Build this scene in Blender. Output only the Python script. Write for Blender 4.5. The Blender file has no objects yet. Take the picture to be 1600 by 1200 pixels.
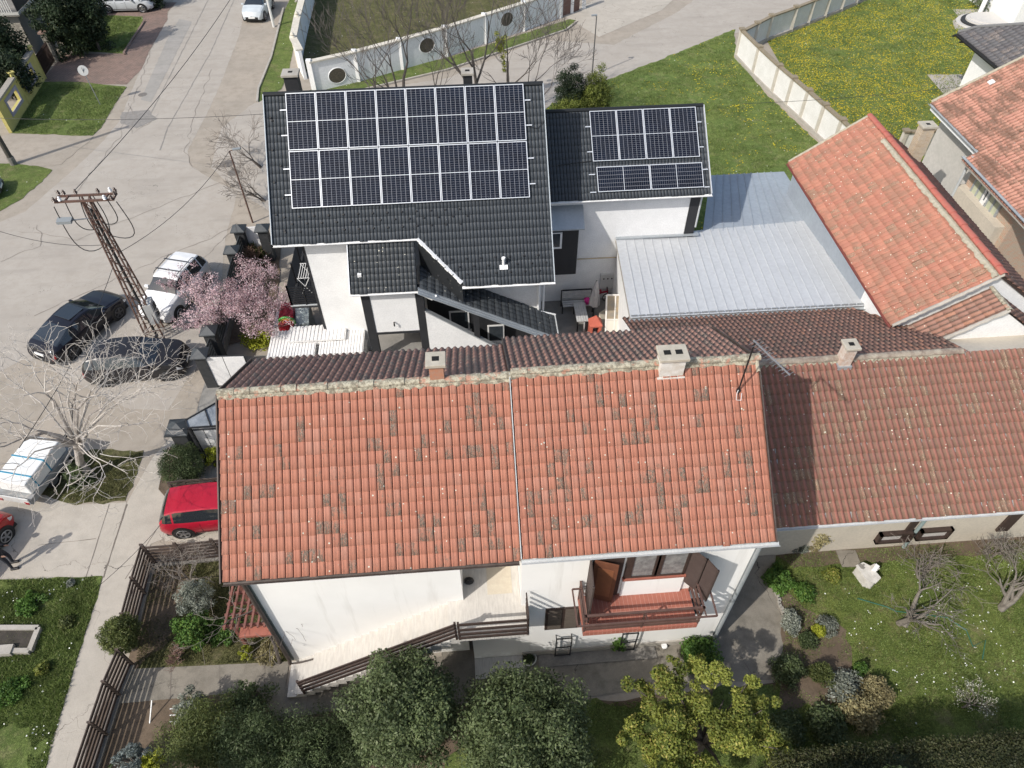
import bpy, bmesh, math, random
import numpy as np
from mathutils import Vector, Matrix, noise as mnoise
rad = math.radians
random.seed(7); rng = np.random.default_rng(7)
SC = bpy.context.scene
COL = SC.collection
# ---------------------------------------------------------------- camera
H = 23.0; FPX = 1115.0
_dn = np.array([8., 1010., FPX]); _dn /= np.linalg.norm(_dn)
_zw = -_dn; _yw = np.array([0, 0, 1.]) - _zw[2]*_zw; _yw /= np.linalg.norm(_yw); _xw = np.cross(_yw, _zw)
_a = rad(4.0); _Ry = np.array([[math.cos(_a), math.sin(_a), 0], [-math.sin(_a), math.cos(_a), 0], [0, 0, 1]])
RC = _Ry @ np.stack([_xw, _yw, _zw])          # camera (x right, y down, z forward) -> world; world x runs along the house fronts
CAMP = np.array([0, 0, H])
cam = bpy.data.objects.new("camera", bpy.data.cameras.new("camera")); COL.objects.link(cam)
_m = np.stack([RC @ [1, 0, 0], RC @ [0, -1, 0], RC @ [0, 0, -1]], 1)
cam.matrix_world = Matrix(((*_m[0], 0), (*_m[1], 0), (*_m[2], H), (0, 0, 0, 1)))
cam.data.sensor_width = 36; cam.data.lens = FPX/1600*36; cam.data.clip_end = 600; cam.data.clip_start = .1
SC.camera = cam
# ---------------------------------------------------------------- light
SUN_AZ, SUN_EL = 36.5, 43.0     # shadows fall towards this azimuth
sv = Vector((-math.cos(rad(SUN_AZ))*math.cos(rad(SUN_EL)), -math.sin(rad(SUN_AZ))*math.cos(rad(SUN_EL)), math.sin(rad(SUN_EL))))
W_ = bpy.data.worlds.new("World"); SC.world = W_; W_.use_nodes = True
_nt = W_.node_tree; _bg = _nt.nodes["Background"]; _sk = _nt.nodes.new("ShaderNodeTexSky")
_sk.sky_type = 'NISHITA'; _sk.sun_disc = False; _sk.sun_elevation = rad(SUN_EL); _sk.sun_rotation = math.atan2(sv.x, sv.y)
_sk.air_density = 1.3; _sk.dust_density = 2.5; _sk.ozone_density = 1
_nt.links.new(_sk.outputs[0], _bg.inputs[0]); _bg.inputs[1].default_value = 0.145
_sl = bpy.data.lights.new("sun", 'SUN'); _sl.energy = 3.6; _sl.angle = rad(0.6); _sl.color = (1, .955, .89)
sun = bpy.data.objects.new("sun", _sl); COL.objects.link(sun); sun.rotation_euler = sv.to_track_quat('Z', 'Y').to_euler(); sun.location = (-30, -30, 60)
SC.view_settings.view_transform = 'Standard'; SC.view_settings.look = 'None'; SC.view_settings.exposure = 0.22; SC.view_settings.gamma = 1
SC.cycles.max_bounces = 6; SC.cycles.diffuse_bounces = 3; SC.cycles.glossy_bounces = 3; SC.cycles.transparent_max_bounces = 6
# ---------------------------------------------------------------- measuring helpers (sight line met with a real plane)
def _ray(x, y): return RC @ np.array([x-800., y-600., FPX])
def G(x, y, z=0.): d = _ray(x, y); return Vector(CAMP + d*((z-H)/d[2]))
def Wv(x, y, v): d = _ray(x, y); return Vector(CAMP + d*(v/d[1]))
def Su(x, y, u): d = _ray(x, y); return Vector(CAMP + d*(u/d[0]))
def Pl(x, y, p, n): d = Vector(_ray(x, y)); n = Vector(n); return Vector(CAMP) + d*((Vector(p)-Vector(CAMP)).dot(n)/d.dot(n))
def Gs(z, *xy): return [G(a, b, z) for a, b in xy]
# ---------------------------------------------------------------- object helpers
def tagp(o, label=None, cat=None, group=None, kind=None):
    if label: o["label"] = label
    if cat: o["category"] = cat
    if group: o["group"] = group
    if kind: o["kind"] = kind
    return o
def thing(name, label, cat, loc=(0, 0, 0), group=None, rz=0):
    o = bpy.data.objects.new(name, None); COL.objects.link(o); o.location = loc; o.rotation_euler = (0, 0, rz)
    o.empty_display_size = .3
    return tagp(o, label, cat, group)
def link(o, parent=None):
    COL.objects.link(o)
    if parent is not None:
        o.parent = parent
        if parent.type == 'EMPTY':
            o.matrix_parent_inverse = (Matrix.Translation(parent.location) @ parent.rotation_euler.to_matrix().to_4x4()).inverted()
    return o
def ground_origin(me, o):
    n = len(me.vertices)
    if not n: return
    co = np.empty(n*3); me.vertices.foreach_get('co', co); co = co.reshape(-1, 3)
    c = np.array([(co[:, 0].min()+co[:, 0].max())/2, (co[:, 1].min()+co[:, 1].max())/2, co[:, 2].min()])
    me.vertices.foreach_set('co', (co-c).ravel()); o.location = c
class MB:
    def __init__(s): s.V = []; s.F = []; s.M = []
    def poly(s, pts, m=0):
        i = len(s.V); s.V += [tuple(p) for p in pts]; s.F.append(tuple(range(i, i+len(pts)))); s.M.append(m); return s
    def hexa(s, p, m=0):   # p: 4 bottom, 4 top
        i = len(s.V); s.V += [tuple(q) for q in p]
        for f in ((0, 3, 2, 1), (4, 5, 6, 7), (0, 1, 5, 4), (1, 2, 6, 5), (2, 3, 7, 6), (3, 0, 4, 7)):
            s.F.append(tuple(i+k for k in f)); s.M.append(m)
        return s
    def box(s, a, b, m=0):
        x0, y0, z0 = a; x1, y1, z1 = b
        return s.hexa([(x0, y0, z0), (x1, y0, z0), (x1, y1, z0), (x0, y1, z0), (x0, y0, z1), (x1, y0, z1), (x1, y1, z1), (x0, y1, z1)], m)
    def obox(s, c, ax, ay, az, m=0):   # centre and three half-axes
        c, ax, ay, az = map(Vector, (c, ax, ay, az))
        return s.hexa([c-ax-ay-az, c+ax-ay-az, c+ax+ay-az, c-ax+ay-az, c-ax-ay+az, c+ax-ay+az, c+ax+ay+az, c-ax+ay+az], m)
    def beam(s, a, b, w, h=None, up=(0, 0, 1), m=0):
        a, b = Vector(a), Vector(b); d = b-a; h = w if h is None else h
        up = Vector(up)
        if abs(d.normalized().dot(up)) > .98: up = Vector((0, 1, 0))
        sx = d.cross(up).normalized()*w/2; sz = sx.cross(d).normalized()*h/2
        return s.obox((a+b)/2, d/2, sx, sz, m)
    def ext(s, pts, vec, m=0):
        n = len(pts); i = len(s.V); vec = Vector(vec); pts = [Vector(p) for p in pts]
        s.V += [tuple(p) for p in pts]+[tuple(p+vec) for p in pts]
        s.F.append(tuple(range(i, i+n))); s.F.append(tuple(range(i+2*n-1, i+n-1, -1))); s.M += [m, m]
        for k in range(n):
            s.F.append((i+k, i+(k+1) % n, i+n+(k+1) % n, i+n+k)); s.M.append(m)
        return s
    def tube(s, pts, r, n=8, m=0, cap=True):
        pts = [Vector(p) for p in pts]; rs = r if isinstance(r, (list, tuple)) else [r]*len(pts)
        i0 = len(s.V); ref = None
        for k, p in enumerate(pts):
            d = (pts[min(k+1, len(pts)-1)]-pts[max(k-1, 0)]).normalized()
            if ref is None: ref = d.orthogonal().normalized()
            ref = (ref-d*ref.dot(d));
            ref = ref.normalized() if ref.length > 1e-6 else d.orthogonal().normalized()
            q = d.cross(ref)
            for j in range(n):
                a = 2*math.pi*j/n; s.V.append(tuple(p+(ref*math.cos(a)+q*math.sin(a))*rs[k]))
        for k in range(len(pts)-1):
            for j in range(n):
                a = i0+k*n+j; b = i0+k*n+(j+1) % n; s.F.append((a, b, b+n, a+n)); s.M.append(m)
        if cap:
            s.F.append(tuple(range(i0+n-1, i0-1, -1))); e = i0+(len(pts)-1)*n; s.F.append(tuple(range(e, e+n))); s.M += [m, m]
        return s
    def lathe(s, c, prof, n=16, m=0, sx=1, sy=1):
        c = Vector(c); i0 = len(s.V)
        for r, z in prof:
            for j in range(n):
                a = 2*math.pi*j/n; s.V.append((c.x+r*sx*math.cos(a), c.y+r*sy*math.sin(a), c.z+z))
        for k in range(len(prof)-1):
            for j in range(n):
                a = i0+k*n+j; b = i0+k*n+(j+1) % n; s.F.append((a, b, b+n, a+n)); s.M.append(m)
        s.F.append(tuple(range(i0+n-1, i0-1, -1))); e = i0+(len(prof)-1)*n; s.F.append(tuple(range(e, e+n))); s.M += [m, m]
        return s
    def build(s, name, mats, parent=None, smooth=False, bevel=0, root=False):
        me = bpy.data.meshes.new(name); me.from_pydata(s.V, [], s.F)
        for k in (mats if isinstance(mats, (list, tuple)) else [mats]): me.materials.append(k)
        me.polygons.foreach_set('material_index', s.M)
        if smooth is True: me.polygons.foreach_set('use_smooth', [True]*len(s.F))
        me.update()
        o = bpy.data.objects.new(name, me)
        if parent is None: ground_origin(me, o)
        link(o, parent)
        if smooth == 'auto':
            me.polygons.foreach_set('use_smooth', [True]*len(s.F)); 
            md = o.modifiers.new('edge', 'EDGE_SPLIT'); md.split_angle = rad(35)
        if bevel:
            b = o.modifiers.new('bevel', 'BEVEL'); b.width = bevel; b.segments = 2; b.limit_method = 'ANGLE'
        return o
def npmesh(name, V, F, mats, parent=None, uv=None, smooth=False, mi=None):
    V = np.asarray(V, float); F = np.asarray(F, np.int32); nf, k = F.shape
    me = bpy.data.meshes.new(name); me.vertices.add(len(V)); me.vertices.foreach_set('co', V.ravel())
    me.loops.add(nf*k); me.loops.foreach_set('vertex_index', F.ravel())
    me.polygons.add(nf); me.polygons.foreach_set('loop_start', np.arange(0, nf*k, k, dtype=np.int32))
    try: me.polygons.foreach_set('loop_total', np.full(nf, k, np.int32))
    except Exception: pass
    for q in (mats if isinstance(mats, (list, tuple)) else [mats]): me.materials.append(q)
    if mi is not None: me.polygons.foreach_set('material_index', np.asarray(mi, np.int32))
    if smooth: me.polygons.foreach_set('use_smooth', np.ones(nf, bool))
    if uv is not None:
        l = me.uv_layers.new(name='UVMap'); l.data.foreach_set('uv', np.asarray(uv, float)[F.ravel()].ravel())
    me.update(calc_edges=True); me.validate()
    o = bpy.data.objects.new(name, me)
    if parent is None: ground_origin(me, o)
    return link(o, parent)
def copy_tree(o, parent=None, **kw):
    c = o.copy(); COL.objects.link(c)
    if parent is not None: c.parent = parent
    for ch in list(o.children): copy_tree(ch, c)
    return c
def place(src, loc, rz=0, label=None, group=None, scale=None):
    c = copy_tree(src); c.location = loc; c.rotation_euler = (0, 0, rz)
    if label: c['label'] = label
    if group: c['group'] = group
    if scale: c.scale = (scale,)*3 if isinstance(scale, (int, float)) else scale
    return c
# ---------------------------------------------------------------- materials
class NT:
    def __init__(s, name):
        s.m = bpy.data.materials.new(name); s.m.use_nodes = True; s.t = s.m.node_tree; s.b = s.t.nodes['Principled BSDF']
        s.tc = s.n('TexCoord')
    def n(s, typ, **kw):
        q = s.t.nodes.new('ShaderNode'+typ)
        for k, v in kw.items(): setattr(q, k, v)
        return q
    def l(s, a, b): s.t.links.new(a, b)
    def sock(s, x, inp):
        if isinstance(x, (int, float)): inp.default_value = x
        elif isinstance(x, tuple): inp.default_value = x if len(x) == len(inp.default_value) else (*x, 1)
        else: s.l(x, inp)
    def math(s, op, a, b=0., c=None):
        q = s.n('Math', operation=op); s.sock(a, q.inputs[0]); s.sock(b, q.inputs[1])
        if c is not None: s.sock(c, q.inputs[2])
        return q.outputs[0]
    def noise(s, scale, detail=4, rough=.55, vec=None, dist=0., sc=None):
        q = s.n('TexNoise'); q.inputs['Scale'].default_value = scale; q.inputs['Detail'].default_value = detail; q.inputs['Roughness'].default_value = rough; q.inputs['Distortion'].default_value = dist
        s.l(s.vec(sc) if vec is None else vec, q.inputs['Vector']); return q.outputs['Fac']
    def vec(s, sc=None, out='Object'):
        if sc is None: return s.tc.outputs[out]
        q = s.n('Mapping'); q.inputs['Scale'].default_value = sc; s.l(s.tc.outputs[out], q.inputs['Vector']); return q.outputs[0]
    def ramp(s, f, a, b, ca=0., cb=1.):
        q = s.n('MapRange'); q.inputs['From Min'].default_value = a; q.inputs['From Max'].default_value = b
        q.inputs['To Min'].default_value = ca; q.inputs['To Max'].default_value = cb; s.l(f, q.inputs['Value']); return q.outputs[0]
    def mix(s, f, a, b, blend='MIX'):
        q = s.n('Mix', data_type='RGBA', blend_type=blend); s.sock(f, q.inputs[0]); s.sock(a, q.inputs[6]); s.sock(b, q.inputs[7]); return q.outputs[2]
    def voro(s, scale, feature='F1', vec=None, rnd=1.):
        q = s.n('TexVoronoi', feature=feature); q.inputs['Scale'].default_value = scale
        q.inputs['Randomness'].default_value = rnd
        s.l(s.vec() if vec is None else vec, q.inputs['Vector']); return q
    def bump(s, h, strength=.3, dist=.02):
        q = s.n('Bump'); q.inputs['Strength'].default_value = strength; q.inputs['Distance'].default_value = dist; s.l(h, q.inputs['Height']); s.l(q.outputs[0], s.b.inputs['Normal'])
    def out(s, col, rough=.8, metal=0., spec=.5):
        s.sock(col, s.b.inputs['Base Color']); s.sock(rough, s.b.inputs['Roughness']); s.b.inputs['Metallic'].default_value = metal
        s.b.inputs['Specular IOR Level'].default_value = spec; return s.m
_mc = {}
def simple(name, c1, c2=None, rough=.7, scale=3., metal=0., bump=0., bscale=40., spec=.5, lo=.35, hi=.65, sc=None, coat=0.):
    if name in _mc: return _mc[name]
    t = NT(name)
    if c2 is not None:
        f = t.ramp(t.noise(scale, 5, .6, sc=sc), lo, hi); col = t.mix(f, c1, c2)
        f2 = t.noise(scale*9, 3, .6, sc=sc); col = t.mix(t.ramp(f2, .4, .62, 0, .35), col, tuple(x*.7 for x in c1))
    else: col = c1
    if bump: t.bump(t.noise(bscale, 4, .6), bump, .02)
    m = t.out(col, rough, metal, spec); t.b.inputs['Coat Weight'].default_value = coat
    _mc[name] = m; return m
def leafmat(name, c1, c2, c3=None, rough=.6, trans=.25):
    t = NT(name); g = t.n('NewGeometry'); r = g.outputs['Random Per Island']
    col = t.mix(t.ramp(r, 0, .8), c1, c2)
    if c3: col = t.mix(t.ramp(r, .85, 1.0), col, c3)
    f = t.noise(1.3, 3, .5); col = t.mix(t.ramp(f, .4, .65, 0, .7), col, tuple(x*.5 for x in c1)); f2 = t.noise(.55, 4, .6); col = t.mix(t.ramp(f2, .5, .66, 0, .5), col, tuple(min(1, x*1.35) for x in c2))
    t.out(col, rough, 0, .3)
    d = t.n('BsdfTranslucent'); t.l(col, d.inputs[0]); mx = t.n('MixShader'); mx.inputs[0].default_value = trans
    o = t.t.nodes['Material Output']; t.l(t.b.outputs[0], mx.inputs[1]); t.l(d.outputs[0], mx.inputs[2]); t.l(mx.outputs[0], o.inputs[0])
    return t.m
def tilemat(name, ca, cb, lich=.1, lcol=(.2, .185, .15), cold=None, dirt=.3, dirtc=(.12, .09, .07), rough=.75, dots=.5, band=None, spec=.3, groove=None, streak=None):
    t = NT(name); uv = t.tc.outputs['UV']
    fl = t.n('VectorMath', operation='FLOOR'); t.l(uv, fl.inputs[0])
    wn = t.n('TexWhiteNoise', noise_dimensions='2D'); t.l(fl.outputs[0], wn.inputs['Vector'])
    ad = t.n('VectorMath', operation='ADD'); t.l(fl.outputs[0], ad.inputs[0]); ad.inputs[1].default_value = (31.7, 11.3, 0)
    wn2 = t.n('TexWhiteNoise', noise_dimensions='2D'); t.l(ad.outputs[0], wn2.inputs['Vector'])
    r1, r2 = wn.outputs['Value'], wn2.outputs['Value']
    col = t.mix(r1, ca, cb)
    if cold: col = t.mix(t.ramp(r2, .8, 1.), col, cold)
    big = t.noise(.7, 4, .6)
    # dirt streaks down the tile
    st = t.noise(1, 5, .7, vec=t.vec((9, 2.2, 1), 'UV'))
    col = t.mix(t.math('MULTIPLY', t.ramp(st, .5, .72), t.ramp(big, .4, .62, .15*dirt, dirt)), col, dirtc)
    # lichen covered tiles
    clus = t.ramp(t.noise(.16, 3, .6, vec=fl.outputs[0]), .49, .64, -.01, .52)
    pr = t.math('LESS_THAN', r2, t.math('ADD', clus, lich))
    ln = t.ramp(t.noise(1, 6, .75, vec=t.vec((9, 3.2, 1), 'UV')), .40, .52)
    lc = t.mix(t.ramp(t.noise(45, 3, .7), .52, .64), lcol, tuple(min(1, x*3.6) for x in lcol))
    bl = t.noise(1, 5, .7, vec=t.vec((1.1, .55, 1), 'UV')); edge = t.ramp(bl, .40, .52)
    col = t.mix(t.math('MULTIPLY', t.math('MULTIPLY', pr, t.math('MULTIPLY', ln, edge)), .92), col, lc)
    wn3 = t.math('FRACT', t.math('MULTIPLY', t.math('ADD', r1, r2), 7.31)); pr2 = t.math('LESS_THAN', wn3, t.math('ADD', t.math('MULTIPLY', clus, .6), lich*2.2+.02))
    ln2 = t.ramp(t.noise(1, 6, .8, vec=t.vec((5, 2.4, 1), 'UV')), .54, .62); col = t.mix(t.math('MULTIPLY', t.math('MULTIPLY', pr2, ln2), .8), col, lc)
    if streak:
        sn_ = t.noise(1, 5, .68, vec=t.vec(streak[1], 'UV')); col = t.mix(t.math('MULTIPLY', t.ramp(sn_, .47, .57), t.ramp(t.noise(3.2, 4, .8), .32, .5, .45, streak[2])), col, streak[0])
    # scattered moss crumbs
    cr = t.ramp(t.noise(38, 4, .75), .62, .68); col = t.mix(t.math('MULTIPLY', cr, t.ramp(big, .35, .7, .2, .9)), col, lcol)
    # pale dots
    v = t.voro(6.); dm = t.math('LESS_THAN', v.outputs['Distance'], .13)
    dm = t.math('MULTIPLY', dm, t.math('GREATER_THAN', t.noise(4, 1), 1.02-dots*.9)); col = t.mix(dm, col, (.62, .6, .5))
    if band:   # dark valley of the tile profile
        fr = t.n('VectorMath', operation='FRACTION'); t.l(uv, fr.inputs[0]); sp = t.n('SeparateXYZ'); t.l(fr.outputs[0], sp.inputs[0])
        d = t.math('LESS_THAN', sp.outputs[0], band[0]); g = t.ramp(t.noise(14, 4, .7), .3, .6, .35, 1)
        col = t.mix(t.math('MULTIPLY', d, g), col, band[1])
    if groove:
        fr = t.n('VectorMath', operation='FRACTION'); t.l(uv, fr.inputs[0]); sp = t.n('SeparateXYZ'); t.l(fr.outputs[0], sp.inputs[0])
        col = t.mix(t.math('MULTIPLY', t.math('LESS_THAN', t.math('FRACT', t.math('MULTIPLY', sp.outputs[0], groove[2] if len(groove) > 2 else 1.)), groove[0]), .8), col, groove[1])
    t.bump(t.noise(70, 3, .6), .25, .01)
    return t.out(col, rough, 0, spec)
# ---------------------------------------------------------------- tiled roof plane: real overlapping courses
PROF_FLAT = [(0, -.018), (.08, -.018), (.11, .014), (.26, .016), (.30, .011), (.62, .011), (.97, .012), (1.0, -.018)]
PROF_WAVE = [(0, -.02), (.12, -.025), (.3, -.008), (.48, .03), (.66, .04), (.85, .022), (1, -.02)]
PROF_BLACK = [(0, -.012), (.07, -.012), (.09, .008), (.25, .010), (.46, .008), (.5, -.012), (.57, -.012), (.59, .008), (.75, .010), (.96, .008), (1, -.012)]
def tiled(name, mat, parent, O, S, T, width, length, pw, rh, prof, clip=None, step=.024, jit=.004, u0=0):
    O, S, T = Vector(O), Vector(S).normalized(), Vector(T).normalized(); N = S.cross(T).normalized()
    if N.z < 0: N = -N
    nc = max(1, round(width/pw)); pw = width/nc; nr = max(1, round(length/rh)); rh = length/nr
    a = np.array([p[0] for p in prof]); h = np.array([p[1] for p in prof]); k = len(a)
    C, Rr = np.meshgrid(np.arange(nc), np.arange(nr), indexing='ij'); C = C.ravel(); Rr = Rr.ravel(); n = len(C)
    j = rng.normal(0, jit, n); jt = rng.normal(0, .008, n)+np.where(rng.random(n) < .012, .035, 0)
    s = (C[:, None]+a[None])*pw
    tops = Rr*rh; bots = (Rr+1)*rh+.02+jt
    V = np.zeros((n, 3, k, 3)); UV = np.zeros((n, 3, k, 2))
    for r_, (t_, hh) in enumerate(((tops, h[None]+j[:, None]), (bots, h[None]+step+j[:, None]), (bots-.003, np.minimum(h, h)[None]*0-.03+j[:, None]*0))):
        V[:, r_, :, 0] = s; V[:, r_, :, 1] = t_[:, None]; V[:, r_, :, 2] = hh
        UV[:, r_, :, 0] = np.clip(C[:, None]+a[None], C[:, None]+.001, C[:, None]+.999)+u0; UV[:, r_, :, 1] = (Rr+(0.002, .998, .9985)[r_])[:, None]
    q = V.reshape(-1, 3); W = np.outer(q[:, 0], S)+np.outer(q[:, 1], T)+np.outer(q[:, 2], N)+np.array(O)
    base = (np.arange(n)*3*k)[:, None]; fs = []
    for r_ in (0, 1):
        i = np.arange(k-1)[None]+r_*k+base; i = i.ravel(); fs.append(np.stack([i, i+1, i+1+k, i+k], 1))
    F = np.concatenate(fs)
    o = npmesh(name, W, F, mat, parent, uv=UV.reshape(-1, 2))
    if clip:
        bm = bmesh.new(); bm.from_mesh(o.data)
        for p, nn in clip:
            bmesh.ops.bisect_plane(bm, geom=bm.verts[:]+bm.edges[:]+bm.faces[:], plane_co=p, plane_no=nn, clear_outer=True)
        bm.to_mesh(o.data); bm.free()
    return o
def ridge_caps(name, mat, parent, a, b, r=.12, L=.38, n=8, z=.03):
    a, b = Vector(a), Vector(b); d = b-a; cnt = max(1, round(d.length/L)); m = MB(); dn = d.normalized(); side = dn.cross(Vector((0, 0, 1))).normalized(); up = side.cross(dn).normalized()
    for i in range(cnt):
        p = a+d*(i/cnt); q = a+d*((i+1.12)/cnt); r0 = r*random.uniform(.92, 1.02); r1 = r*random.uniform(1.08, 1.2); dz = up*random.uniform(-.012, .012)
        for (c, e, rr, re) in ((p, q, r0, r1),):
            i0 = len(m.V)
            for cc, rad_ in ((c, rr), (e, re)):
                for j in range(n+1):
                    t = math.pi*j/n; m.V.append(tuple(cc+dz+up*z+side*math.cos(t)*rad_+up*math.sin(t)*rad_*.75))
            for cc, rad_ in ((e, re*.86),):
                for j in range(n+1):
                    t = math.pi*j/n; m.V.append(tuple(cc+dz+up*z+side*math.cos(t)*rad_+up*math.sin(t)*rad_*.75))
            for lv in (0, 1):
                for j in range(n):
                    x = i0+lv*(n+1)+j; m.F.append((x, x+1, x+n+2, x+n+1)); m.M.append(0)
    return m.build(name, mat, parent)
def mortar(name, mat, parent, a, b, w=.2, off=(0, 0, 0), drop=.1, seg=.12):
    """ragged mortar bed along a ridge or verge, draped on both sides"""
    a, b = Vector(a)+Vector(off), Vector(b)+Vector(off); d = b-a; n = max(2, int(d.length/seg)); dn = d.normalized(); side = dn.cross(Vector((0, 0, 1))).normalized()
    m = MB(); i0 = 0
    for i in range(n+1):
        p = a+d*(i/n); w1 = w*random.uniform(.75, 1.25); w2 = w*random.uniform(.75, 1.25)
        for o_, z_ in ((-w1, -drop*w1/w), (-w1*.85, -drop*.7*w1/w+.03), (-w*.3, .05), (w*.3, .05), (w2*.85, -drop*.7*w2/w+.03), (w2, -drop*w2/w)):
            m.V.append(tuple(p+side*o_+Vector((0, 0, z_+random.uniform(-.008, .008)))))
    for i in range(n):
        for j in range(5):
            x = i*6+j; m.F.append((x, x+1, x+7, x+6)); m.M.append(0)
    return m.build(name, mat, parent)
def chimney(parent, base, w, d, h, mats, cap=.08, flues=1, flash=True, name='chimney', capname='cap'):
    """mats: body, cap, hole, flashing"""
    x, y, z = base; m = MB().box((x-w/2, y-d/2, z-.8), (x+w/2, y+d/2, z+h)); c = m.build(name, mats[0], parent)
    cb = MB().box((x-w/2-.07, y-d/2-.07, z+h), (x+w/2+.07, y+d/2+.07, z+h+cap)).build(capname, mats[1], c, bevel=.012)
    for i in range(flues):
        ox = (i-(flues-1)/2)*.3
        MB().box((x+ox-.09, y-.08, z+h+cap-.01), (x+ox+.09, y+.08, z+h+cap+.004)).build('flue', mats[2], c)
    if flash:
        f = MB().box((x-w/2-.05, y-d/2-.05, z-.5), (x+w/2+.05, y+d/2+.05, z+.02)); f.build('flashing', mats[3], c)
    return c
def gutter(parent, a, b, mat, r=.065, name='gutter'):
    a, b = Vector(a), Vector(b); d = b-a; dn = d.normalized(); side = dn.cross(Vector((0, 0, 1))).normalized(); m = MB(); n = 8
    for p in (a, b):
        for rr in (r, r-.012):
            for j in range(n+1):
                t = math.pi+math.pi*j/n; m.V.append(tuple(p+side*math.cos(t)*rr+Vector((0, 0, math.sin(t)*rr))))
    K = n+1
    for j in range(n):
        m.F.append((j, j+1, 2*K+j+1, 2*K+j)); m.F.append((K+j, K+j+1, 3*K+j+1, 3*K+j)); m.M += [0, 0]
    m.F.append((0, K, 3*K, 2*K)); m.F.append((n, K+n, 3*K+n, 2*K+n)); m.M += [0, 0]
    return m.build(name, mat, parent)
# ================================================================ MATERIALS
def whitemat(name, c, c2, dirtc=(.36, .33, .28)):
    t = NT(name); col = t.mix(t.ramp(t.noise(.6, 4, .6), .35, .75), c, c2)
    col = t.mix(t.ramp(t.noise(1, 5, .65, vec=t.vec((2.2, 2.2, .18))), .56, .72, 0, .28), col, dirtc)
    sp = t.n('SeparateXYZ'); t.l(t.vec(), sp.inputs[0]); splash = t.math('MULTIPLY', t.ramp(sp.outputs[2], .55, .0), t.ramp(t.noise(3.5, 5, .7), .35, .6)); col = t.mix(t.math('MULTIPLY', splash, .55), col, dirtc)
    t.bump(t.noise(50, 3, .6), .04, .01); return t.out(col, .85, 0, .3)
white = whitemat('white_render', (.82, .81, .785), (.765, .755, .73))
white2 = simple('white_paint', (.82, .82, .81), (.75, .75, .74), .7, 2, bump=.05)
cream = simple('cream_render', (.56, .50, .41), (.50, .45, .37), .9, 1.1, bump=.2, bscale=60)
greyplaster = simple('grey_plaster', (.53, .50, .46), (.46, .44, .40), .9, .8, bump=.2, bscale=50)
conc = simple('concrete', (.40, .37, .33), (.31, .29, .25), .9, 1.6, bump=.3, bscale=30)
concd = simple('dark_concrete', (.17, .16, .145), (.24, .225, .2), .9, 2.2, bump=.3, bscale=30)
anth = simple('anthracite_render', (.018, .019, .022), (.024, .025, .028), .7, 3)
black = simple('black_metal', (.012, .012, .013), None, .45, spec=.4)
capm = simple('pillar_cap', (.045, .052, .058), (.06, .066, .07), .6, 5)
glass = simple('window_glass', (.03, .04, .05), (.06, .07, .08), .08, 2, spec=.9)
glassl = simple('curtained_glass', (.16, .16, .16), (.3, .3, .29), .15, 6, spec=.8)
brown = simple('brown_wood', (.035, .022, .018), (.055, .034, .027), .6, 8, bump=.2)
brownl = simple('brown_door_wood', (.16, .06, .03), (.12, .045, .025), .55, 6, bump=.15)
fencewood = simple('fence_wood', (.055, .038, .032), (.10, .075, .062), .75, 4, bump=.35, bscale=40, lo=.3, hi=.7)
zinc = simple('zinc_sheet', (.42, .45, .47), (.34, .37, .39), .45, 1.5, metal=.35, bump=.05)
gutw = simple('pale_gutter', (.50, .52, .52), (.42, .44, .45), .45, 2)
gutb = simple('dark_gutter', (.05, .038, .032), (.09, .07, .06), .6, 4)
darkhole = simple('dark_hollow', (.004, .004, .004), None, .9)
terr = simple('terracotta_tiles', (.36, .125, .085), (.29, .10, .07), .6, 3)
rust = simple('rusty_steel', (.14, .075, .055), (.075, .05, .042), .8, 9, bump=.3)
galv = simple('galvanised', (.33, .34, .35), (.26, .27, .28), .5, 6, metal=.5)
brick = simple('brick_mass', (.42, .24, .16), (.36, .28, .2), .9, 5, bump=.4)
def brickmat(name, c1, c2, mort, scale=4.2, rough=.9):
    t = NT(name); b = t.n('TexBrick'); b.inputs['Scale'].default_value = scale; b.inputs['Color1'].default_value = (*c1, 1); b.inputs['Color2'].default_value = (*c2, 1); b.inputs['Mortar'].default_value = (*mort, 1)
    b.inputs['Mortar Size'].default_value = .018; b.inputs['Brick Width'].default_value = .9; b.inputs['Row Height'].default_value = .3
    cx = t.n('SeparateXYZ'); t.l(t.vec(), cx.inputs[0]); cb = t.n('CombineXYZ'); t.l(t.math('ADD', cx.outputs[0], cx.outputs[1]), cb.inputs[0]); t.l(cx.outputs[2], cb.inputs[1]); t.l(cb.outputs[0], b.inputs['Vector'])
    col = t.mix(t.ramp(t.noise(5, 4, .7), .4, .6, 0, .5), b.outputs['Color'], tuple(x*.75 for x in mort))
    t.bump(b.outputs['Fac'], -.4, .02); return t.out(col, rough)
brickm = brickmat('old_brick', (.45, .26, .18), (.38, .30, .22), (.52, .46, .37))
ylwbrick = brickmat('buff_brick', (.48, .38, .26), (.40, .30, .20), (.55, .50, .42))
stonewall = brickmat('stone_blocks', (.34, .32, .27), (.28, .26, .22), (.12, .11, .1), 2.4)
T_red = tilemat('clay_tile_red', (.425, .180, .120), (.390, .162, .110), lich=.045, cold=(.43, .205, .148), dirt=.8, lcol=(.095, .088, .070), groove=(.1, (.13, .045, .035)))
T_redback = tilemat('clay_tile_weathered', (.50, .27, .20), (.40, .22, .17), lich=.12, lcol=(.2, .165, .13), dirt=.6, dots=.5, band=(.36, (.21, .155, .125)))
T_long = tilemat('clay_tile_rolls', (.27, .112, .084), (.21, .098, .078), lich=.06, dirt=.7, dots=.56, band=(.42, (.15, .095, .065)), lcol=(.16, .125, .085))
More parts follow.
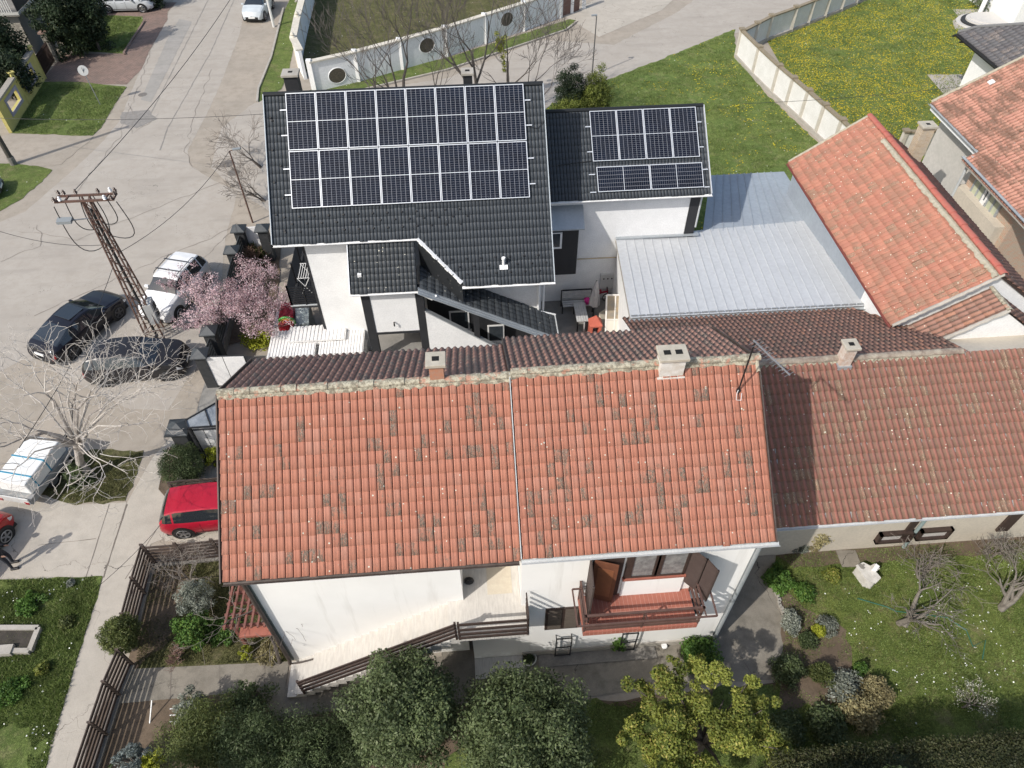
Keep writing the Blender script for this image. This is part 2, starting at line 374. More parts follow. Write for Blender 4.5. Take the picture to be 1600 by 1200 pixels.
T_diag = tilemat('clay_tile_orange', (.42, .19, .13), (.36, .155, .11), lich=.0, streak=((.26, .15, .105), (.4, .5, 1), .7), lcol=(.17, .13, .09), dirt=.6, dots=.55)
T_ne = tilemat('clay_tile_banded', (.45, .235, .175), (.39, .19, .145), lich=.04, streak=((.155, .095, .07), (.13, .42, 1), .95), lcol=(.14, .09, .065), dirt=1.0, dots=.3, band=(.3, (.22, .12, .085)))
T_dark = tilemat('clay_tile_mossy', (.33, .175, .13), (.25, .14, .11), lich=.1, lcol=(.12, .09, .07), cold=(.36, .18, .12), dirt=.8, dots=.5, band=(.36, (.13, .09, .07)))
T_black = tilemat('anthracite_tile', (.044, .051, .060), (.049, .057, .066), lich=-1, lcol=(.05, .05, .05), groove=(.16, (.006, .007, .008), 2.), dirt=.1, dirtc=(.03, .03, .03), rough=.6, dots=.1, spec=.35)
T_blackm = tilemat('anthracite_tile_mossy', (.042, .048, .054), (.05, .056, .062), lich=-1, lcol=(.08, .08, .07), groove=(.16, (.008, .009, .010), 2.), dirt=.2, dirtc=(.09, .09, .07), rough=.55, dots=.55, spec=.4)
T_grey = tilemat('grey_tile', (.10, .10, .105), (.085, .08, .085), lich=.1, lcol=(.13, .11, .10), dirt=.4, rough=.6, dots=.3)
def lichmat():
    t = NT('lichened_mortar'); a = t.noise(9, 5, .7); b = t.noise(28, 4, .7); c = t.mix(t.ramp(a, .42, .58), (.20, .175, .13), (.42, .39, .30))
    c = t.mix(t.ramp(t.noise(5, 3, .6), .56, .64, 0, .7), c, (.42, .19, .13)); c = t.mix(t.ramp(b, .55, .65, 0, .8), c, (.085, .075, .06)); t.bump(b, .5, .02); return t.out(c, .95)
M_mort = lichmat()
M_mortp = simple('pale_mortar', (.42, .38, .30), (.30, .27, .2), .95, 8, bump=.5, bscale=30)
M_redcap = simple('red_ridge_tile', (.42, .11, .085), (.36, .14, .1), .8, 6)
def groundmat(name, c1, c2, c3, crack=.0, speck=.3, scale=.35, rough=.95, crackc=(.05, .045, .04), joints=None, dust=None):
    t = NT(name); col = t.mix(t.ramp(t.noise(scale, 5, .6), .38, .62), c1, c2)
    col = t.mix(t.ramp(t.noise(scale*5, 5, .7), .45, .68, 0, .8), col, c3)
    g = t.noise(38, 3, .7); col = t.mix(t.ramp(g, .45, .7, 0, speck), col, tuple(x*.5 for x in c1)); col = t.mix(t.ramp(t.noise(55, 2, .7), .6, .72, 0, speck), col, tuple(min(1, x*1.5) for x in c2))
    st = t.noise(1.0, 4, .6, vec=t.vec((.25, 1.1, 1))); col = t.mix(t.ramp(st, .52, .66, 0, .35), col, tuple(x*.72 for x in c1))
    if crack:
        w = t.n('TexNoise'); w.inputs['Scale'].default_value = .9; w.inputs['Detail'].default_value = 6; t.l(t.vec(), w.inputs['Vector'])
        ad = t.n('Mix', data_type='VECTOR'); ad.inputs[0].default_value = .22; t.l(t.vec(), ad.inputs[4])
        sc = t.n('VectorMath', operation='MULTIPLY_ADD'); t.l(w.outputs['Color'], sc.inputs[0]); sc.inputs[1].default_value = (2.2, 2.2, 0); t.l(t.vec(), sc.inputs[2])
        v = t.voro(.23, 'DISTANCE_TO_EDGE', vec=sc.outputs[0]); cm = t.math('LESS_THAN', v.outputs['Distance'], t.ramp(t.noise(1.5, 3), .35, .7, .0, .006*crack))
        col = t.mix(t.math('MULTIPLY', cm, .75), col, crackc)
        v2 = t.voro(.9, 'DISTANCE_TO_EDGE', vec=sc.outputs[0]); cm2 = t.math('LESS_THAN', v2.outputs['Distance'], .007*crack)
        col = t.mix(t.math('MULTIPLY', t.math('MULTIPLY', cm2, t.ramp(t.noise(.22, 3), .56, .6)), .6), col, crackc)
    if joints:
        b = t.n('TexBrick'); b.offset = joints[3] if len(joints) > 3 else 0; b.inputs['Scale'].default_value = 1; b.inputs['Brick Width'].default_value = joints[0]; b.inputs['Row Height'].default_value = joints[1]; b.inputs['Mortar Size'].default_value = joints[2]
        b.inputs['Color1'].default_value = (1, 1, 1, 1); b.inputs['Color2'].default_value = (.88, .88, .88, 1); b.inputs['Mortar'].default_value = (.3, .3, .3, 1); t.l(t.vec(), b.inputs['Vector'])
        col = t.mix(1., col, b.outputs['Color'], 'MULTIPLY')
    t.bump(t.noise(25, 5, .7), .35, .02)
    return t.out(col, rough, 0, .25)
asphalt = groundmat('asphalt', (.355, .322, .282), (.385, .352, .31), (.33, .296, .255), crack=.2, speck=.14)
dirt = groundmat('dusty_ground', (.36, .315, .262), (.315, .28, .235), (.27, .235, .19), speck=.4)
pave = groundmat('pavement_concrete', (.44, .40, .345), (.39, .355, .305), (.35, .32, .275), speck=.2, crack=.5)
paveo = groundmat('old_path_concrete_shaded', (.20, .18, .15), (.27, .245, .205), (.14, .128, .105), speck=.35, crack=.6)  # old concrete, base colour darkened for the shade over path and patio
redpave = groundmat('red_block_paving', (.25, .18, .15), (.30, .21, .175), (.17, .14, .12), joints=(.22, .11, .008, .5))
soil = groundmat('garden_soil', (.115, .085, .06), (.16, .12, .085), (.085, .065, .045), speck=.5, scale=.8)
yard = groundmat('yard_concrete', (.26, .25, .23), (.21, .20, .185), (.17, .165, .15), speck=.3)
def lawnmat(name, g1, g2, brownc, fr=.5, daisy=0., yellow=0., sc=.5, ylo=.45):
    t = NT(name); col = t.mix(t.ramp(t.noise(sc, 5, .62), .36, .62), g1, g2)
    col = t.mix(t.ramp(t.noise(sc*2.6, 5, .7), .5, .5+.22/max(fr, .1)*.5, 0, .85), col, brownc)
    cl_ = t.noise(2.4, 6, .78); col = t.mix(t.ramp(cl_, .50, .62, 0, .55), col, tuple(x*.5 for x in g1)); col = t.mix(t.ramp(cl_, .36, .46, .6, 0), col, tuple(min(1, x*1.45) for x in g2))
    a = t.noise(26, 5, .75); col = t.mix(t.ramp(a, .38, .6, .65, 0), col, tuple(x*.35 for x in g1)); col = t.mix(t.ramp(a, .56, .72, 0, .5), col, tuple(min(1, x*1.9) for x in g2))
    f = t.noise(9, 4, .7); col = t.mix(t.ramp(f, .52, .66, 0, .5), col, tuple(x*.55 for x in g2))
    if yellow:
        v = t.voro(7.5); dm = t.math('LESS_THAN', v.outputs['Distance'], .36); ms = t.ramp(t.noise(.45, 5, .65), ylo, ylo+.16)
        hv = t.n('SeparateColor'); t.l(v.outputs['Color'], hv.inputs[0])
        dm = t.math('MULTIPLY', dm, t.math('LESS_THAN', hv.outputs[0], t.math('MULTIPLY', ms, yellow))); col = t.mix(t.math('MULTIPLY', dm, .9), col, (.62, .45, .02))
    if daisy:
        v = t.voro(5.); dm = t.math('LESS_THAN', v.outputs['Distance'], .17); hv = t.n('SeparateColor'); t.l(v.outputs['Color'], hv.inputs[0])
        dm = t.math('MULTIPLY', dm, t.math('LESS_THAN', hv.outputs[0], t.math('MULTIPLY', t.ramp(t.noise(.5, 3), .42, .6), daisy))); col = t.mix(dm, col, (.72, .74, .68))
    t.bump(t.noise(30, 6, .8), .9, .05); t.b.inputs['Subsurface Weight'].default_value = 0
    return t.out(col, .95, 0, .1)
lawnA = lawnmat('lawn_green', (.11, .155, .045), (.165, .21, .062), (.23, .21, .11), .6, daisy=.1)
lawnF = lawnmat('lawn_bright', (.125, .185, .052), (.185, .235, .068), (.28, .26, .13), .5, daisy=.1, yellow=.35, ylo=.5)
lawnD = lawnmat('lawn_dandelions', (.13, .185, .048), (.19, .23, .062), (.25, .23, .10), .6, daisy=.1, yellow=.95, ylo=.36)
lawnO = lawnmat('lawn_orchard', (.115, .16, .040), (.175, .205, .055), (.22, .19, .10), .9, daisy=.1)
lawnB = lawnmat('lawn_brownish', (.10, .105, .045), (.14, .135, .06), (.19, .16, .10), 1., daisy=.05)
# ================================================================ GROUND
def sheet(name, pts, mat, z, kind='structure', grow=None, wob=0., sub=14):
    """flat polygon laid at height z; wob gives a ragged natural edge"""
    P = [Vector((p[0], p[1], 0)) for p in pts]
    if wob:
        Q = []
        for i, p in enumerate(P):
            q = P[(i+1) % len(P)]; n = max(1, int((q-p).length/.25)); t = Vector((-(q-p).y, (q-p).x, 0)).normalized()
            for k in range(n):
                c = p.lerp(q, k/n); Q.append(c+t*(mnoise.noise(c*1.7+Vector((3, 5, 1)))*wob+mnoise.noise(c*6)*wob*.5))
        P = Q
    m = MB().poly([(p.x, p.y, z) for p in P]); bm = bmesh.new(); me = bpy.data.meshes.new(name)
    vs = [bm.verts.new((p.x, p.y, z)) for p in P]; bm.faces.new(vs); bmesh.ops.triangulate(bm, faces=bm.faces[:]); bm.normal_update()
    for f in bm.faces:
        if f.normal.z < 0: f.normal_flip()
    bm.to_mesh(me); bm.free(); me.materials.append(mat)
    o = bpy.data.objects.new(name, me); COL.objects.link(o); return tagp(o, kind=kind)
def gsheet(name, px, mat, z, **k): return sheet(name, [G(a, b) for a, b in px], mat, z, **k)
def bigsheet():
    m = MB(); m.poly([(-220, -60, 0), (220, -60, 0), (220, 320, 0), (-220, 320, 0)]); o = m.build('ground', dirt); tagp(o, kind='structure')
bigsheet()
gsheet('road', [(285, -40), (262, 25), (243, 62), (222, 105), (202, 150), (186, 190), (160, 222), (118, 262), (84, 292), (40, 330), (-60, 372), (-120, 470), (-120, 640), (40, 560), (100, 590), (205, 640), (262, 640), (330, 540), (345, 440), (352, 372), (372, 300), (330, 280), (297, 258), (293, 235), (322, 180), (345, 130), (372, 60), (400, -40)], asphalt, .004, wob=.06)
gsheet('cross_street', [(330, 262), (345, 200), (412, 150), (520, 150), (700, 122), (842, 62), (960, 70), (1060, 18), (1110, -20), (1360, -20), (1255, 18), (1150, 52), (1040, 92), (950, 124), (860, 168), (800, 240), (560, 330), (420, 330), (372, 300)], asphalt, .008, wob=.08)
gsheet('driveway_apron', [(878, 24), (968, -18), (1062, -10), (1034, 16), (936, 58)], pave, .012)
gsheet('gate_paving', [(205, 28), (262, 18), (262, 30), (232, 82), (222, 108), (198, 132), (110, 132), (66, 126), (100, 84), (193, 84), (226, 32), (150, 26), (170, 4), (276, 4), (262, 18)], redpave, .012, wob=.05)
gsheet('lane', [(-30, 212), (30, 210), (146, 213), (138, 222), (96, 256), (60, 262), (24, 256), (-30, 250)], dirt, .013, wob=.12)
lA = gsheet('lawn', [(110, 22), (222, 26), (224, 36), (193, 84), (104, 79)], lawnA, .02, wob=.1)
lB = gsheet('lawn', [(46, 128), (120, 128), (198, 136), (176, 168), (158, 200), (144, 213), (16, 208)], lawnA, .02, wob=.1)
lC = gsheet('lawn', [(-40, 254), (24, 256), (60, 260), (83, 266), (62, 288), (30, 314), (-40, 350)], lawnA, .02, wob=.15)
lV = gsheet('verge', [(462, -20), (478, -20), (470, 20), (452, 108), (440, 140), (404, 160), (404, 140), (424, 90), (443, 20)], lawnA, .02, wob=.05)
lE = gsheet('lawn', [(496, -30), (900, -30), (850, 4), (640, 66), (480, 112), (470, 108)], lawnB, .02)
lS = gsheet('verge', [(470, 145), (520, 132), (700, 90), (890, 30), (900, 32), (884, 46), (700, 108), (540, 146), (470, 160)], lawnA, .02, wob=.07)
lF = gsheet('lawn', [(790, 240), (858, 166), (940, 128), (1030, 94), (1148, 46), (1150, 90), (1200, 150), (1290, 235), (1340, 300), (1180, 420), (1090, 420), (1000, 300)], lawnF, .02, wob=.15)
lD = gsheet('dandelion_meadow', [(1196, 60), (1265, 20), (1352, -20), (1640, -20), (1640, 330), (1440, 330), (1310, 215), (1230, 120)], lawnD, .02)
lH = gsheet('lawn', [(-60, 908), (40, 905), (162, 900), (152, 935), (118, 1040), (68, 1210), (-60, 1260)], lawnA, .02, wob=.12)
lO = gsheet('orchard_lawn', [(1212, 868), (1290, 858), (1640, 838), (1700, 1290), (1150, 1290), (1190, 1120), (1215, 1060), (1228, 980), (1206, 905)], lawnO, .02, wob=.1)
lJ = gsheet('front_garden', [(236, 880), (300, 862), (345, 872), (388, 915), (452, 1034), (330, 1040), (200, 1046)], lawnB, .02, wob=.05)
gsheet('garden_bed', [(232, 860), (290, 850), (300, 900), (262, 1000), (214, 1046), (196, 1046)], soil, .026, wob=.2)
gsheet('garden_bed', [(196, 1046), (440, 1082), (560, 1062), (740, 1100), (900, 1100), (1215, 1066), (1190, 1300), (130, 1300), (100, 1210)], soil, .010, wob=.1)
gsheet('lawn', [(800, 1110), (1000, 1095), (1210, 1070), (1200, 1300), (700, 1300), (700, 1190)], lawnA, .022, wob=.3)
gsheet('garden_bed', [(1206, 905), (1232, 930), (1270, 960), (1320, 985), (1330, 1050), (1400, 1082), (1380, 1100), (1225, 1110), (1215, 1060), (1228, 980)], soil, .026, wob=.25)
gsheet('garden_bed', [(1212, 868), (1290, 858), (1640, 832), (1640, 862), (1440, 872), (1330, 882), (1240, 888)], soil, .027, wob=.15)
gsheet('footpath', [(238, 716), (292, 655), (345, 640), (345, 764), (270, 790), (262, 840), (236, 850), (205, 930), (118, 1230), (60, 1230), (118, 1040), (162, 902), (198, 787)], pave, .016)
gsheet('driveway', [(-60, 770), (20, 752), (56, 770), (120, 789), (198, 785), (162, 902), (60, 906), (-60, 915)], pave, .014)
gsheet('driveway', [(270, 782), (350, 764), (350, 850), (258, 846)], pave, .018)
gsheet('garden_path', [(196, 1046), (330, 1040), (452, 1034), (446, 1076), (560, 1056), (760, 1010), (760, 1096), (640, 1092), (470, 1120), (430, 1128), (404, 1080), (186, 1100)], paveo, .03)
gsheet('patio', [(690, 1002), (1110, 1000), (1183, 858), (1212, 868), (1206, 905), (1228, 980), (1216, 1062), (1140, 1066), (900, 1090), (690, 1104)], paveo, .024, wob=.03)
gsheet('birch_verge', [(52, 770), (90, 720), (142, 704), (224, 704), (215, 740), (196, 782), (120, 789)], lawnB, .02, wob=.15)
sheet('yard_floor', [(-11.9, 15.5), (16, 15.5), (16, 23.4), (-11.9, 23.4)], yard, .050); sheet('yard_floor', [(-6, 23.4), (12, 23.4), (12, 28), (-6, 28)], yard, .050)
gsheet('garden_bed', [(372, 385), (440, 380), (436, 440), (430, 520), (340, 545), (352, 450)], soil, .044, wob=.1)
gsheet('garden_bed', [(248, 765), (262, 700), (345, 700), (345, 775), (270, 790)], soil, .034)
# kerbs
def kerb(pts, mat=conc, w=.14, h=.12):
    m = MB(); P = [G(a, b) for a, b in pts]
    for a, b in zip(P[:-1], P[1:]): m.beam(a+Vector((0, 0, h/2)), b+Vector((0, 0, h/2)), w, h)
    return tagp(m.build('kerb', mat), kind='structure')
kerb([(443, 14), (424, 90), (404, 140), (402, 160)]); kerb([(226, 34), (194, 84), (196, 86)], redpave); kerb([(540, 148), (700, 110), (884, 48), (900, 36)])
kerb([(478, -10), (462, 4)]); 

def ribbon(name, px, w, mat, z, wob=.05):
    P = [G(a, b) for a, b in px]; Q = []
    for a, b in zip(P[:-1], P[1:]):
        n = max(2, int((b-a).length/.3))
        for k in range(n): c = a.lerp(b, k/n); Q.append(c+Vector((mnoise.noise(c*1.3)*wob*4+random.uniform(-wob, wob)*.5, mnoise.noise(c*1.3+Vector((9, 9, 9)))*wob*4+random.uniform(-wob, wob)*.5, 0)))
    Q.append(P[-1]); m = MB()
    for i, q in enumerate(Q):
        d = (Q[min(i+1, len(Q)-1)]-Q[max(i-1, 0)]).normalized(); n = Vector((-d.y, d.x, 0))*w*random.uniform(.3, 1.2)/2; m.V += [(q.x+n.x, q.y+n.y, z), (q.x-n.x, q.y-n.y, z)]
    for i in range(len(Q)-1): m.F.append((2*i, 2*i+1, 2*i+3, 2*i+2)); m.M.append(0)
    return tagp(m.build(name, mat), kind='structure')
crk = simple('crack_fill', (.14, .12, .10), (.19, .165, .14), .95, 8)
for px in ([(56, 492), (110, 468), (180, 436), (255, 402), (330, 372), (372, 348)], [(300, 420), (330, 392), (372, 352)], [(0, 410), (60, 385), (66, 368), (58, 352)], [(30, 360), (120, 375), (230, 330), (345, 285)], [(292, 238), (300, 262), (338, 276), (372, 270)], [(200, 160), (212, 180), (205, 210), (232, 195), (248, 178)], [(245, 50), (215, 140), (185, 215), (120, 300)], [(330, 110), (300, 190), (290, 240)]):
    ribbon('road_crack', px, .032, simple('crack_line', (.19, .165, .14), (.24, .21, .18), .95, 8), .0135)  # thin crack lines in their own dark colour
for px in ([(370, -10), (330, 80), (262, 200), (250, 235)], [(330, -10), (285, 80), (232, 185)]): ribbon('road_seam', px, .07, simple('tar_seam', (.22, .205, .185), (.26, .245, .22), .9, 8), .0125, .01)
gsheet('road_patch', [(262, 60), (280, 30), (300, 34), (262, 110), (236, 160), (220, 156)], groundmat('asphalt_patch', (.30, .285, .26), (.33, .31, .285), (.27, .255, .235), speck=.2), .0115, wob=.05)
gsheet('road_patch', [(190, 176), (232, 172), (246, 186), (214, 200), (188, 194)], simple('dark_patch', (.20, .19, .175), (.27, .25, .23), .95, 5), .0115, wob=.12)

for px in ([(199, 788), (162, 903)],): ribbon('driveway_joint', px, .06, crk, .0215, .006)
for px in ([(171, 788), (134, 904)], [(60, 852), (150, 842)], [(262, 800), (196, 905)]): ribbon('driveway_joint', px, .025, crk, .0215, .006)
for px in ([(268, 1042), (266, 1094)], [(344, 1040), (344, 1088)], [(414, 1036), (414, 1080)], [(484, 1060), (478, 1114)], [(1140, 1000), (1183, 1066)]): ribbon('path_joint', px, .025, crk, .034, .004)
# ================================================================ HOUSE WITH THE ORANGE TILE ROOF (foreground)
rh = thing('house', 'white two-storey house with salmon clay tile roof, outside stair and balcony, nearest the viewer', 'house', (.3, 12.3, 0))
RZ, RV, EZ, EV = 9.53, 12.38, 6.80, 8.66; U0, US, U1 = -6.55, .79, 7.25
tt = math.atan2(RZ-EZ, RV-EV); Td = Vector((0, -math.cos(tt), -math.sin(tt))); RL = math.hypot(RZ-EZ, RV-EV)
Tb = Vector((0, math.cos(rad(30)), -math.sin(rad(30))))
w = MB(); e = .12   # walls as solid gabled blocks
w.ext([(-6.35, 9.25, 0), (-6.35, 9.25, EZ+.25), (-6.35, RV, RZ-e), (-6.35, 14.9, RZ-(14.9-RV)*.577-e), (-6.35, 14.9, 0)], (5.55, 0, 0))
w.box((-.82, 10.35, 0), (.83, 14.9, 7.8)); w.box((-.8, 9.26, 5.95), (.83, 10.4, 7.0))
w.ext([(.835, 8.95, 0), (.835, 8.95, EZ+.05), (.835, RV, RZ-e+.03), (.835, 15.2, RZ-(15.2-RV)*.577-e+.03), (.835, 15.2, 0)], (6.215, 0, 0))
w.box((-.65, 8.953, 0), (.833, 10.3, 3.5)); rw = w.build('wall', white, rh)
MB().box((.88, 8.90, 0), (7.1, 8.948, .28)).build('plinth', conc, rh)
# roof
O = Vector((U0, RV, RZ+.05))
r1 = tiled('roof', T_red, rh, O, (1, 0, 0), Td, US-U0, RL, .193, .33, PROF_FLAT)
O2 = Vector((US+.03, RV+.02, RZ+.16))
r2 = tiled('roof', T_red, rh, O2, (1, 0, 0), Td, U1-US-.03, RL+.03, .193, .33, PROF_FLAT, u0=60)
rb = tiled('rear_roof', T_redback, rh, (U0, RV, RZ+.05), (1, 0, 0), Tb, US-U0, 3.15, .193, .33, PROF_WAVE)
rb2 = tiled('rear_roof', T_redback, rh, (US+.03, RV+.02, RZ+.16), (1, 0, 0), Tb, U1-US-.1, 3.65, .193, .33, PROF_WAVE, u0=60)
dk = MB()
for (a, b, z, lf, lb) in ((U0+.03, US-.01, RZ-.02, RL-.06, 3.05), (US+.05, U1-.03, RZ+.09, RL-.06, 3.5)):
    p = Vector((a, RV, z)); n = Vector((0, 0, -.09))
    q = p+Td*lf; s = p+Tb*lb
    dk.ext([p, q, q+n, p+n], (b-a, 0, 0)); dk.ext([p+Vector((0, .002, 0)), s, s+n, p+n+Vector((0, .002, 0))], (b-a, 0, 0))
dk.build('roof_deck', simple('eave_boards', (.16, .12, .10), (.1, .08, .07), .8), rh)
rc = ridge_caps('ridge', M_mort, r1, (U0, RV, RZ+.08), (US, RV, RZ+.08), r=.105); mortar('ridge_mortar', M_mort, r1, (U0, RV, RZ+.06), (US, RV, RZ+.06), w=.135, drop=.075)
ridge_caps('ridge', M_mort, r2, (US+.04, RV+.02, RZ+.19), (U1, RV+.02, RZ+.19), r=.105); mortar('ridge_mortar', M_mort, r2, (US+.04, RV+.02, RZ+.17), (U1, RV+.02, RZ+.17), w=.135, drop=.075)
# barge boards and step between the two halves
for u_, z_, t_ in ((U0-.02, .02, Td), (U1+.02, .1, Td)): MB().beam(Vector((u_, RV, RZ+z_)), Vector((u_, RV, RZ+z_))+t_*(RL+.02), .03, .2).build('barge_board', gutb, rh)
for u_, z_, t_, l_ in ((U0-.02, .02, Tb, 3.1), (U1+.02, .1, Tb, 3.6), (US+.01, .12, Tb, 3.6)): MB().beam(Vector((u_, RV, RZ+z_)), Vector((u_, RV, RZ+z_))+t_*l_, .035, .2).build('barge_board', gutb, rh)
st = MB().beam(Vector((US+.012, RV, RZ+.17)), Vector((US+.012, RV, RZ+.17))+Td*(RL+.02), .02, .11); st.build('flashing', gutw, rh)
gutter(rh, (U0, EV-.03, EZ-.02), (US-.03, EV-.03, EZ-.02), gutb); gutter(rh, (US+.02, EV-.06, EZ+.05), (U1+.12, EV-.06, EZ+.05), gutw)
mortar('verge_mortar', M_mortp, r2, Vector((U1-.03, RV, RZ+.2)), Vector((U1-.03, RV, RZ+.2))+Td*.01+Vector((0, -.3, -.2)), w=.06, drop=.02)
# downpipes
dp = MB().tube([(7.06, 8.84, EZ), (7.1, 8.87, EZ-.35), (7.1, 8.87, .12), (7.12, 8.72, .04)], .055, 10); dp.build('downpipe', zinc, rh, smooth='auto')
MB().box((7.052, 8.95, .0), (7.16, 9.07, EZ-.2)).build('corner_strip', zinc, rh)
g1 = MB().tube([(-6.42, 9.14, EZ-.1), (-6.44, 9.14, .6), (-6.46, 9.1, .4)], .06, 10); g1.build('downpipe', gutb, rh, smooth='auto')
MB().box((-6.52, 9.22, .35), (-6.352, 9.32, EZ-.25)).build('corner_strip', simple('green_grey_strip', (.12, .15, .14), (.16, .18, .17), .6), rh)
MB().tube([(-6.4, 9.12, .35), (-6.1, 9.05, .55), (-5.2, 9.2, .62)], .03, 8).build('hose', gutb, rh)
# chimneys
cmw = simple('chimney_white', (.66, .65, .62), (.5, .46, .4), .9, 6); capc = simple('chimney_cap', (.46, .42, .35), (.36, .33, .27), .95, 4, bump=.3)
p = Pl(684, 585, (0, RV, RZ), (0, .0, 1)); chimney(rh, (p.x, RV+.12, RZ-.1), .36, .36, .75, (simple('chimney_brick', (.42, .19, .11), (.36, .22, .16), .9, 9), capc, darkhole, zinc), cap=.1, flues=1)
ch2 = thing
c2 = chimney(rh, (Pl(1046, 580, (0, RV, RZ), (0, 0, 1)).x, RV-.05, RZ-.05), .62, .42, .62, (cmw, capc, darkhole, cmw), cap=.09, flues=2)
# antenna
am = thing('antenna', 'thin mast with comb-shaped aerial fixed at the right end of the salmon roof', 'antenna', (6.3, 11.6, 9.0))
pb = Vector((6.17, 11.42, 8.98)); pt = pb+Vector((.0, .12, 2.0))
b_ = Pl(1153, 612, O2, Vector((0, -Td.z, Td.y))*-1); pb = b_; pt = pb+Vector((0, 0, 1.75))
am.location = pb
MB().tube([pb, pt], .022, 8).build('mast', black, am)
MB().lathe(pb+Vector((0, 0, -.05)), [(.06, 0), (.06, .12), (.03, .16)], 10).build('mast_foot', black, am)
a0 = pt+Vector((0, .1, 0)); a1 = pt+Vector((.55, -1.0, -.1)); bm_ = MB().beam(a0, a1, .03); el = MB(); dd = (a1-a0); sd = dd.cross(Vector((0, 0, 1))).normalized()
for i in range(13):
    c = a0+dd*(.04+i*.078); L_ = .19-.004*i; el.tube([c-sd*L_, c+sd*L_], .006, 5)
bo = bm_.build('boom', galv, am); el.build('elements', galv, bo)
MB().tube([pb+Vector((0, 0, .1)), pb+Vector((-.08, -.12, .06)), pb+Vector((-.14, -.3, .03)), pb+Vector((-.02, -.32, .03)), pb+Vector((.06, -.1, .05))], .008, 6).build('cable', white2, am)
# -------- stair, landing, rails
stw = simple('marble_steps', (.62, .59, .54), (.50, .47, .43), .6, 3, sc=(6, 1, 1))
s = MB(); n = 20; x0, x1, z0, z1 = -6.45, -.95, .0, 3.62
for i in range(n):
    a = x0+(x1-x0)*i/n; b = x0+(x1-x0)*(i+1)/n; z = z0+(z1-z0)*(i+1)/n
    s.box((a, 8.18, max(0, z-.42)), (b+.0, 9.248, z-.03)); s.box((a-.03, 8.15, z-.03), (b-.001, 9.247, z))
sto = s.build('staircase', stw, rh)
l = MB().box((-.95, 8.12, 3.47), (1.0, 8.945, 3.66)).box((-.81, 8.946, 3.505), (.83, 10.345, 3.655)).box((-.95, 8.946, 3.50), (-.811, 9.247, 3.658)); lo = l.build('landing', stw, rh)
MB().poly([(-.1, 9.35, 3.66), (.62, 9.35, 3.66), (.62, 10.25, 3.66), (-.1, 10.25, 3.66)]).build('doormat', simple('beige_mat', (.60, .54, .43), (.55, .48, .38), .95, 6), lo)
jm = MB()
for i in range(16): jm.box((-.9+i*.115, 8.118, 3.48), (-.893+i*.115, 8.121, 3.65))
jm.build('tile_joints', conc, lo)
# entrance door in the recess
d = MB().box((-.75, 10.30, 3.66), (-.2, 10.348, 5.9)); do = d.build('door', simple('pale_door', (.5, .48, .45), (.44, .42, .4), .5), rh)
MB().box((-.62, 10.285, 3.95), (-.33, 10.299, 5.6)).build('door_panel', simple('pale_panel', (.36, .34, .32), None, .5), do)
MB().box((.0, 10.31, 3.66), (.8, 10.348, 5.9)).build('side_panel', stw, rh)
sh = thing('shoe_bag', 'black bag left in the shaded corner of the stair landing by the door', 'bag', (-.6, 9.75, 3.66)); 
bgm = MB().lathe((-.62, 9.78, 3.655), [(.10, 0), (.15, .06), (.14, .16), (.07, .22)], 9, sy=.7); bgm.build('bag_body', black, sh); MB().tube([(-.7, 9.72, 3.8), (-.64, 9.7, 3.95), (-.56, 9.74, 3.8)], .012, 6).build('handle', black, sh)
def rails(parent, pts, heights, posts=True, w=.035, h=.11, z0=0.):
    m = MB(); 
    for a, b in zip(pts[:-1], pts[1:]):
        a, b = Vector(a), Vector(b)
        for hh in heights: m.beam(a+Vector((0, 0, hh)), b+Vector((0, 0, hh)), w, h)
    o = m.build('railing', brown, parent)
    p = MB()
    for q in pts:
        q = Vector(q); p.beam(q+Vector((0, .04, z0)), q+Vector((0, .04, heights[-1]+.06)), .06)
    p.build('railing_post', brown, o); return o
sl = (z1-z0)/(x1-x0)
rails(rh, [(-5.9, 8.12, .35), (-3.4, 8.12, .35+2.5*sl), (-1.02, 8.12, .35+4.88*sl)], (.32, .56, .8, 1.0)[0:4], h=.1)
rails(rh, [(-.93, 8.09, 3.66), (.95, 8.09, 3.66)], (.1, .34, .62, .95), h=.1, z0=-.05)
rr_ = MB()
for hh in (.1, .34, .62, .95): rr_.beam((.97, 8.12, 3.66+hh), (.97, 8.85, 3.66+hh), .035, .1)
rr_.build('railing', brown, rh)
# landing base door
MB().box((-.35, 8.93, 2.35), (.2, 8.951, 2.55)).build('vent_slot', anth, rh); MB().box((.5, 8.93, 2.3), (.75, 8.951, 2.55)).build('vent_slot', anth, rh)
MB().box((-.65, 8.3, 0), (.95, 8.94, .06)).build('doorstep', stw, rh)
# -------- balcony
bal = MB().box((2.45, 7.88, 3.78), (5.62, 8.948, 3.98)); bo = bal.build('balcony', terr, rh)
jm = MB()
for i in range(26): jm.box((2.5+i*.12, 7.875, 3.785), (2.507+i*.12, 7.879, 3.97)); jm.box((2.5+i*.12, 7.9, 3.981), (2.506+i*.12, 8.94, 3.983))
jm.box((2.46, 8.4, 3.981), (5.6, 8.406, 3.983)); jm.build('tile_joints', simple('pale_joint', (.5, .3, .24), None, .9), bo)
rl = MB(); Zb = 3.98
def brl(a, b, hh, w=.04, h=.05): rl.beam((a[0], a[1], Zb+hh), (b[0], b[1], Zb+hh), w, h)
for hh in (.12, .34): brl((2.44, 7.93), (5.66, 7.93), hh, .03, .13)
brl((2.44, 7.93), (5.66, 7.93), .95, .06, .05); brl((2.2, 7.66), (5.9, 7.66), .98, .04, .05)
for u_ in (2.46, 5.62):
    for hh in (.3, .62): brl((u_, 7.93), (u_, 8.93), hh, .03, .16)
    brl((u_, 7.9), (u_, 8.93), .95, .05, .05)
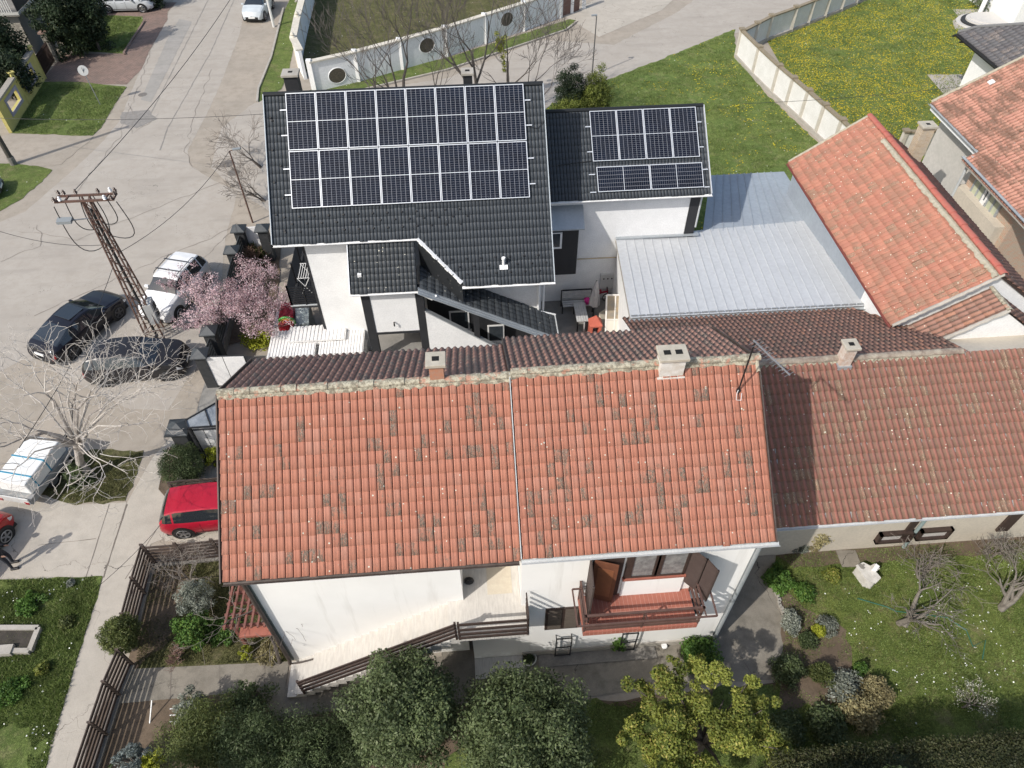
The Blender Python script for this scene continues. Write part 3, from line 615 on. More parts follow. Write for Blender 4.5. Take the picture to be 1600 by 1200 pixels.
for u_ in (2.2, 5.9): brl((u_, 7.66), (u_, 8.7), .98, .04, .05); brl((u_, 8.7), (2.46 if u_ < 4 else 5.62, 8.7), .98, .04, .04)
for u_, v_ in ((2.46, 7.93), (4.05, 7.93), (5.62, 7.93), (2.46, 8.88), (5.62, 8.88)): rl.beam((u_, v_, Zb-.05), (u_, v_, Zb+.97), .045)
for u_ in (2.46, 4.05, 5.62): rl.beam((u_, 7.93, Zb+.92), (u_, 7.66, Zb+.98), .03)
rl.build('railing', simple('balcony_rail', (.085, .045, .038), (.12, .07, .055), .6, 6), bo)
# window / door group above the balcony
MB().box((2.72, 8.90, 4.0), (3.55, 8.949, 6.25)).build('door_surround', brown, rh)
dd_ = MB().obox((3.05, 8.78, 5.1), (.30, -.10, 0), (.006, .02, 0), (0, 0, 1.05)).build('balcony_door', brownl, rh); MB().obox((3.05, 8.755, 5.1), (.2, -.066, 0), (.003, .008, 0), (0, 0, .75)).build('door_panel', simple('amber_panel', (.22, .085, .04), (.18, .07, .035), .4, 5), dd_)
MB().ext([(3.62, 8.949, 3.985), (3.62, 8.949, 4.9), (3.62, 8.89, 4.9), (3.62, 8.87, 3.985)], (1.72, 0, 0)).build('parapet', white, rh)
wf = MB(); fr = 0.06
wx0, wx1, wz0, wz1 = 3.62, 5.3, 4.98, 6.3
for a, b in (((wx0, wz0), (wx1, wz0+fr)), ((wx0, wz1-fr), (wx1, wz1)), ((wx0, wz0+.001), (wx0+fr, wz1)), ((wx1-fr, wz0), (wx1, wz1)), ((4.4, wz0), (4.52, wz1)), ((4.46, wz0+.08), (4.62, wz1-.08)), ((3.68, wz0+.08), (3.82, wz1-.08))):
    wf.box((a[0], 8.885, a[1]), (b[0], 8.946, b[1]))
wo = wf.build('window', brown, rh); MB().box((3.7, 8.915, 5.0), (5.25, 8.947, 6.28)).build('pane', glassl, wo); MB().box((3.6, 8.84, 4.905), (5.36, 8.95, 4.975)).build('sill', terr, wo)
sm = simple('louvre_shutter', (.05, .034, .03), (.065, .046, .04), .6, 5)
def shutter_or_shadow(a, b, z0, z1, parent=None):
    a, b = Vector((*a, 0)), Vector((*b, 0)); d = (b-a); nrm = Vector((-d.y, d.x, 0)).normalized(); m = MB()
    m.obox((a+b)/2+Vector((0, 0, (z0+z1)/2)), d/2, nrm*.012, (0, 0, (z1-z0)/2)); L = d.length
    for k in range(int((z1-z0)/.06)-2):
        z = z0+.1+k*.06; m.obox((a+b)/2+Vector((0, 0, z)), d/2*.86, nrm*.02+Vector((0, 0, .006)), Vector((0, 0, .016)))
    for q in (a, b): m.beam(q+Vector((0, 0, z0)), q+Vector((0, 0, z1)), .045)
    return m.build('shutter_or_shadow', sm, parent or rh)
shutter_or_shadow((2.66, 8.93), (2.60, 8.12), 4.1, 6.2); shutter_or_shadow((5.34, 8.93), (5.62, 8.62), 4.55, 6.28); shutter_or_shadow((5.64, 8.62), (5.83, 8.28), 4.55, 6.28)
# ground floor window with brown roller blinds
gw = MB().box((1.55, 8.90, 1.95), (2.62, 8.949, 3.35)); go = gw.build('window', brown, rh)
bl = MB(); 
for a, b in ((1.63, 2.03), (2.13, 2.5)):
    for k in range(24): bl.box((a, 8.885+.004*(k % 2), 2.02+k*.053), (b, 8.901, 2.07+k*.053))
bl.build('blind', simple('brown_blind', (.13, .105, .085), (.10, .08, .065), .6), go)
gw2 = MB().box((5.72, 8.90, 2.3), (6.2, 8.949, 3.3)); go2 = gw2.build('window', anth, rh); MB().box((5.78, 8.89, 2.36), (6.14, 8.899, 3.24)).build('pane', glass, go2)
def grille(u, z0=.12, z1=1.45, w_=.48):
    m = MB()
    for a in (u, u+w_): m.beam((a, 8.80, z0), (a, 8.80, z1), .035)
    for z in (z0+.04, (z0+z1)/2, z1): m.beam((u, 8.80, z), (u+w_, 8.80, z), .035)
    for a in (u, u+w_): m.beam((a, 8.80, z1-.03), (a, 8.95, z1-.03), .03)
    m.build('grille', black, rh)
grille(1.93); grille(4.0)
# basement light strip
MB().box((1.4, 8.50, .05), (5.2, 8.89, .07)).build('light_well', concd, rh)
# ================================================================ LONG LOW HOUSE AT THE RIGHT
lh = thing('house', 'long single-storey cream house with rolled clay tile roof at the right edge', 'house', (15, 13, 0))
LV, LZ, LEV, LEZ, LU0, LU1 = 15.72, 5.87, 10.87, 3.64, 7.3, 24.0
tl = math.atan2(LZ-LEZ, LV-LEV); Tl = Vector((0, -math.cos(tl), -math.sin(tl))); LL = math.hypot(LZ-LEZ, LV-LEV)
Tlb = Vector((0, math.cos(rad(25)), -math.sin(rad(25))))
MB().ext([(LU0, 11.83, 0), (LU0, 11.83, LEZ+.3), (LU0, LV, LZ-.12), (LU0, 20.0, LZ-.12-(20-LV)*.466), (LU0, 20.0, 0)], (LU1-LU0-.3, 0, 0)).build('wall', cream, lh)
lr = tiled('roof', T_long, lh, (LU0, LV, LZ), (1, 0, 0), Tl, LU1-LU0, LL, .2, .35, PROF_WAVE, jit=.006)
lb = tiled('rear_roof', T_dark, lh, (5.9, LV, LZ), (1, 0, 0), Tlb, 10.6, 5.7, .2, .35, PROF_WAVE, jit=.002, step=.010, clip=[((15.95, 18.9, 0), (1, .47, 0)), ((5.93, 0, 0), (-1, 0, 0))])
p = Vector((LU0, LV, LZ-.03)); q = p+Tl*(LL-.05); nn = Vector((0, 0, -.08)); s_ = p+Tlb*5.6
MB().ext([p, q, q+nn, p+nn], (LU1-LU0-.02, 0, 0)).build('roof_deck', simple('grey_soffit', (.3, .3, .29), (.24, .24, .23), .8), lh)
MB().ext([p+Vector((0, .003, 0)), s_, s_+nn, p+nn+Vector((0, .003, 0))], (8.2, 0, 0)).build('rear_deck', brown, lh)
ridge_caps('ridge', simple('weathered_ridge', (.20, .15, .12), (.38, .34, .27), .9, 4), lr, (7.4, LV, LZ+.02), (16.2, LV, LZ+.02), r=.12, L=.36); mortar('ridge_mortar', M_mort, lr, (7.4, LV, LZ+.02), (15.9, LV, LZ+.02), w=.15)
gutter(lh, (LU0, LEV-.05, LEZ-.03), (LU1, LEV-.05, LEZ-.03), gutw, .06)
pc = Pl(1318, 566, (0, LV, LZ), (0, 0, 1)); chimney(lh, (pc.x, LV-.12, LZ-.05), .36, .36, .78, (simple('chimney_whitewashed', (.62, .56, .50), (.45, .30, .22), .9, 8), capc, darkhole, zinc), cap=.09)
# low windows, posts
def lwin(u0, u1, z0, z1):
    m = MB(); y = 11.82
    for a, b in (((u0, z0), (u1, z0+.09)), ((u0, z1-.09), (u1, z1)), ((u0, z0), (u0+.09, z1)), ((u1-.09, z0), (u1, z1))): m.box((a[0], y-.16, a[1]), (b[0], y+.01, b[1]))
    o = m.build('window', brown, lh); MB().box((u0+.08, y-.05, z0+.08), (u1-.08, y+.005, z1-.08)).build('pane', simple('pale_blind', (.55, .52, .48), (.45, .42, .4), .5, 3), o)
a = Wv(1370, 845, 11.7); lwin(a.x, a.x+1.25, .55, 1.15); lwin(a.x+1.45, a.x+2.6, .58, 1.18)
a = Wv(1420, 838, 11.5); MB().tube([(a.x+.55, 10.95, LEZ-.05), (a.x+.4, 11.45, LEZ-.6), (a.x+.4, 11.72, LEZ-.9), (a.x+.4, 11.72, .1)], .06, 8).build('downpipe', simple('teal_pipe', (.22, .29, .29), (.3, .34, .33), .5), lh, smooth='auto')
MB().box((a.x+.05, 11.76, .6), (a.x+.3, 11.828, 3.3)).build('shutter_or_shadow', brown, lh)  # dark board in place of the downpipe's shadow on the wall
a = Wv(1555, 835, 11.7); MB().box((a.x, 11.74, .7), (a.x+.42, 11.828, 3.5)).build('shutter_or_shadow', brown, lh)
# ================================================================ GARAGE WITH STANDING SEAM METAL ROOF
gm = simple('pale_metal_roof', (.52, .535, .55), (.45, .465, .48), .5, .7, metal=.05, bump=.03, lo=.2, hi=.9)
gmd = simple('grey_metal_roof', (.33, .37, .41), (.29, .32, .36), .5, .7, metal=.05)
gg = thing('garage', 'garage with pale ribbed sheet metal roof between the black house and the diagonal tile roof', 'garage', (10.8, 23.5, 0))
A = Wv(962, 372, 26.0); B = G(1275, 343, A.z-.35); C_ = G(1350, 478, 3.75); D_ = G(985, 497, 3.75)
def quad(a, b, c, d, s, t): return (a.lerp(b, s)).lerp(d.lerp(c, s), t)
m = MB(); NS = 24
for i in range(NS):
    s0, s1 = i/NS, (i+1)/NS
    P = [quad(A, B, C_, D_, s_, t_) for s_, t_ in ((s0, 0), (s1, 0), (s1, 1), (s0, 1))]
    m.poly([P[0], P[1], P[2], P[3]])
    if i: m.beam(P[0]+Vector((0, 0, .015)), P[3]+Vector((0, 0, .015)), .03, .035)
gr = m.build('roof', gm, gg)
m = MB(); m.ext([A+Vector((0, 0, -.12)), B+Vector((0, 0, -.12)), C_+Vector((0, 0, -.12)), D_+Vector((0, 0, -.12))], (0, 0, -.08)); m.build('roof_deck', simple('timber_edge', (.3, .28, .25), None, .8), gg)
m = MB(); sg = 30
for i in range(sg):
    a = D_.lerp(C_, (i+.1)/sg); b = D_.lerp(C_, (i+.9)/sg); m.beam(a+Vector((0, .06, .07)), b+Vector((0, .06, .07)), .02, .07)
m.build('snow_rail', zinc, gg); gutter(gg, D_+Vector((-.05, -.05, -.06)), C_+Vector((.05, -.05, -.06)), zinc, .08)
MB().beam(A+Vector((0, -.05, .04)), Vector((10.3, 25.98, A.z+.03)), .22, .06).build('flashing', zinc, gg)
# rear slope of the garage and side walls
E1 = G(1110, 274, 3.2); E2 = G(1225, 268, 3.2); B2 = B+Vector((0, 0, -.03)); A2 = Vector((10.32, 25.4, B.z+.2))
m = MB(); NS = 11
for i in range(NS):
    P = [quad(A2, B2, E2, E1, s_, t_) for s_, t_ in ((i/NS, 0), ((i+1)/NS, 0), ((i+1)/NS, 1), (i/NS, 1))]; m.poly(P)
    if i < 9: m.beam(P[1]+Vector((0, 0, .02)), P[2]+Vector((0, 0, .02)), .04, .05)
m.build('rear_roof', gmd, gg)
m = MB(); m.ext([D_+Vector((.1, .1, -.14)), C_+Vector((-.1, .1, -.14)), B+Vector((-.1, 0, -.18)), E2+Vector((-.1, 0, -.1)), E1+Vector((0, 0, -.1)), Vector((10.4, 26.6, 3.1)), Vector((A.x+.1, 25.9, A.z-.2))][:4], (0, 0, 0)) if 0 else None
for a, b in ((D_+Vector((.12, .12, 0)), C_+Vector((-.12, .12, 0))), (Vector((D_.x+.12, D_.y+.12, 0)), Vector((A.x+.12, 25.9, 0))), (C_+Vector((-.1, .1, 0)), B+Vector((-.1, 0, 0)))):
    pa, pb_ = Vector((a.x, a.y, 0)), Vector((b.x, b.y, 0)); m.ext([pa, pb_, pb_+Vector((0, 0, 3.5)), pa+Vector((0, 0, 3.5))], (.0, .1, 0) if abs(pa.x-pb_.x) > 3 else (.1, 0, 0))
m.build('wall', white2, gg)
# ================================================================ HOUSE WITH N-S RIDGE (diagonal in the picture)
dh = thing('house', 'white gabled house with orange tile roof sloping down to the metal garage roof', 'house', (19, 24, 0))
DE, DEU, DR, DRU, DV0, DV1 = 4.8, 15.35, 7.0, 18.5, 18.2, 29.6
td = math.atan2(DR-DE, DRU-DEU); Tdd = Vector((-math.cos(td), 0, -math.sin(td))); DL = math.hypot(DR-DE, DRU-DEU); Tde = Vector((math.cos(td), 0, -math.sin(td)))
dr = tiled('roof', T_diag, dh, (DRU, DV1, DR), (0, -1, 0), Tdd, DV1-DV0, DL, .21, .35, PROF_FLAT)
MB().ext([(DRU, DV1-.05, DR-.03), (DEU+.05, DV1-.05, DE-.01), (DEU+.05, DV1-.05, DE-.12), (DRU, DV1-.05, DR-.15), (DRU*2-DEU-.3, DV1-.05, DE+.06), (DRU*2-DEU-.3, DV1-.05, DE+.18)], (0, -(DV1-DV0-.08), 0)).build('roof_deck', brown, dh)
tiled('rear_roof', T_dark, dh, (DRU, DV1, DR), (0, -1, 0), Tde, DV1-DV0, DL-.3, .21, .35, PROF_WAVE)
ridge_caps('ridge', M_redcap, dr, (DRU, DV1, DR+.02), (DRU, DV0, DR+.02), r=.13, L=.4); mortar('ridge_mortar', M_mortp, dr, (DRU-.16, DV1-2, DR-.06), (DRU-.16, DV0, DR-.06), w=.14, drop=.05)
mortar('verge_mortar', M_mortp, dr, Vector((DRU, DV1+.02, DR+.03)), Vector((DEU, DV1+.02, DE+.03)), w=.07, drop=.02); mortar('verge_mortar', conc, dr, Vector((DRU, DV0-.02, DR+.03)), Vector((DEU, DV0-.02, DE+.03)), w=.07, drop=.02)
gutter(dh, (DEU-.05, DV1, DE-.03), (DEU-.05, DV0, DE-.03), simple('red_gutter', (.2, .05, .04), (.14, .05, .04), .6), .06)
MB().ext([(DEU+.35, DV0+.12, 0), (DEU+.35, DV0+.12, DE+.08), (DRU, DV0+.12, DR-.16), (DRU*2-DEU-.4, DV0+.12, DE+.08), (DRU*2-DEU-.4, DV0+.12, 0)], (0, DV1-DV0-.3, 0)).build('wall', white2, dh)
MB().box((DEU+.318, 20.9, 3.0), (DEU+.347, DV1-.2, DE-.25)).build('wall_flashing', gmd, dh)
bc = G(1420, 245, 4.6); cb = chimney(dh, (Wv(1432, 235, 28.3).x, 28.3, 5.4), .55, .45, 1.7, (ylwbrick, capc, darkhole, zinc), cap=.1, flash=False)
# lower mossy extension in front of it
ex = thing('house_extension', 'low mossy-roofed extension with white gable wall behind the long cream house roof', 'extension', (17.5, 17, 0))
eT = Wv(1548, 450, DV0-.05); eB = Wv(1402, 516, DV0-.05); eR2 = Wv(1583, 486, 16.05)
XR, XZ = eT.x, eT.z; xe = DEU+.1; ze = eB.z
te = math.atan2(XZ-ze, XR-eB.x); Te = Vector((-math.cos(te), 0, -math.sin(te))); Tr = Vector((math.cos(te), 0, -math.sin(te))); EL_ = (XZ-ze)/math.sin(te)
tiled('roof', T_dark, ex, (XR, DV0-.03, XZ), (0, -1, 0), Te, DV0-16.95, EL_+.1, .2, .33, PROF_WAVE, jit=.002, step=.012); tiled('roof', T_dark, ex, (XR, DV0-.03, XZ), (0, -1, 0), Tr, DV0-16.95, EL_, .2, .33, PROF_WAVE, jit=.002, step=.012)
ridge_caps('ridge', M_mort, ex, (XR, DV0-.05, XZ+.02), (XR, 16.95, XZ+.02), r=.09); mortar('verge_mortar', conc, ex, Vector((XR, 16.95, XZ+.03)), Vector((XR, 16.95, XZ+.03))+Te*EL_, w=.08, drop=.02)
MB().ext([(eB.x+.2, 17.02, 0), (eB.x+.2, 17.02, ze-.03), (XR, 17.02, XZ-.12), (2*XR-eB.x-.2, 17.02, ze-.03), (2*XR-eB.x-.2, 17.02, 0)], (0, DV0-17.05, 0)).build('wall', white2, ex)
print('ext', eT, eB, 'garage', A, B, C_, D_, E1, E2)
# ================================================================ BLACK-ROOFED HOUSE WITH SOLAR PANELS
bh = thing('house', 'tall white house with anthracite tile roof and a block of sixteen solar panels', 'house', (-2, 25, 0))
P0 = G(447, 148, 10.19); TB = rad(42); Tk = Vector((0, -math.cos(TB), -math.sin(TB))); NB = Vector((0, -math.sin(TB), math.cos(TB)))
c = {k: Pl(x, y, P0, NB) for k, (x, y) in dict(tl=(412, 150), tr=(848, 130), br=(865, 440), bl=(427, 383), d1=(652, 374), d2=(722, 443)).items()}
print({k: tuple(round(q, 2) for q in v) for k, v in c.items()})
c0 = c; BU0, BU1 = (c['tl'].x+c['bl'].x)/2, (c['tr'].x+c['br'].x)/2; BRV, BRZ = (c['tl'].y+c['tr'].y)/2, (c['tl'].z+c['tr'].z)/2
BUD = c['d1'].x; L1 = (BRV-c['bl'].y)/math.cos(TB); L2 = (BRV-c['br'].y)/math.cos(TB)
pw = (BUD-BU0)/round((BUD-BU0)/.28)
O = Vector((BU0, BRV, BRZ))
rA = tiled('roof', T_black, bh, O, (1, 0, 0), Tk, BUD-BU0, L1, pw, .31, PROF_BLACK, jit=.001, step=.010)
rh1 = L1/round(L1/.31)
dd = c['d2']-c['d1']; cn = Vector((dd.y, -dd.x, 0))
if cn.x > 0: cn = -cn
rB = tiled('roof', T_black, bh, Vector((BUD, BRV, BRZ)), (1, 0, 0), Tk, BU1-BUD, L2, pw, rh1, PROF_BLACK, jit=.001, step=.010, u0=30, clip=[(c['d1'], cn)])
EL1 = O+Tk*L1; EL2 = O+Tk*L2
m = MB(); p = O+Vector((0, 0, -.04)); n_ = Vector((0, 0, -.12))
m.ext([p, p+Tk*(L1-.04), p+Tk*(L1-.04)+n_, p+n_], (BUD-BU0, 0, 0)); p = Vector((BUD+.001, BRV, BRZ-.04))
m.ext([p, p+Tk*(L1-.05), p+Tk*(L1-.05)+n_, p+n_], (BU1-BUD-.02, 0, 0))
p2 = Vector((c['d2'].x, BRV, BRZ-.041))+Tk*(L1-.3); m.ext([p2, p2+Tk*(L2-L1+.25), p2+Tk*(L2-L1+.25)+n_, p2+n_], (BU1-c['d2'].x-.02, 0, 0))
Tkb = Vector((0, math.cos(TB), -math.sin(TB))); q = O+Vector((0, 0.001, -.02)); m.ext([q, q+Tkb*6.3, q+Tkb*6.3+n_, q+n_], (BU1-BU0, 0, 0)); m.build('roof_deck', anth, bh)
MB().tube([(BU0-.02, BRV, BRZ+.03), (BU1+.02, BRV, BRZ+.03)], .09, 8).build('ridge', T_black, rA)
for u_, L_ in ((BU0-.02, L1), (BU1+.02, L2)):
    a = Vector((u_, BRV, BRZ+.0)); MB().beam(a, a+Tk*L_, .03, .2).build('verge_flashing', simple('pale_blue_verge', (.40, .44, .47), None, .5), bh)
gutter(bh, (BU0, EL1.y-.04, EL1.z-.02), (BUD+.1, EL1.y-.04, EL1.z-.02), white2, .07); gutter(bh, (c['d2'].x, EL2.y-.04, EL2.z-.02), (BU1+.05, EL2.y-.04, EL2.z-.02), white2, .07)
# white ragged flashing on the diagonal cut
m = MB(); N = 14
for i in range(N):
    a = c['d1'].lerp(c['d2'], i/N); b = c['d1'].lerp(c['d2'], (i+1)/N); wd = .13+.05*(i % 4 == 1); m.beam(a+Vector((0, 0, .03)), b+Vector((0, 0, .03)), wd, .05)
m.build('flashing', white2, bh)
# walls
WL = EL1.y+.38; WR = EL1.y+.04; e = .2
def rz(v): return BRZ-(abs(BRV-v))*math.tan(TB)-e
xl, xr = BU0+.95, BU1-.3
m = MB(); vb = BRV+4.3
def prof(u, v0): return [(u, v0, 0), (u, v0, rz(v0)), (u, BRV, BRZ-e), (u, vb, rz(vb)), (u, vb, 0)]
m.ext(prof(xl, WL), (.06, 0, 0), 1); m.ext(prof(xl+.06, WL-.0), (xr-xl-.06, 0, 0), 0)
m.ext([(.4, WR, 0), (.4, WR, rz(WR)-.02), (.4, WL-.004, rz(WL)-.03), (.4, WL-.004, 0)], (xr-.403, 0, 0))
m.build('wall', [white2, anth], bh)
MB().box((xl-.004, WL-.012, 0), (xl+.10, WL-.002, rz(WL))).build('corner_strip', anth, bh)
dp_ = MB().tube([(xr-.12, EL2.y, EL2.z-.05), (xr-.12, WR-.08, EL2.z-.5), (xr-.12, WR-.08, 2.6)], .05, 8).tube([(xr+.12, EL2.y+.3, EL2.z-.2), (xr+.12, WR+.2, EL2.z-.6), (xr+.12, WR+.2, .1)], .05, 8); dp_.build('downpipe', white2, bh, smooth='auto')
# snow guards
sg = MB().box((-.03, -.03, 0), (.03, .03, .07)); sgo = sg.build('snow_guard', black, bh); sgo.matrix_parent_inverse = Matrix.Translation(-bh.location)
def guard(u, t): 
    o = sgo.copy(); COL.objects.link(o); q = Vector((u, BRV, BRZ))+Tk*t; o.location = q; o.rotation_euler = (TB, 0, 0)
for k in range(3):
    for i in range(13): guard(BU0+.5+i*.56+(.28 if k == 1 else 0), rh1*(round(L1/rh1)-1.5-k*1.0) if k != 2 else L1-rh1*3.4)
for k in range(3):
    for i in range(9): 
        u = c['d2'].x-.9+i*.56+(.28 if k == 1 else 0)
        if u < BU1-.1: guard(u, L2-rh1*(1.5+k))
for i in range(8): guard(BU0+.2+.28*(i % 2), .9+i*.62)
sgo.location = Vector((BU0+.25, BRV, BRZ))+Tk*1.0; sgo.rotation_euler = (TB, 0, 0)
# vent
vq = Pl(787, 418, P0, NB); v_ = MB().obox(vq+NB*.04, (.16, 0, 0), Tk*.09, NB*.03).build('vent', white2, bh); MB().lathe(vq+Tk*-.05, [(.05, .0), (.05, .34), (.075, .34), (.075, .42)], 12).build('vent_pipe', white2, v_)
# chimneys: behind the ridge
chimney(bh, (Wv(457, 128, BRV+2.2).x, BRV+2.2, BRZ-2.), .55, .5, Wv(457, 112, BRV+2.2).z-BRZ+2.-.1, (anth, conc, darkhole, anth), cap=.1, flash=False)
chimney(bh, (Wv(731, 128, BRV+1.0).x, BRV+1.0, BRZ-1.), .36, .4, Wv(731, 110, BRV+1.0).z-BRZ+1.-.1, (anth, conc, darkhole, anth), cap=.1, flash=False)
# ---- solar panels
def panelmat():
    t = NT('photovoltaic_cells'); uv = t.tc.outputs['UV']; sp = t.n('SeparateXYZ'); t.l(uv, sp.inputs[0]); u, v = sp.outputs[0], sp.outputs[1]
    fu = t.math('FRACT', t.math('MULTIPLY', u, 6.)); fv = t.math('FRACT', t.math('MULTIPLY', v, 24.))
    eu = t.math('LESS_THAN', t.math('ABSOLUTE', t.math('SUBTRACT', fu, .5)), .462); ev = t.math('LESS_THAN', t.math('ABSOLUTE', t.math('SUBTRACT', fv, .5)), .465)
    cell = t.math('MULTIPLY', eu, ev)
    fb = t.math('FRACT', t.math('MULTIPLY', u, 54.)); bb = t.math('GREATER_THAN', fb, .86)
    nz = t.noise(1.1, 3, .5)
    base = t.mix(t.ramp(nz, .35, .65), (.004, .005, .010), (.007, .010, .020)); base = t.mix(t.math('MULTIPLY', bb, .06), base, (.12, .13, .17))
    col = t.mix(cell, (.20, .21, .235), base); t.b.inputs['Coat Weight'].default_value = .0; t.b.inputs['Coat Roughness'].default_value = .12
    return t.out(col, .22, 0, .22)
pvm = panelmat(); alum = simple('aluminium_frame', (.72, .74, .76), None, .35, metal=.4)
def panel(parent, org, S, T, N, w, l, vert=True):
    """org: top-left corner on the tile surface"""
    org = Vector(org)+N*.12; m = MB(); f = .028; N1 = N*.02
    def bar(a, b, ww, s): m.obox((a+b)/2, (b-a)/2, s*ww/2, N1)
    A_, B_, C2, D2 = org, org+S*w, org+S*w+T*l, org+T*l
    bar(A_+T*f/2, B_+T*f/2, f, T); bar(D2-T*f/2, C2-T*f/2, f, T); bar(A_+S*f/2+T*f, D2+S*f/2-T*f, f, S); bar(B_-S*f/2+T*f, C2-S*f/2-T*f, f, S)
    if vert: bar(A_+T*(l/2)+S*f-N*.006, B_+T*(l/2)-S*f-N*.006, .022, T)
    else: bar(A_+S*(w/2)+T*f-N*.006, D2+S*(w/2)-T*f-N*.006, .022, S)
    fo = m.build('solar_panel', alum, parent)
    V = [A_+S*f+T*f, B_-S*f+T*f, C2-S*f-T*f, D2+S*f-T*f]; uv = [(0, 0), (1, 0), (1, 1), (0, 1)] if vert else [(0, 0), (0, 1), (1, 1), (1, 0)]
    npmesh('cells', [tuple(q+N*.006) for q in V], [(0, 1, 2, 3)], pvm, fo, uv=uv); return fo
def off(o, d):
    c = o.copy(); COL.objects.link(c); c.location = Vector(o.location)+d
    for ch in o.children: k = ch.copy(); COL.objects.link(k); k.parent = c
    return c
Sx = Vector((1, 0, 0)); AR = (Pl(818, 134, P0, NB)-P0).length; AH = (Pl(459, 328, P0, NB)-P0).length
pwid = AR/8; plen = AH/2
first = panel(bh, Vector((P0.x, P0.y, P0.z)), Sx, Tk, NB, pwid-.02, plen-.03)
for r in range(2):
    for i in range(8):
        if r or i: off(first, Sx*pwid*i+Tk*(plen+.01)*r)
m = MB()
for t_ in (.28, .72, 1.3, 1.75): 
    for u_ in (P0.x-.22, P0.x+AR): m.obox(Vector((u_+.1, P0.y, P0.z))+Tk*plen*t_+NB*.075, (.13, 0, 0), Tk*.02, NB*.02)
m.build('mounting_rail', alum, bh)
cb_ = MB().tube([P0+Sx*(AR+.1)+Tk*plen*.75+NB*.08, P0+Sx*(AR+.45)+Tk*(plen*.78)+NB*.06, P0+Sx*(AR+.85)+Tk*plen*.6+NB*.06], .012, 6); cb_.build('cable', black, bh)
# ---- porch in front
pg = {k: None for k in 'ab'}
pt_v, pt_z = EL1.y+.08, EL1.z-.14; pn = NB; pp = Vector((0, pt_v, pt_z))
a = Pl(548, 379, pp, pn); b = Pl(543, 460, pp, pn); c2 = Pl(652, 457, pp, pn); pu0 = (a.x+b.x)/2; pu1 = c2.x; pl_ = (pt_v-b.y)/math.cos(TB)
print('porch', a, b, c2, pl_)
PO = Vector((pu0, pt_v, pt_z)); pr = tiled('porch_roof', T_blackm, bh, PO, (1, 0, 0), Tk, pu1-pu0, pl_, .33, pl_/8, PROF_BLACK, jit=.003)
q = PO+Vector((0, 0, -.04)); MB().ext([q, q+Tk*(pl_-.03), q+Tk*(pl_-.03)+n_, q+n_], (pu1-pu0, 0, 0)).build('porch_deck', anth, bh)
pe = PO+Tk*pl_; gutter(bh, (pu0-.03, pe.y-.04, pe.z-.02), (pu1+.05, pe.y-.04, pe.z-.02), white2, .065)
pv = pe.y+.2
MB().beam(PO+Vector((-.02, 0, .02)), pe+Vector((-.02, 0, .02)), .03, .14).build('verge_flashing', alum, bh)
ca = Wv(563, 463, pv).x; ca2 = Wv(577, 463, pv).x; cb1 = Wv(648, 460, pv).x; cb2 = Wv(661, 460, pv).x; zb = Wv(665, 519, pv).z; zt = pe.z-.05
m = MB().box((ca, pv, 0), (ca2, pv+.25, zt)).box((cb1, pv, 0), (cb2, pv+.25, zt)).box((ca2, pv, zb), (cb1, pv+.2, zb+.12)); m.build('porch_column', anth, bh)
MB().box((ca2, pv+.02, zb+.12), (cb1, pv+.2, zt+.1)).box((ca, pv+.26, zb), (ca+.15, WL, zt+.6)).build('porch_wall', white2, bh)
lx = Wv(616, 503, pv); MB().tube([(lx.x, pv-.02, lx.z), (lx.x, pv-.12, lx.z), (lx.x, pv-.12, lx.z-.12)], .03, 8).build('lamp', black, bh)
# porch floor, railing
zf = 1.0
MB().box((ca, pv-.3, 0), (cb2, WL, zf)).build('porch_floor', yard, bh)
m = MB()
for k in (.1, .25, .4): m.beam((ca2+.2, pv-.1, zf+k), (cb1, pv-.1, zf+k), .03)
m.build('railing', black, bh)
# ---- stair and its sloping roof strip
sv_ = pe.y
g0 = Wv(655, 450, sv_); g1_ = Wv(872, 527, sv_); sS = (g1_-g0); sS.y = 0; sl_ = sS.length; sS.normalize(); top_v = WR-.04
print('strip', g0, g1_, sl_)
sn = Vector((-sS.z, 0, sS.x)); 
if sn.z < 0: sn = -sn
strip = tiled('stair_roof', T_blackm, bh, Vector((g0.x, top_v, g0.z)), sS, (0, -1, 0), sl_, top_v-sv_, .33, .27, [(0, -.01), (.1, .012), (.5, .02), (.9, .012), (1, -.01)], jit=.003)
q = Vector((g0.x, top_v, g0.z-.05)); MB().ext([q, q+sS*sl_, q+sS*sl_+Vector((0, 0, -.1)), q+Vector((0, 0, -.1))], (0, -(top_v-sv_), 0)).build('stair_roof_deck', anth, bh)
m = MB()
for dv, hh, ww in ((-.03, .02, .1), (-.14, -.01, .12), (-.26, -.04, .12)): m.beam(Vector((g0.x-.05, sv_+dv, g0.z+hh)), Vector((g0.x-.05, sv_+dv, g0.z+hh))+sS*(sl_+.05), ww, .03)
m.build('stair_gutter', zinc, bh)
e_ = Vector((g0.x, sv_, g0.z))+sS*sl_; MB().beam(e_+Vector((.02, -.1, 0)), Vector((e_.x+.02, top_v, e_.z)), .05, .1).build('verge_flashing', gutw, bh)
MB().tube([(e_.x+.05, top_v, e_.z+.02), (xr-.12, WR-.1, e_.z+.35), (xr-.12, WR-.08, e_.z+.7)], .045, 8).tube([Vector((pu1, pe.y-.05, pe.z-.05)), Vector((pu1+.55, pe.y-.12, pe.z-.38)), Vector((pu1+.75, pe.y-.1, pe.z-.2))], .045, 8).build('rain_pipe', white2, bh)
_zr = lambda u: g0.z-.16+(u-g0.x)*sS.z/sS.x
MB().ext([(.38, WR-.03, 0), (.38, WR-.03, _zr(.38)), (xr-.3, WR-.03, _zr(xr-.3)), (xr-.3, WR-.03, 0)], (0, .025, 0)).build('dark_cladding', anth, bh)
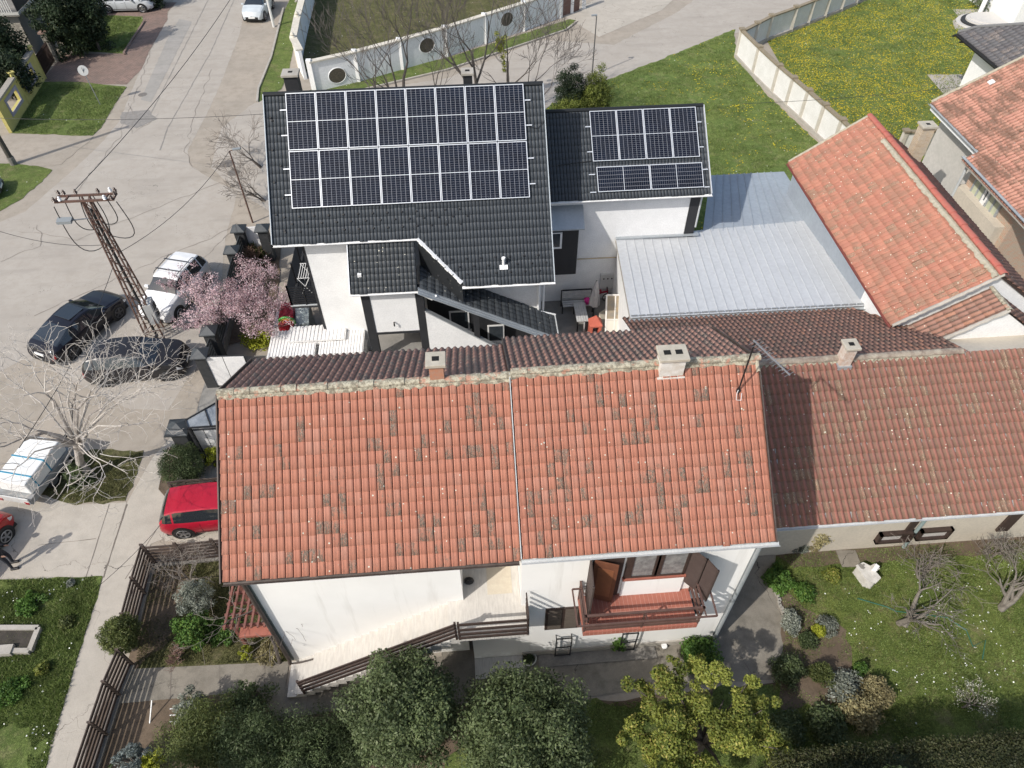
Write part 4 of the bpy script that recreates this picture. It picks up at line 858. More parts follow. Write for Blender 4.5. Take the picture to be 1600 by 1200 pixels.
_d1, _d2 = c0['d1'], c0['d2']; MB().ext([_d1+Vector((0, .03, -.05)), _d2+Vector((0, .03, -.05)), Vector((_d2.x, _d2.y+.03, _zr(_d2.x)+.1)), Vector((_d1.x, _d1.y+.03, _zr(_d1.x)+.1))], (.0, .06, 0)).build('dark_infill', T_blackm, bh)
w0 = Wv(662, 487, pv); w1 = Wv(781, 546, pv); ex_ = (w1-w0)*1.25+w0
MB().ext([(cb2+.002, pv, 0), (cb2+.002, pv, w0.z), (ex_.x, pv, ex_.z), (ex_.x, pv, 0)], (0, .15, 0)).build('stair_wall', white2, bh)
MB().beam(Vector((cb2, pv+.07, w0.z+.02)), Vector((ex_.x, pv+.07, ex_.z+.02)), .22, .04).build('coping', gutw, bh)
MB().box((cb2+.01, WL-.35, 0), (.397, WL-.3, EL1.z-.7)).build('recess_wall', anth, bh)
cx = Wv(745, 515, pv).x; MB().box((cx-.12, pv+.01, 0), (cx+.12, pv+.2, (g0+sS*((cx-g0.x)/sS.x)).z-.12)).build('stair_column', anth, bh)
for (x, y, w_, h_) in ((718, 500, .85, 1.1), (775, 520, .75, 1.0)):
    q = Wv(x, y, WL-.36); wo = MB().box((q.x-w_/2, q.y-.04, q.z-h_/2), (q.x+w_/2, q.y, q.z+h_/2)).build('window', white2, bh); MB().box((q.x-w_/2+.07, q.y-.05, q.z-h_/2+.07), (q.x+w_/2-.07, q.y-.041, q.z+h_/2-.07)).build('pane', glass, wo); MB().box((q.x-w_/2-.08, q.y-.2, q.z-h_/2-.05), (q.x+w_/2+.08, q.y, q.z-h_/2)).build('sill', white2, wo)
# ---- balcony at the left gable
by = WL+.2; bz = 2.75
bo = MB().box((xl-1.15, by, bz-.15), (xl, by+4.6, bz)).build('balcony', anth, bh); MB().box((xl-1.18, by-.03, bz-.02), (xl, by+.02, bz+.03)).build('balcony_edge', gutw, bo)
m = MB()
for k in range(8): m.beam((xl-1.13, by+.02, bz+.12+k*.12), (xl, by+.02, bz+.12+k*.12), .03, .05)
for k in range(8): m.beam((xl-1.13, by+.02, bz+.12+k*.12), (xl-1.13, by+4.6, bz+.12+k*.12), .03, .05)
for x_ in (xl-1.13, xl-.5): m.beam((x_, by, bz), (x_, by, bz+1.1), .05)
for k in range(4): m.beam((xl-1.13, by+k*1.5, bz), (xl-1.13, by+k*1.5, bz+1.1), .05)
m.build('railing', black, bo)
ra = thing('drying_rack', 'white folding drying rack standing on the dark side balcony', 'drying rack', (xl-.5, by+1.2, bz)); m = MB()
for k in range(5): m.beam((xl-.75+k*.1, by+.7, bz+.9), (xl-.75+k*.1, by+1.7, bz+.9), .02)
for s in (.7, 1.7): m.beam((xl-.8, by+s, bz), (xl-.3, by+s, bz+.9), .025); m.beam((xl-.3, by+s, bz), (xl-.8, by+s, bz+.9), .025); m.beam((xl-.8, by+s, bz+.9), (xl-.3, by+s, bz+.9), .02)
m.build('frame', white2, ra)
MB().box((xl-.02, by+1.8, .1), (xl-.001, by+3, 2.2)).build('door', black, bh)
# ================================================================ ANNEX WITH TWELVE-PANEL ARRAY
an = thing('annex', 'lower white wing with anthracite roof and a smaller solar array beside the tall house', 'annex', (7, 27, 0))
Q0 = G(920, 176, 8.24); TA = rad(37); Ta = Vector((0, -math.cos(TA), -math.sin(TA))); NA = Vector((0, -math.sin(TA), math.cos(TA)))
c = {k: Pl(x, y, Q0, NA) for k, (x, y) in dict(tl=(853, 175), tr=(1098, 165), br=(1111, 303), bl=(862, 311)).items()}
print({k: tuple(round(q, 2) for q in v) for k, v in c.items()})
AU1 = (c['tr'].x+c['br'].x)/2; AU0 = BU1+.05; ARV = c['tr'].y; ARZ = c['tr'].z; AL_ = (ARV-c['br'].y)/math.cos(TA)
ar = tiled('roof', T_black, an, (AU0, ARV, ARZ), (1, 0, 0), Ta, AU1-AU0, AL_, .28, .31, PROF_BLACK, jit=.001, step=.010, u0=200)
q = Vector((AU0, ARV, ARZ-.04)); Tab = Vector((0, math.cos(TA), -math.sin(TA)))
MB().ext([q, q+Ta*(AL_-.03), q+Ta*(AL_-.03)+n_, q+n_], (AU1-AU0, 0, 0)).ext([q+Vector((0, .002, .02)), q+Tab*3.4, q+Tab*3.4+n_, q+n_+Vector((0, .002, 0))], (AU1-AU0, 0, 0)).build('roof_deck', anth, an)
MB().tube([(AU0, ARV, ARZ+.03), (AU1, ARV, ARZ+.03)], .08, 8).build('ridge', T_black, ar)
a = Vector((AU1+.02, ARV, ARZ)); MB().beam(a, a+Ta*AL_, .03, .2).build('verge_flashing', alum, an)
AE = Vector((AU0, ARV, ARZ))+Ta*AL_; gutter(an, (AU0, AE.y-.04, AE.z-.02), (AU1+.06, AE.y-.04, AE.z-.02), white2, .075)
WA = 26.0; av = ARV+2.6
def az_(v): return ARZ-abs(ARV-v)*math.tan(TA)-.18
ax1 = AU1-.25
m = MB(); m.ext([(AU0-.3, WA, 0), (AU0-.3, WA, az_(WA)), (AU0-.3, ARV, ARZ-.2), (AU0-.3, av, az_(av)), (AU0-.3, av, 0)], (ax1-AU0+.3, 0, 0)); m.build('wall', white2, an)
MB().box((ax1-.42, WA-.03, 3), (ax1+.02, WA-.002, az_(WA)-.02)).build('corner_band', anth, an)
MB().tube([(AU1-.05, AE.y, AE.z), (ax1+.05, WA-.02, AE.z-.3), (ax1+.05, WA-.02, 4)], .045, 8).build('downpipe', gutw, an)
AW = (Pl(1086, 169, Q0, NA)-Q0).length; AHt = (Pl(928, 254, Q0, NA)-Q0).length
f2 = panel(an, Q0, Sx, Ta, NA, AW/4-.02, AHt)
for i in range(1, 4): off(f2, Sx*AW/4*i)
Q1 = Pl(930, 263, Q0, NA); Q2 = Pl(1096, 256, Q0, NA); Q3 = Pl(932, 302, Q0, NA); Q1.x = Q0.x+.12
f3 = panel(an, Q1, Sx, Ta, NA, (Q2-Q1).length/2-.02, (Q3-Q1).length, vert=False); off(f3, Sx*(Q2-Q1).length/2)
m = MB()
for t_ in (.3, .8, 1.25, 1.6):
    for u_ in (Q0.x-.12, Q0.x+AW+.02+.1*(t_ > 1)): m.obox(Vector((u_+.04, Q0.y, Q0.z))+Ta*AHt*t_+NA*.075, (.13, 0, 0), Ta*.02, NA*.02)
m.build('mounting_rail', alum, an)
MB().tube([Q0+Ta*AHt*.98+NA*.05+Sx*-.05, Q0+Ta*AHt*1.0+NA*.04+Sx*-.8, Q0+Ta*AHt*1.03+NA*.04+Sx*-1.5], .02, 6).build('cable', black, an)
# projecting dark bay with metal canopy, gas pipe, meter box
q0 = Wv(872, 356, WA-.6); q1 = Wv(905, 356, WA-.6); zb_ = Wv(900, 428, WA-.6).z; zt_ = q1.z
bay = MB().box((AU0-.2, WA-.6, zb_), (q1.x, WA-.001, zt_+.25)).build('bay', anth, an)
zc = Wv(905, 320, WA-.02).z
m = MB().ext([(AU0-.2, WA, zc), (AU0-.2, WA-.85, zt_+.12), (AU0-.2, WA-.85, zt_+.06), (AU0-.2, WA, zc-.08)], (q1.x-AU0+.4, 0, 0)).build('canopy', zinc, an)
wq = Wv(874, 372, WA-.61); wo = MB().box((wq.x-.35, WA-.64, wq.z-.55), (wq.x+.12, WA-.601, wq.z+.3)).build('window', white2, an); MB().box((wq.x-.3, WA-.65, wq.z-.45), (wq.x+.03, WA-.641, wq.z+.25)).build('pane', glass, wo)
MB().tube([Wv(902, 405, WA-.04), Wv(964, 402, WA-.04)], .025, 6).build('gas_pipe', simple('yellow_pipe', (.5, .4, .25), None, .5), an)
mb0 = Wv(939, 429, WA-.1); mb1 = Wv(963, 450, WA-.1); mo = MB().box((mb0.x, WA-.14, mb1.z), (mb1.x, WA-.001, mb0.z)).build('meter_box', simple('pale_grey_box', (.5, .5, .49), None, .5), an)
for k in range(3): MB().box((mb0.x+.12+k*.19, WA-.15, mb0.z-.28), (mb0.x+.18+k*.19, WA-.141, mb0.z-.2)).build('meter_window', black, mo)
# ================================================================ HOUSES AND WALLS AROUND
# house at the upper right
nh = thing('house', 'pale plastered house with banded pink tile roof and unfinished brick corner at the upper right', 'house', (27, 29, 0))
nz = 5.6; A = G(1455, 160, nz); B = G(1529, 236, nz); C_ = G(1509, 238, nz-.1); D_ = G(1604, 346, nz-.1)
eu, fu = (A.x+B.x)/2, (C_.x+D_.x)/2; tn = rad(30); Tn = Vector((-math.cos(tn), 0, -math.sin(tn))); NL = 5.2; ru = eu+NL*math.cos(tn); rz_ = nz+NL*math.sin(tn)
v0, v1, v2 = A.y, B.y, D_.y-1.2
R1 = tiled('roof', T_ne, nh, (ru, v0, rz_), (0, -1, 0), Tn, v0-v1, NL, .21, .34, PROF_WAVE); NL2 = (ru-fu)/math.cos(tn)
R2 = tiled('roof', T_ne, nh, (ru, v1, rz_-.02), (0, -1, 0), Tn, v1-v2, NL2, .21, .34, PROF_WAVE, u0=50)
Tn2 = Vector((math.cos(tn), 0, -math.sin(tn))); m = MB()
for vv, vw, L_ in ((v0-.02, v1+.001, NL), (v1, v2+.02, NL2)):
    p = Vector((ru, vv, rz_-.05)); q = p+Tn*(L_-.03); m.ext([p, q, q+Vector((0, 0, -.12)), p+Vector((0, 0, -.12))], (0, vw-vv, 0))
p = Vector((ru+.002, v0-.02, rz_-.05)); q = p+Tn2*5; m.ext([p, q, q+Vector((0, 0, -.12)), p+Vector((0, 0, -.12))], (0, v2-v0+.04, 0))
m.build('roof_deck', conc, nh)
mortar('verge_mortar', M_mortp, R1, Vector((ru, v0+.02, rz_+.03)), Vector((eu, v0+.02, nz+.03)), w=.08, drop=.02)
gutter(nh, (eu-.05, v0, nz-.04), (eu-.05, v1, nz-.04), zinc, .08); gutter(nh, (fu-.05, v1, nz-.2), (fu-.05, v2, nz-.2), zinc, .07)
wu = eu+.75; wu2 = fu+.75; vend = Su(1566, 372, wu2).y
MB().ext([(wu, v0-.35, 0), (wu, v0-.35, nz+.2), (ru, v0-.35, rz_-.3), (ru+4, v0-.35, rz_-2.6), (ru+4, v0-.35, 0)], (0, v1-v0+.35, 0)).build('wall', greyplaster, nh)
MB().box((eu+.05, v1, nz-.35), (wu, v0-.1, nz-.2)).build('soffit', white2, nh)
zf = nz-1.75
MB().box((wu2+.1, vend, 0), (wu2+5, v1-.002, nz+.1)).build('wall', brickm, nh)
MB().box((wu2-.35, vend+.3, 0), (wu2+.098, v1-.004, zf)).build('parapet', cream, nh)
pg = simple('pale_green_panel', (.50, .52, .38), (.44, .46, .33), .8, 3); fz = MB(); n = 5; pan = MB()
ww = (v1-.6)-(vend+1.1)
for i in range(n+1): y = v1-.6-ww*i/n; fz.box((wu2+.0, y-.05, zf), (wu2+.08, y+.05, nz-.25))
for i in range(n):
    y1 = v1-.6-ww*i/n-.05; y0 = v1-.6-ww*(i+1)/n+.05
    if i != 2: pan.box((wu2+.04, y0, zf), (wu2+.075, y1, nz-.3))
pan.build('wall_panel', pg, nh); fo = fz.build('frame', zinc, nh)
yw1 = v1-.6-ww*2/n-.05; yw0 = v1-.6-ww*3/n+.05
wo = MB().box((wu2-.02, yw0, zf), (wu2+.09, yw0+.1, nz-.3)).box((wu2-.02, yw1-.1, zf), (wu2+.09, yw1, nz-.3)).box((wu2-.019, yw0, zf), (wu2+.089, yw1, zf+.16)).build('window', white2, nh); MB().box((wu2+.03, yw0+.1, zf+.16), (wu2+.05, yw1-.1, nz-.3)).build('pane', glass, wo)
MB().tube([(wu2-.4, v1-.15, nz-.15), (wu2-.32, v1-.1, 0)], .07, 8).build('downpipe', gutw, nh)
MB().obox(Pl(1548, 130, (eu, 0, nz), (-math.sin(tn), 0, math.cos(tn)))+Vector((0, 0, .06)), (.1, 0, .05), (0, .14, 0), (0, 0, .03)).build('skylight', white2, nh)
# modern house with grey roof, top right
mh = thing('house', 'white modern house with dark grey concrete tile roof and curved terrace steps, top right corner', 'house', (36, 45, 0))
mz = 4.2; A = G(1497, 51, mz); B = G(1560, 104, mz); mu = (A.x+B.x)/2; tm = rad(27); Tm = Vector((-math.cos(tm), 0, -math.sin(tm))); ML = 5; mru = mu+ML*math.cos(tm); mrz = mz+ML*math.sin(tm)
mpn = Vector((-math.sin(tm), 0, math.cos(tm))); A0 = Vector((mu, A.y, mz)); b1 = Pl(1527, 43, A0, mpn); b2 = Pl(1640, 36, A0, mpn)
def _cl(p, q): d_ = q-p; return (tuple(p), (-d_.y, d_.x, 0))
mr = tiled('roof', T_grey, mh, (mru, A.y+6, mrz), (0, -1, 0), Tm, A.y-B.y+12, ML, .3, .36, PROF_WAVE, clip=[_cl(A0, b1), _cl(b1, b2)])
dn_ = Vector((0, 0, -.06)); e1 = Vector((mu, B.y-6, mz)); e2 = Vector((mru, B.y-6, mrz)); e3 = Pl(1640, 36, A0, mpn); e3 = b1.lerp(b2, (mru-b1.x)/(b2.x-b1.x))
MB().ext([A0+dn_, e1+dn_, e2+dn_, e3+dn_, b1+dn_], (0, 0, -.2)).build('roof_deck', anth, mh)
MB().ext([A0+dn_, b1+dn_, b1+Vector((.3, .5, -.8)), A0+Vector((0, .4, -.3))], (0, 0, -.1)).ext([b1+dn_*1.1, e3+dn_*1.1, e3+Vector((.5, 3, -2)), b1+Vector((.3, 1.5, -1.5))], (0, 0, -.1)).build('rear_roof', anth, mh)
MB().tube([A0+Vector((0, 0, .05)), b1+Vector((0, 0, .05)), e3+Vector((0, 0, .05))], .1, 8).build('ridge', simple('grey_ridge', (.14, .14, .14), None, .6), mr)
gutter(mh, (mu-.05, A.y, mz-.08), (mu-.05, B.y-5, mz-.08), anth, .09)
MB().box((mu+.8, B.y-6, 0), (mu+9, A.y-1.3, mz-.1)).build('wall', white2, mh)
wq_ = G(1572, 44); MB().box((wq_.x, wq_.y-.5, 0), (wq_.x+8, wq_.y+7, 3.0)).build('wall', white2, mh)
MB().box((mu+.4, A.y-3.4, 0), (mu+.78, A.y-2.9, 1.2)).build('buttress', white2, mh)
tp = G(1530, 22); MB().tube([(tp.x, tp.y, .0), (tp.x, tp.y, 3.4)], .17, 12).build('column', white2, mh)
ter = sheet('terrace', [G(1488, 15), G(1700, 15), G(1700, 60), G(1510, 52), G(1492, 46), G(1488, 34), G(1497, 26)], simple('terrace_paving', (.42, .38, .34), (.36, .33, .3), .9, 3), .03)
sheet('terrace', [G(1448, 117), G(1560, 117), G(1540, 150), G(1476, 150)], simple('terrace_paving', (.42, .38, .34)), .03)
cs = G(1548, 36); 
for r_, z_, mt in ((2.5, .12, simple('terrace_tile', (.5, .48, .45), None, .6)), (2.2, .24, anth), (1.9, .36, simple('terrace_tile', (.5, .48, .45))), (1.6, .42, simple('terrace_tile', (.5, .48, .45), None, .6))):
    pts = [(cs.x+r_*math.cos(t)*1.1, cs.y+r_*math.sin(t)*.75, 0) for t in np.linspace(math.pi*.62, math.pi*1.55, 18)]+[(cs.x+8, cs.y-r_*.74, 0), (cs.x+8, cs.y+r_*.6, 0)]
    MB().ext(pts, (0, 0, z_)).build('step', mt, mh)
# house top left with balcony
lhh = thing('house', 'dark grey house with stone-clad base and white-barred balcony in the top left corner', 'house', (-40, 62, 0))
K = G(56, 84); kh = 3.0
MB().box((K.x-9, K.y, 0), (K.x, K.y+12, kh-.2)).build('wall', simple('dark_grey_plaster', (.12, .125, .12), (.15, .15, .145), .9, 1.5), lhh)
MB().box((K.x-3.2, K.y-.06, 0), (K.x-.02, K.y-.003, kh-.75)).build('stone_cladding', stonewall, lhh)
bo = MB().box((K.x-9, K.y-.35, kh-.199), (K.x+.35, K.y+12, kh)).build('balcony', concd, lhh); MB().box((K.x-9, K.y-.38, kh-.1), (K.x+.38, K.y-.34, kh+.08)).box((K.x+.345, K.y-.34, kh-.1), (K.x+.385, K.y+12, kh+.08)).build('balcony_edge', simple('pale_metal_edge', (.4, .4, .38), None, .6), bo)
m = MB()
for i in range(22): m.beam((K.x-.1-i*.16, K.y-.3, kh+.08), (K.x-.1-i*.16, K.y-.3, kh+.95), .05, .03)
m.build('railing', simple('pale_bars', (.55, .55, .53), None, .6), bo)
MB().box((K.x-9, K.y-.33, kh+.95), (K.x+.3, K.y-.27, kh+1.02)).box((K.x+.27, K.y-.26, kh+.08), (K.x+.31, K.y+12, kh+1.0)).build('parapet', anth, bo)
MB().box((K.x-9, K.y+2.2, kh), (K.x-1.8, K.y+10, kh+3.2)).build('upper_wall', white2, lhh)
MB().box((K.x-4.2, K.y+2.14, kh+.6), (K.x-2.9, K.y+2.19, kh+1.7)).build('window', glass, lhh)
q = Vector((K.x+.33, K.y+4.2, kh+.5)); cl = thing('cloth', 'patterned pale rug hung over the balcony railing of the dark grey house', 'rug', q); MB().box((q.x-.01, q.y-.9, q.z-.35), (q.x+.03, q.y+.9, q.z+.52)).build('rug', simple('patterned_rug', (.5, .48, .45), (.22, .2, .2), .9, 4), cl)
# yellow street wall
yw = simple('yellow_render', (.52, .46, .16), (.46, .40, .13), .85, 2); lil = simple('lilac_trim', (.30, .27, .36), (.36, .34, .38), .85, 4); stcap = simple('stone_coping', (.34, .31, .27), (.26, .24, .2), .9, 4)
ya = thing('wall', 'yellow garden wall with framed openings and coping, left edge by the lawn', 'wall', G(40, 165)); a, b = G(17, 208), G(69, 124); d = (b-a); d.z = 0; Lw = d.length; d.normalize(); nrm = Vector((d.y, -d.x, 0)); hw = 1.9
def wbox(par, name, s0, s1, z0, z1, t0, t1, mat): return MB().hexa([a+d*s+nrm*t+Vector((0, 0, z)) for z in (z0, z1) for s, t in ((s0, t0), (s1, t0), (s1, t1), (s0, t1))]).build(name, mat, par)
op = [(Lw*.16, Lw*.40), (Lw*.60, Lw*.84)]; cur = 0
for s0, s1 in op: wbox(ya, 'wall', cur, s0, 0, hw, -.1, .1, yw); wbox(ya, 'wall', s0, s1, 0, .75, -.1, .1, yw); wbox(ya, 'wall', s0, s1, 1.45, hw, -.1, .1, yw); cur = s1
wbox(ya, 'wall', cur, Lw, 0, hw, -.1, .1, yw)
for s0, s1 in op:
    f = MB()
    for (p0, p1, z0, z1) in ((s0-.2, s1+.2, .55, .75), (s0-.2, s1+.2, 1.45, 1.65), (s0-.2, s0, .75, 1.45), (s1, s1+.2, .75, 1.45)):
        f.hexa([a+d*s+nrm*t+Vector((0, 0, z)) for z in (z0, z1) for s, t in ((p0, .101), (p1, .101), (p1, .14), (p0, .14))])
    f.build('opening_frame', lil, ya)
wbox(ya, 'coping', -.05, Lw*.46, hw, hw+.12, -.2, .2, stcap); wbox(ya, 'coping', Lw*.52, Lw+.05, hw, hw+.12, -.2, .2, stcap)
for s0 in (Lw*.49, Lw+.12): 
    q = a+d*s0; MB().lathe(q, [(.17, 0), (.17, hw), (.2, hw+.05), (.12, hw+.25), (.26, hw+.33), (.26, hw+.4), (.02, hw+.42)], 4, 0).build('pillar', yw, ya)
# gates and stone pillars on the left
def stpillar(px, lab, h=2.0, w=.42):
    g = G(*px); t = thing('gate_pillar', lab, 'pillar', g); MB().ext([g+Vector((sx*w/2, sy*w/2, 0)) for sx, sy in ((-1, -1), (1, -1), (1, 1), (-1, 1))], (0, 0, h)).build('shaft', stonewall, t); MB().box((g.x-.3, g.y-.3, h), (g.x+.3, g.y+.3, h+.12)).build('cap', simple('brick_cap', (.25, .17, .14), None, .9), t)
stpillar((89, 95), 'stone gate pillar with brick cap nearest the yellow wall'); stpillar((103, 80), 'stone gate pillar with brick cap beside the small lawn, farther from the yellow wall')
gt = thing('gate', 'low dark brown sliding gate between the yellow wall and stone pillars', 'gate', G(78, 110)); p, q = G(71, 121), G(86, 98); m = MB()
for k in range(16): m.beam(p.lerp(q, k/15)+Vector((0, 0, .1)), p.lerp(q, k/15)+Vector((0, 0, 1.5)), .09, .03)
for z in (.3, 1.3): m.beam(p+Vector((0, 0, z)), q+Vector((0, 0, z)), .04, .06)
m.build('leaf', brown, gt)
gt = thing('gate', 'dark barred gate leaf behind the yellow wall', 'gate', G(40, 110)); p, q = G(30, 120), G(50, 100); m = MB()
for k in range(14): m.beam(p.lerp(q, k/13)+Vector((0, 0, .1)), p.lerp(q, k/13)+Vector((0, 0, 1.6)), .04, .03)
for z in (.3, 1.5): m.beam(p+Vector((0, 0, z)), q+Vector((0, 0, z)), .04, .06)
m.build('leaf', brown, gt)
# white masonry wall with oval openings
wmat = simple('white_masonry', (.76, .77, .78), (.68, .69, .70), .85, 1.0, lo=.3, hi=.8); wcap = simple('cream_coping', (.62, .58, .5), (.5, .46, .38), .85, 6)
ovalm = simple('wrought_grille', (.05, .045, .035), (.12, .1, .07), .8, 14)
ww_ = thing('wall', 'long white perimeter wall with oval grilles behind the black-roofed house', 'wall', G(690, 92)); hw = 2.0
def wallrun(t, pts, h, th, mat, cap, post=None, capw=.1):
    for p, q in zip(pts[:-1], pts[1:]):
        dd = (q-p); n = Vector((-dd.y, dd.x, 0)).normalized()*th/2
        MB().ext([p+n, q+n, q-n, p-n], (0, 0, h)).build('wall', mat, t); n2 = n.normalized()*(th/2+capw)
        MB().ext([p+n2+Vector((0, 0, h)), q+n2+Vector((0, 0, h)), q-n2+Vector((0, 0, h)), p-n2+Vector((0, 0, h))], (0, 0, .1)).build('coping', cap, t)
PW = [G(492, 143), G(560, 127), G(628, 108), G(697, 88), G(757, 68), G(817, 48), G(873, 28)]
wallrun(ww_, PW, hw, .22, wmat, wcap)
for q in PW: MB().box((q.x-.16, q.y-.16, 0), (q.x+.16, q.y+.16, hw+.2)).build('post', white2, ww_); 
for (x, y, r_) in ((527, 118, .62), (667, 71, .62), (792, 30, .6)):
    j = min(range(6), key=lambda k: abs((PW[k].x+PW[k+1].x)/2-G(x, y+20).x)); p, q = PW[j], PW[j+1]; dd = (q-p).normalized(); nn = Vector((dd.y, -dd.x, 0)); c = Pl(x, y, p+nn*.115, nn); m = MB()
    ring = [c+dd*math.cos(t)*r_+Vector((0, 0, math.sin(t)*r_*.85)) for t in np.linspace(0, 2*math.pi, 24, endpoint=False)]
    m.ext(ring, nn*.02); m.build('oval_grille', ovalm, ww_); MB().tube(ring+[ring[0]], .035, 6, cap=False).build('oval_frame', white2, ww_)
w2 = thing('wall', 'white curved corner wall running away beside the street, top middle', 'wall', G(470, 60)); PL = [G(492, 143), G(478, 124), G(468, 104), G(474, 70), G(481, 40), G(489, 4), G(494, -25)]
wallrun(w2, PL[1:], hw, .22, wmat, wcap, capw=.14)
for q in (PL[2], PL[3], PL[4], PL[5]): MB().lathe(q, [(.16, 0), (.16, hw), (.22, hw+.02), (.22, hw+.12), (.12, hw+.2), (.16, hw+.3), (.05, hw+.42)], 10).build('post', wcap, w2)
gg2 = thing('gate', 'brown gate with white posts at the end of the white perimeter wall', 'gate', G(885, 22)); p, q = G(878, 26), G(905, 16); MB().ext([p, q, q+Vector((0, .1, 0)), p+Vector((0, .1, 0))], (0, 0, 1.7)).build('leaf', simple('reddish_gate', (.15, .08, .06), None, .7), gg2)
for q in (G(876, 27), G(893, 20), G(912, 13)): MB().box((q.x-.14, q.y-.14, 0), (q.x+.14, q.y+.14, 2.1)).build('post', white2, gg2)
# concrete panel fences, right
cpm = simple('fence_panel', (.70, .69, .67), (.62, .61, .58), .9, 1.4, bump=.15); cpo = simple('fence_post', (.55, .51, .44), (.45, .42, .36), .9, 3); cpc = simple('mossy_coping', (.27, .22, .15), (.2, .17, .12), .95, 5)
def cfence(lab, px, h, n, grp=None):
    P = [G(*q) for q in px]; tot = sum((b-a).length for a, b in zip(P[:-1], P[1:])); t = thing('fence', lab, 'fence', P[0]); pts = []
    for a, b in zip(P[:-1], P[1:]):
        k = max(1, round(n*(b-a).length/tot))
        for i in range(k): pts.append(a.lerp(b, i/k))
    pts.append(P[-1])
    for i, (a, b) in enumerate(zip(pts[:-1], pts[1:])):
        dd = (b-a).normalized(); nn = Vector((dd.y, -dd.x, 0))*.04
        MB().ext([a+nn+dd*.1, b+nn-dd*.1, b-nn-dd*.1, a-nn+dd*.1], (0, 0, h)).build('panel', cpm, t)
        n2 = nn*3.5; MB().ext([a+n2+Vector((0, 0, h+.002)), b+n2+Vector((0, 0, h+.002)), b-n2+Vector((0, 0, h+.002)), a-n2+Vector((0, 0, h+.002))], (0, 0, .1)).build('coping', cpc, t)
        n3 = nn*4; MB().ext([a+n3, b+n3, b-n3, a-n3], (0, 0, .25)).build('footing', conc, t)
    for a in pts:
        o = MB().box((a.x-.13, a.y-.13, 0), (a.x+.13, a.y+.13, h+.08)).build('post', cpo, t); MB().box((a.x-.2, a.y-.2, h+.09), (a.x+.2, a.y+.2, h+.2)).build('post_cap', cpc, o)
cfence('white concrete panel fence running from the street corner down to the orange tile roof', [(1150, 90), (1176, 118), (1206, 148), (1250, 188), (1300, 235), (1345, 280)], 1.9, 7)
cfence('grey concrete panel fence along the cross street beside the dandelion meadow', [(1152, 88), (1196, 64), (1234, 50), (1312, 18), (1380, -12)], 1.75, 8)
cfence('concrete fence behind the brick chimney at the far side of the meadow', [(1400, 243), (1478, 240)], 1.5, 2)
# black pillars and white gate panels on the street side
plm = simple('dark_pillar', (.03, .032, .034), (.045, .047, .05), .7, 5)
def bpillar(px, z, lab, w=.45, cap=.34):
    g = G(px[0], px[1], z); t = thing('fence_pillar', lab, 'pillar', (g.x, g.y, 0), group=None)
    MB().box((g.x-w/2, g.y-w/2, 0), (g.x+w/2, g.y+w/2, z-.2)).build('shaft', plm, t)
    m = MB(); b = [(g.x-cap, g.y-cap, z-.2), (g.x+cap, g.y-cap, z-.2), (g.x+cap, g.y+cap, z-.2), (g.x-cap, g.y+cap, z-.2)]; u = [(x, y, z-.14) for x, y, _ in b]; m.hexa(b+u); ap = (g.x, g.y, z+.1)
    for i in range(4): m.poly([u[i], u[(i+1) % 4], ap])
    m.build('cap', capm, t); return Vector((g.x, g.y, 0))
k1 = bpillar((371, 353), 2.1, 'black fence pillar with grey pyramid cap, farthest up the street side by the white panel')
k1b = bpillar((408, 352), 2.1, 'black fence pillar with pyramid cap half hidden under the left end of the black roof')
k2 = bpillar((360, 386), 2.1, 'black fence pillar with pyramid cap just above the pink blossom')
k3 = bpillar((324, 512), 2.1, 'black fence pillar with pyramid cap below the pink blossom, beside the yellow flowers')
k4 = bpillar((310, 548), 2.1, 'black fence pillar with pyramid cap at the left end of the bright white gate')
k5 = bpillar((276, 664), 2.0, 'large black gate pillar with pyramid cap above the round evergreen bush', .55, .42)
def slatpanel(a, b, lab, h=1.7, mat=None):
    t = thing('slatted_fence', lab, 'fence', a.lerp(b, .5)); dd = (b-a).normalized(); o = None
    MB().ext([a+dd*.25+Vector((dd.y*.1, -dd.x*.1, 0)), b-dd*.25+Vector((dd.y*.1, -dd.x*.1, 0)), b-dd*.25-Vector((dd.y*.1, -dd.x*.1, 0)), a+dd*.25-Vector((dd.y*.1, -dd.x*.1, 0))], (0, 0, .5)).build('plinth', concd, t)
    m = MB()
    for k in range(6): m.beam(a+dd*.25+Vector((0, 0, .6+k*.2)), b-dd*.25+Vector((0, 0, .6+k*.2)), .03, .17)
    m.build('slats', mat or capm, t)
slatpanel(k1, k2, 'grey slatted fence panel above the pink blossom'); slatpanel(k2, k3, 'long grey slatted fence panel hidden behind the pink blossom'); slatpanel(k3, k4, 'grey slatted fence panel beside the white gate')
mar = simple('white_marble_sheet', (.80, .79, .78), (.66, .66, .67), .3, 2.2, lo=.5, hi=.75)
def leafgate(pxa, pxb, z, h, lab):
    a, b = G(*pxa, z), G(*pxb, z); t = thing('gate', lab, 'gate', (a.x, a.y, 0)); dd = (b-a).normalized(); nn = Vector((dd.y, -dd.x, 0))
    fo = MB().obox((a+b)/2+Vector((0, 0, -h/2)), (b-a)/2, nn*.02, (0, 0, h/2)).build('frame', anth, t)
    mid = a.lerp(b, .5)
    for p, q in ((a+dd*.03, mid-dd*.015), (mid+dd*.015, b-dd*.03)): MB().obox((p+q)/2+Vector((0, 0, -h/2))+nn*.03, (q-p)/2, nn*.008, (0, 0, h/2-.04)).build('sheet', mar, t)
leafgate((313, 557), (381, 555), 1.9, 1.8, 'bright white marbled two-sheet gate leaf at the corner of the salmon roof, upper one')
leafgate((290, 672), (345, 669), 1.55, 1.35, 'smaller white marbled gate leaf beside the large black pillar and evergreen bush')
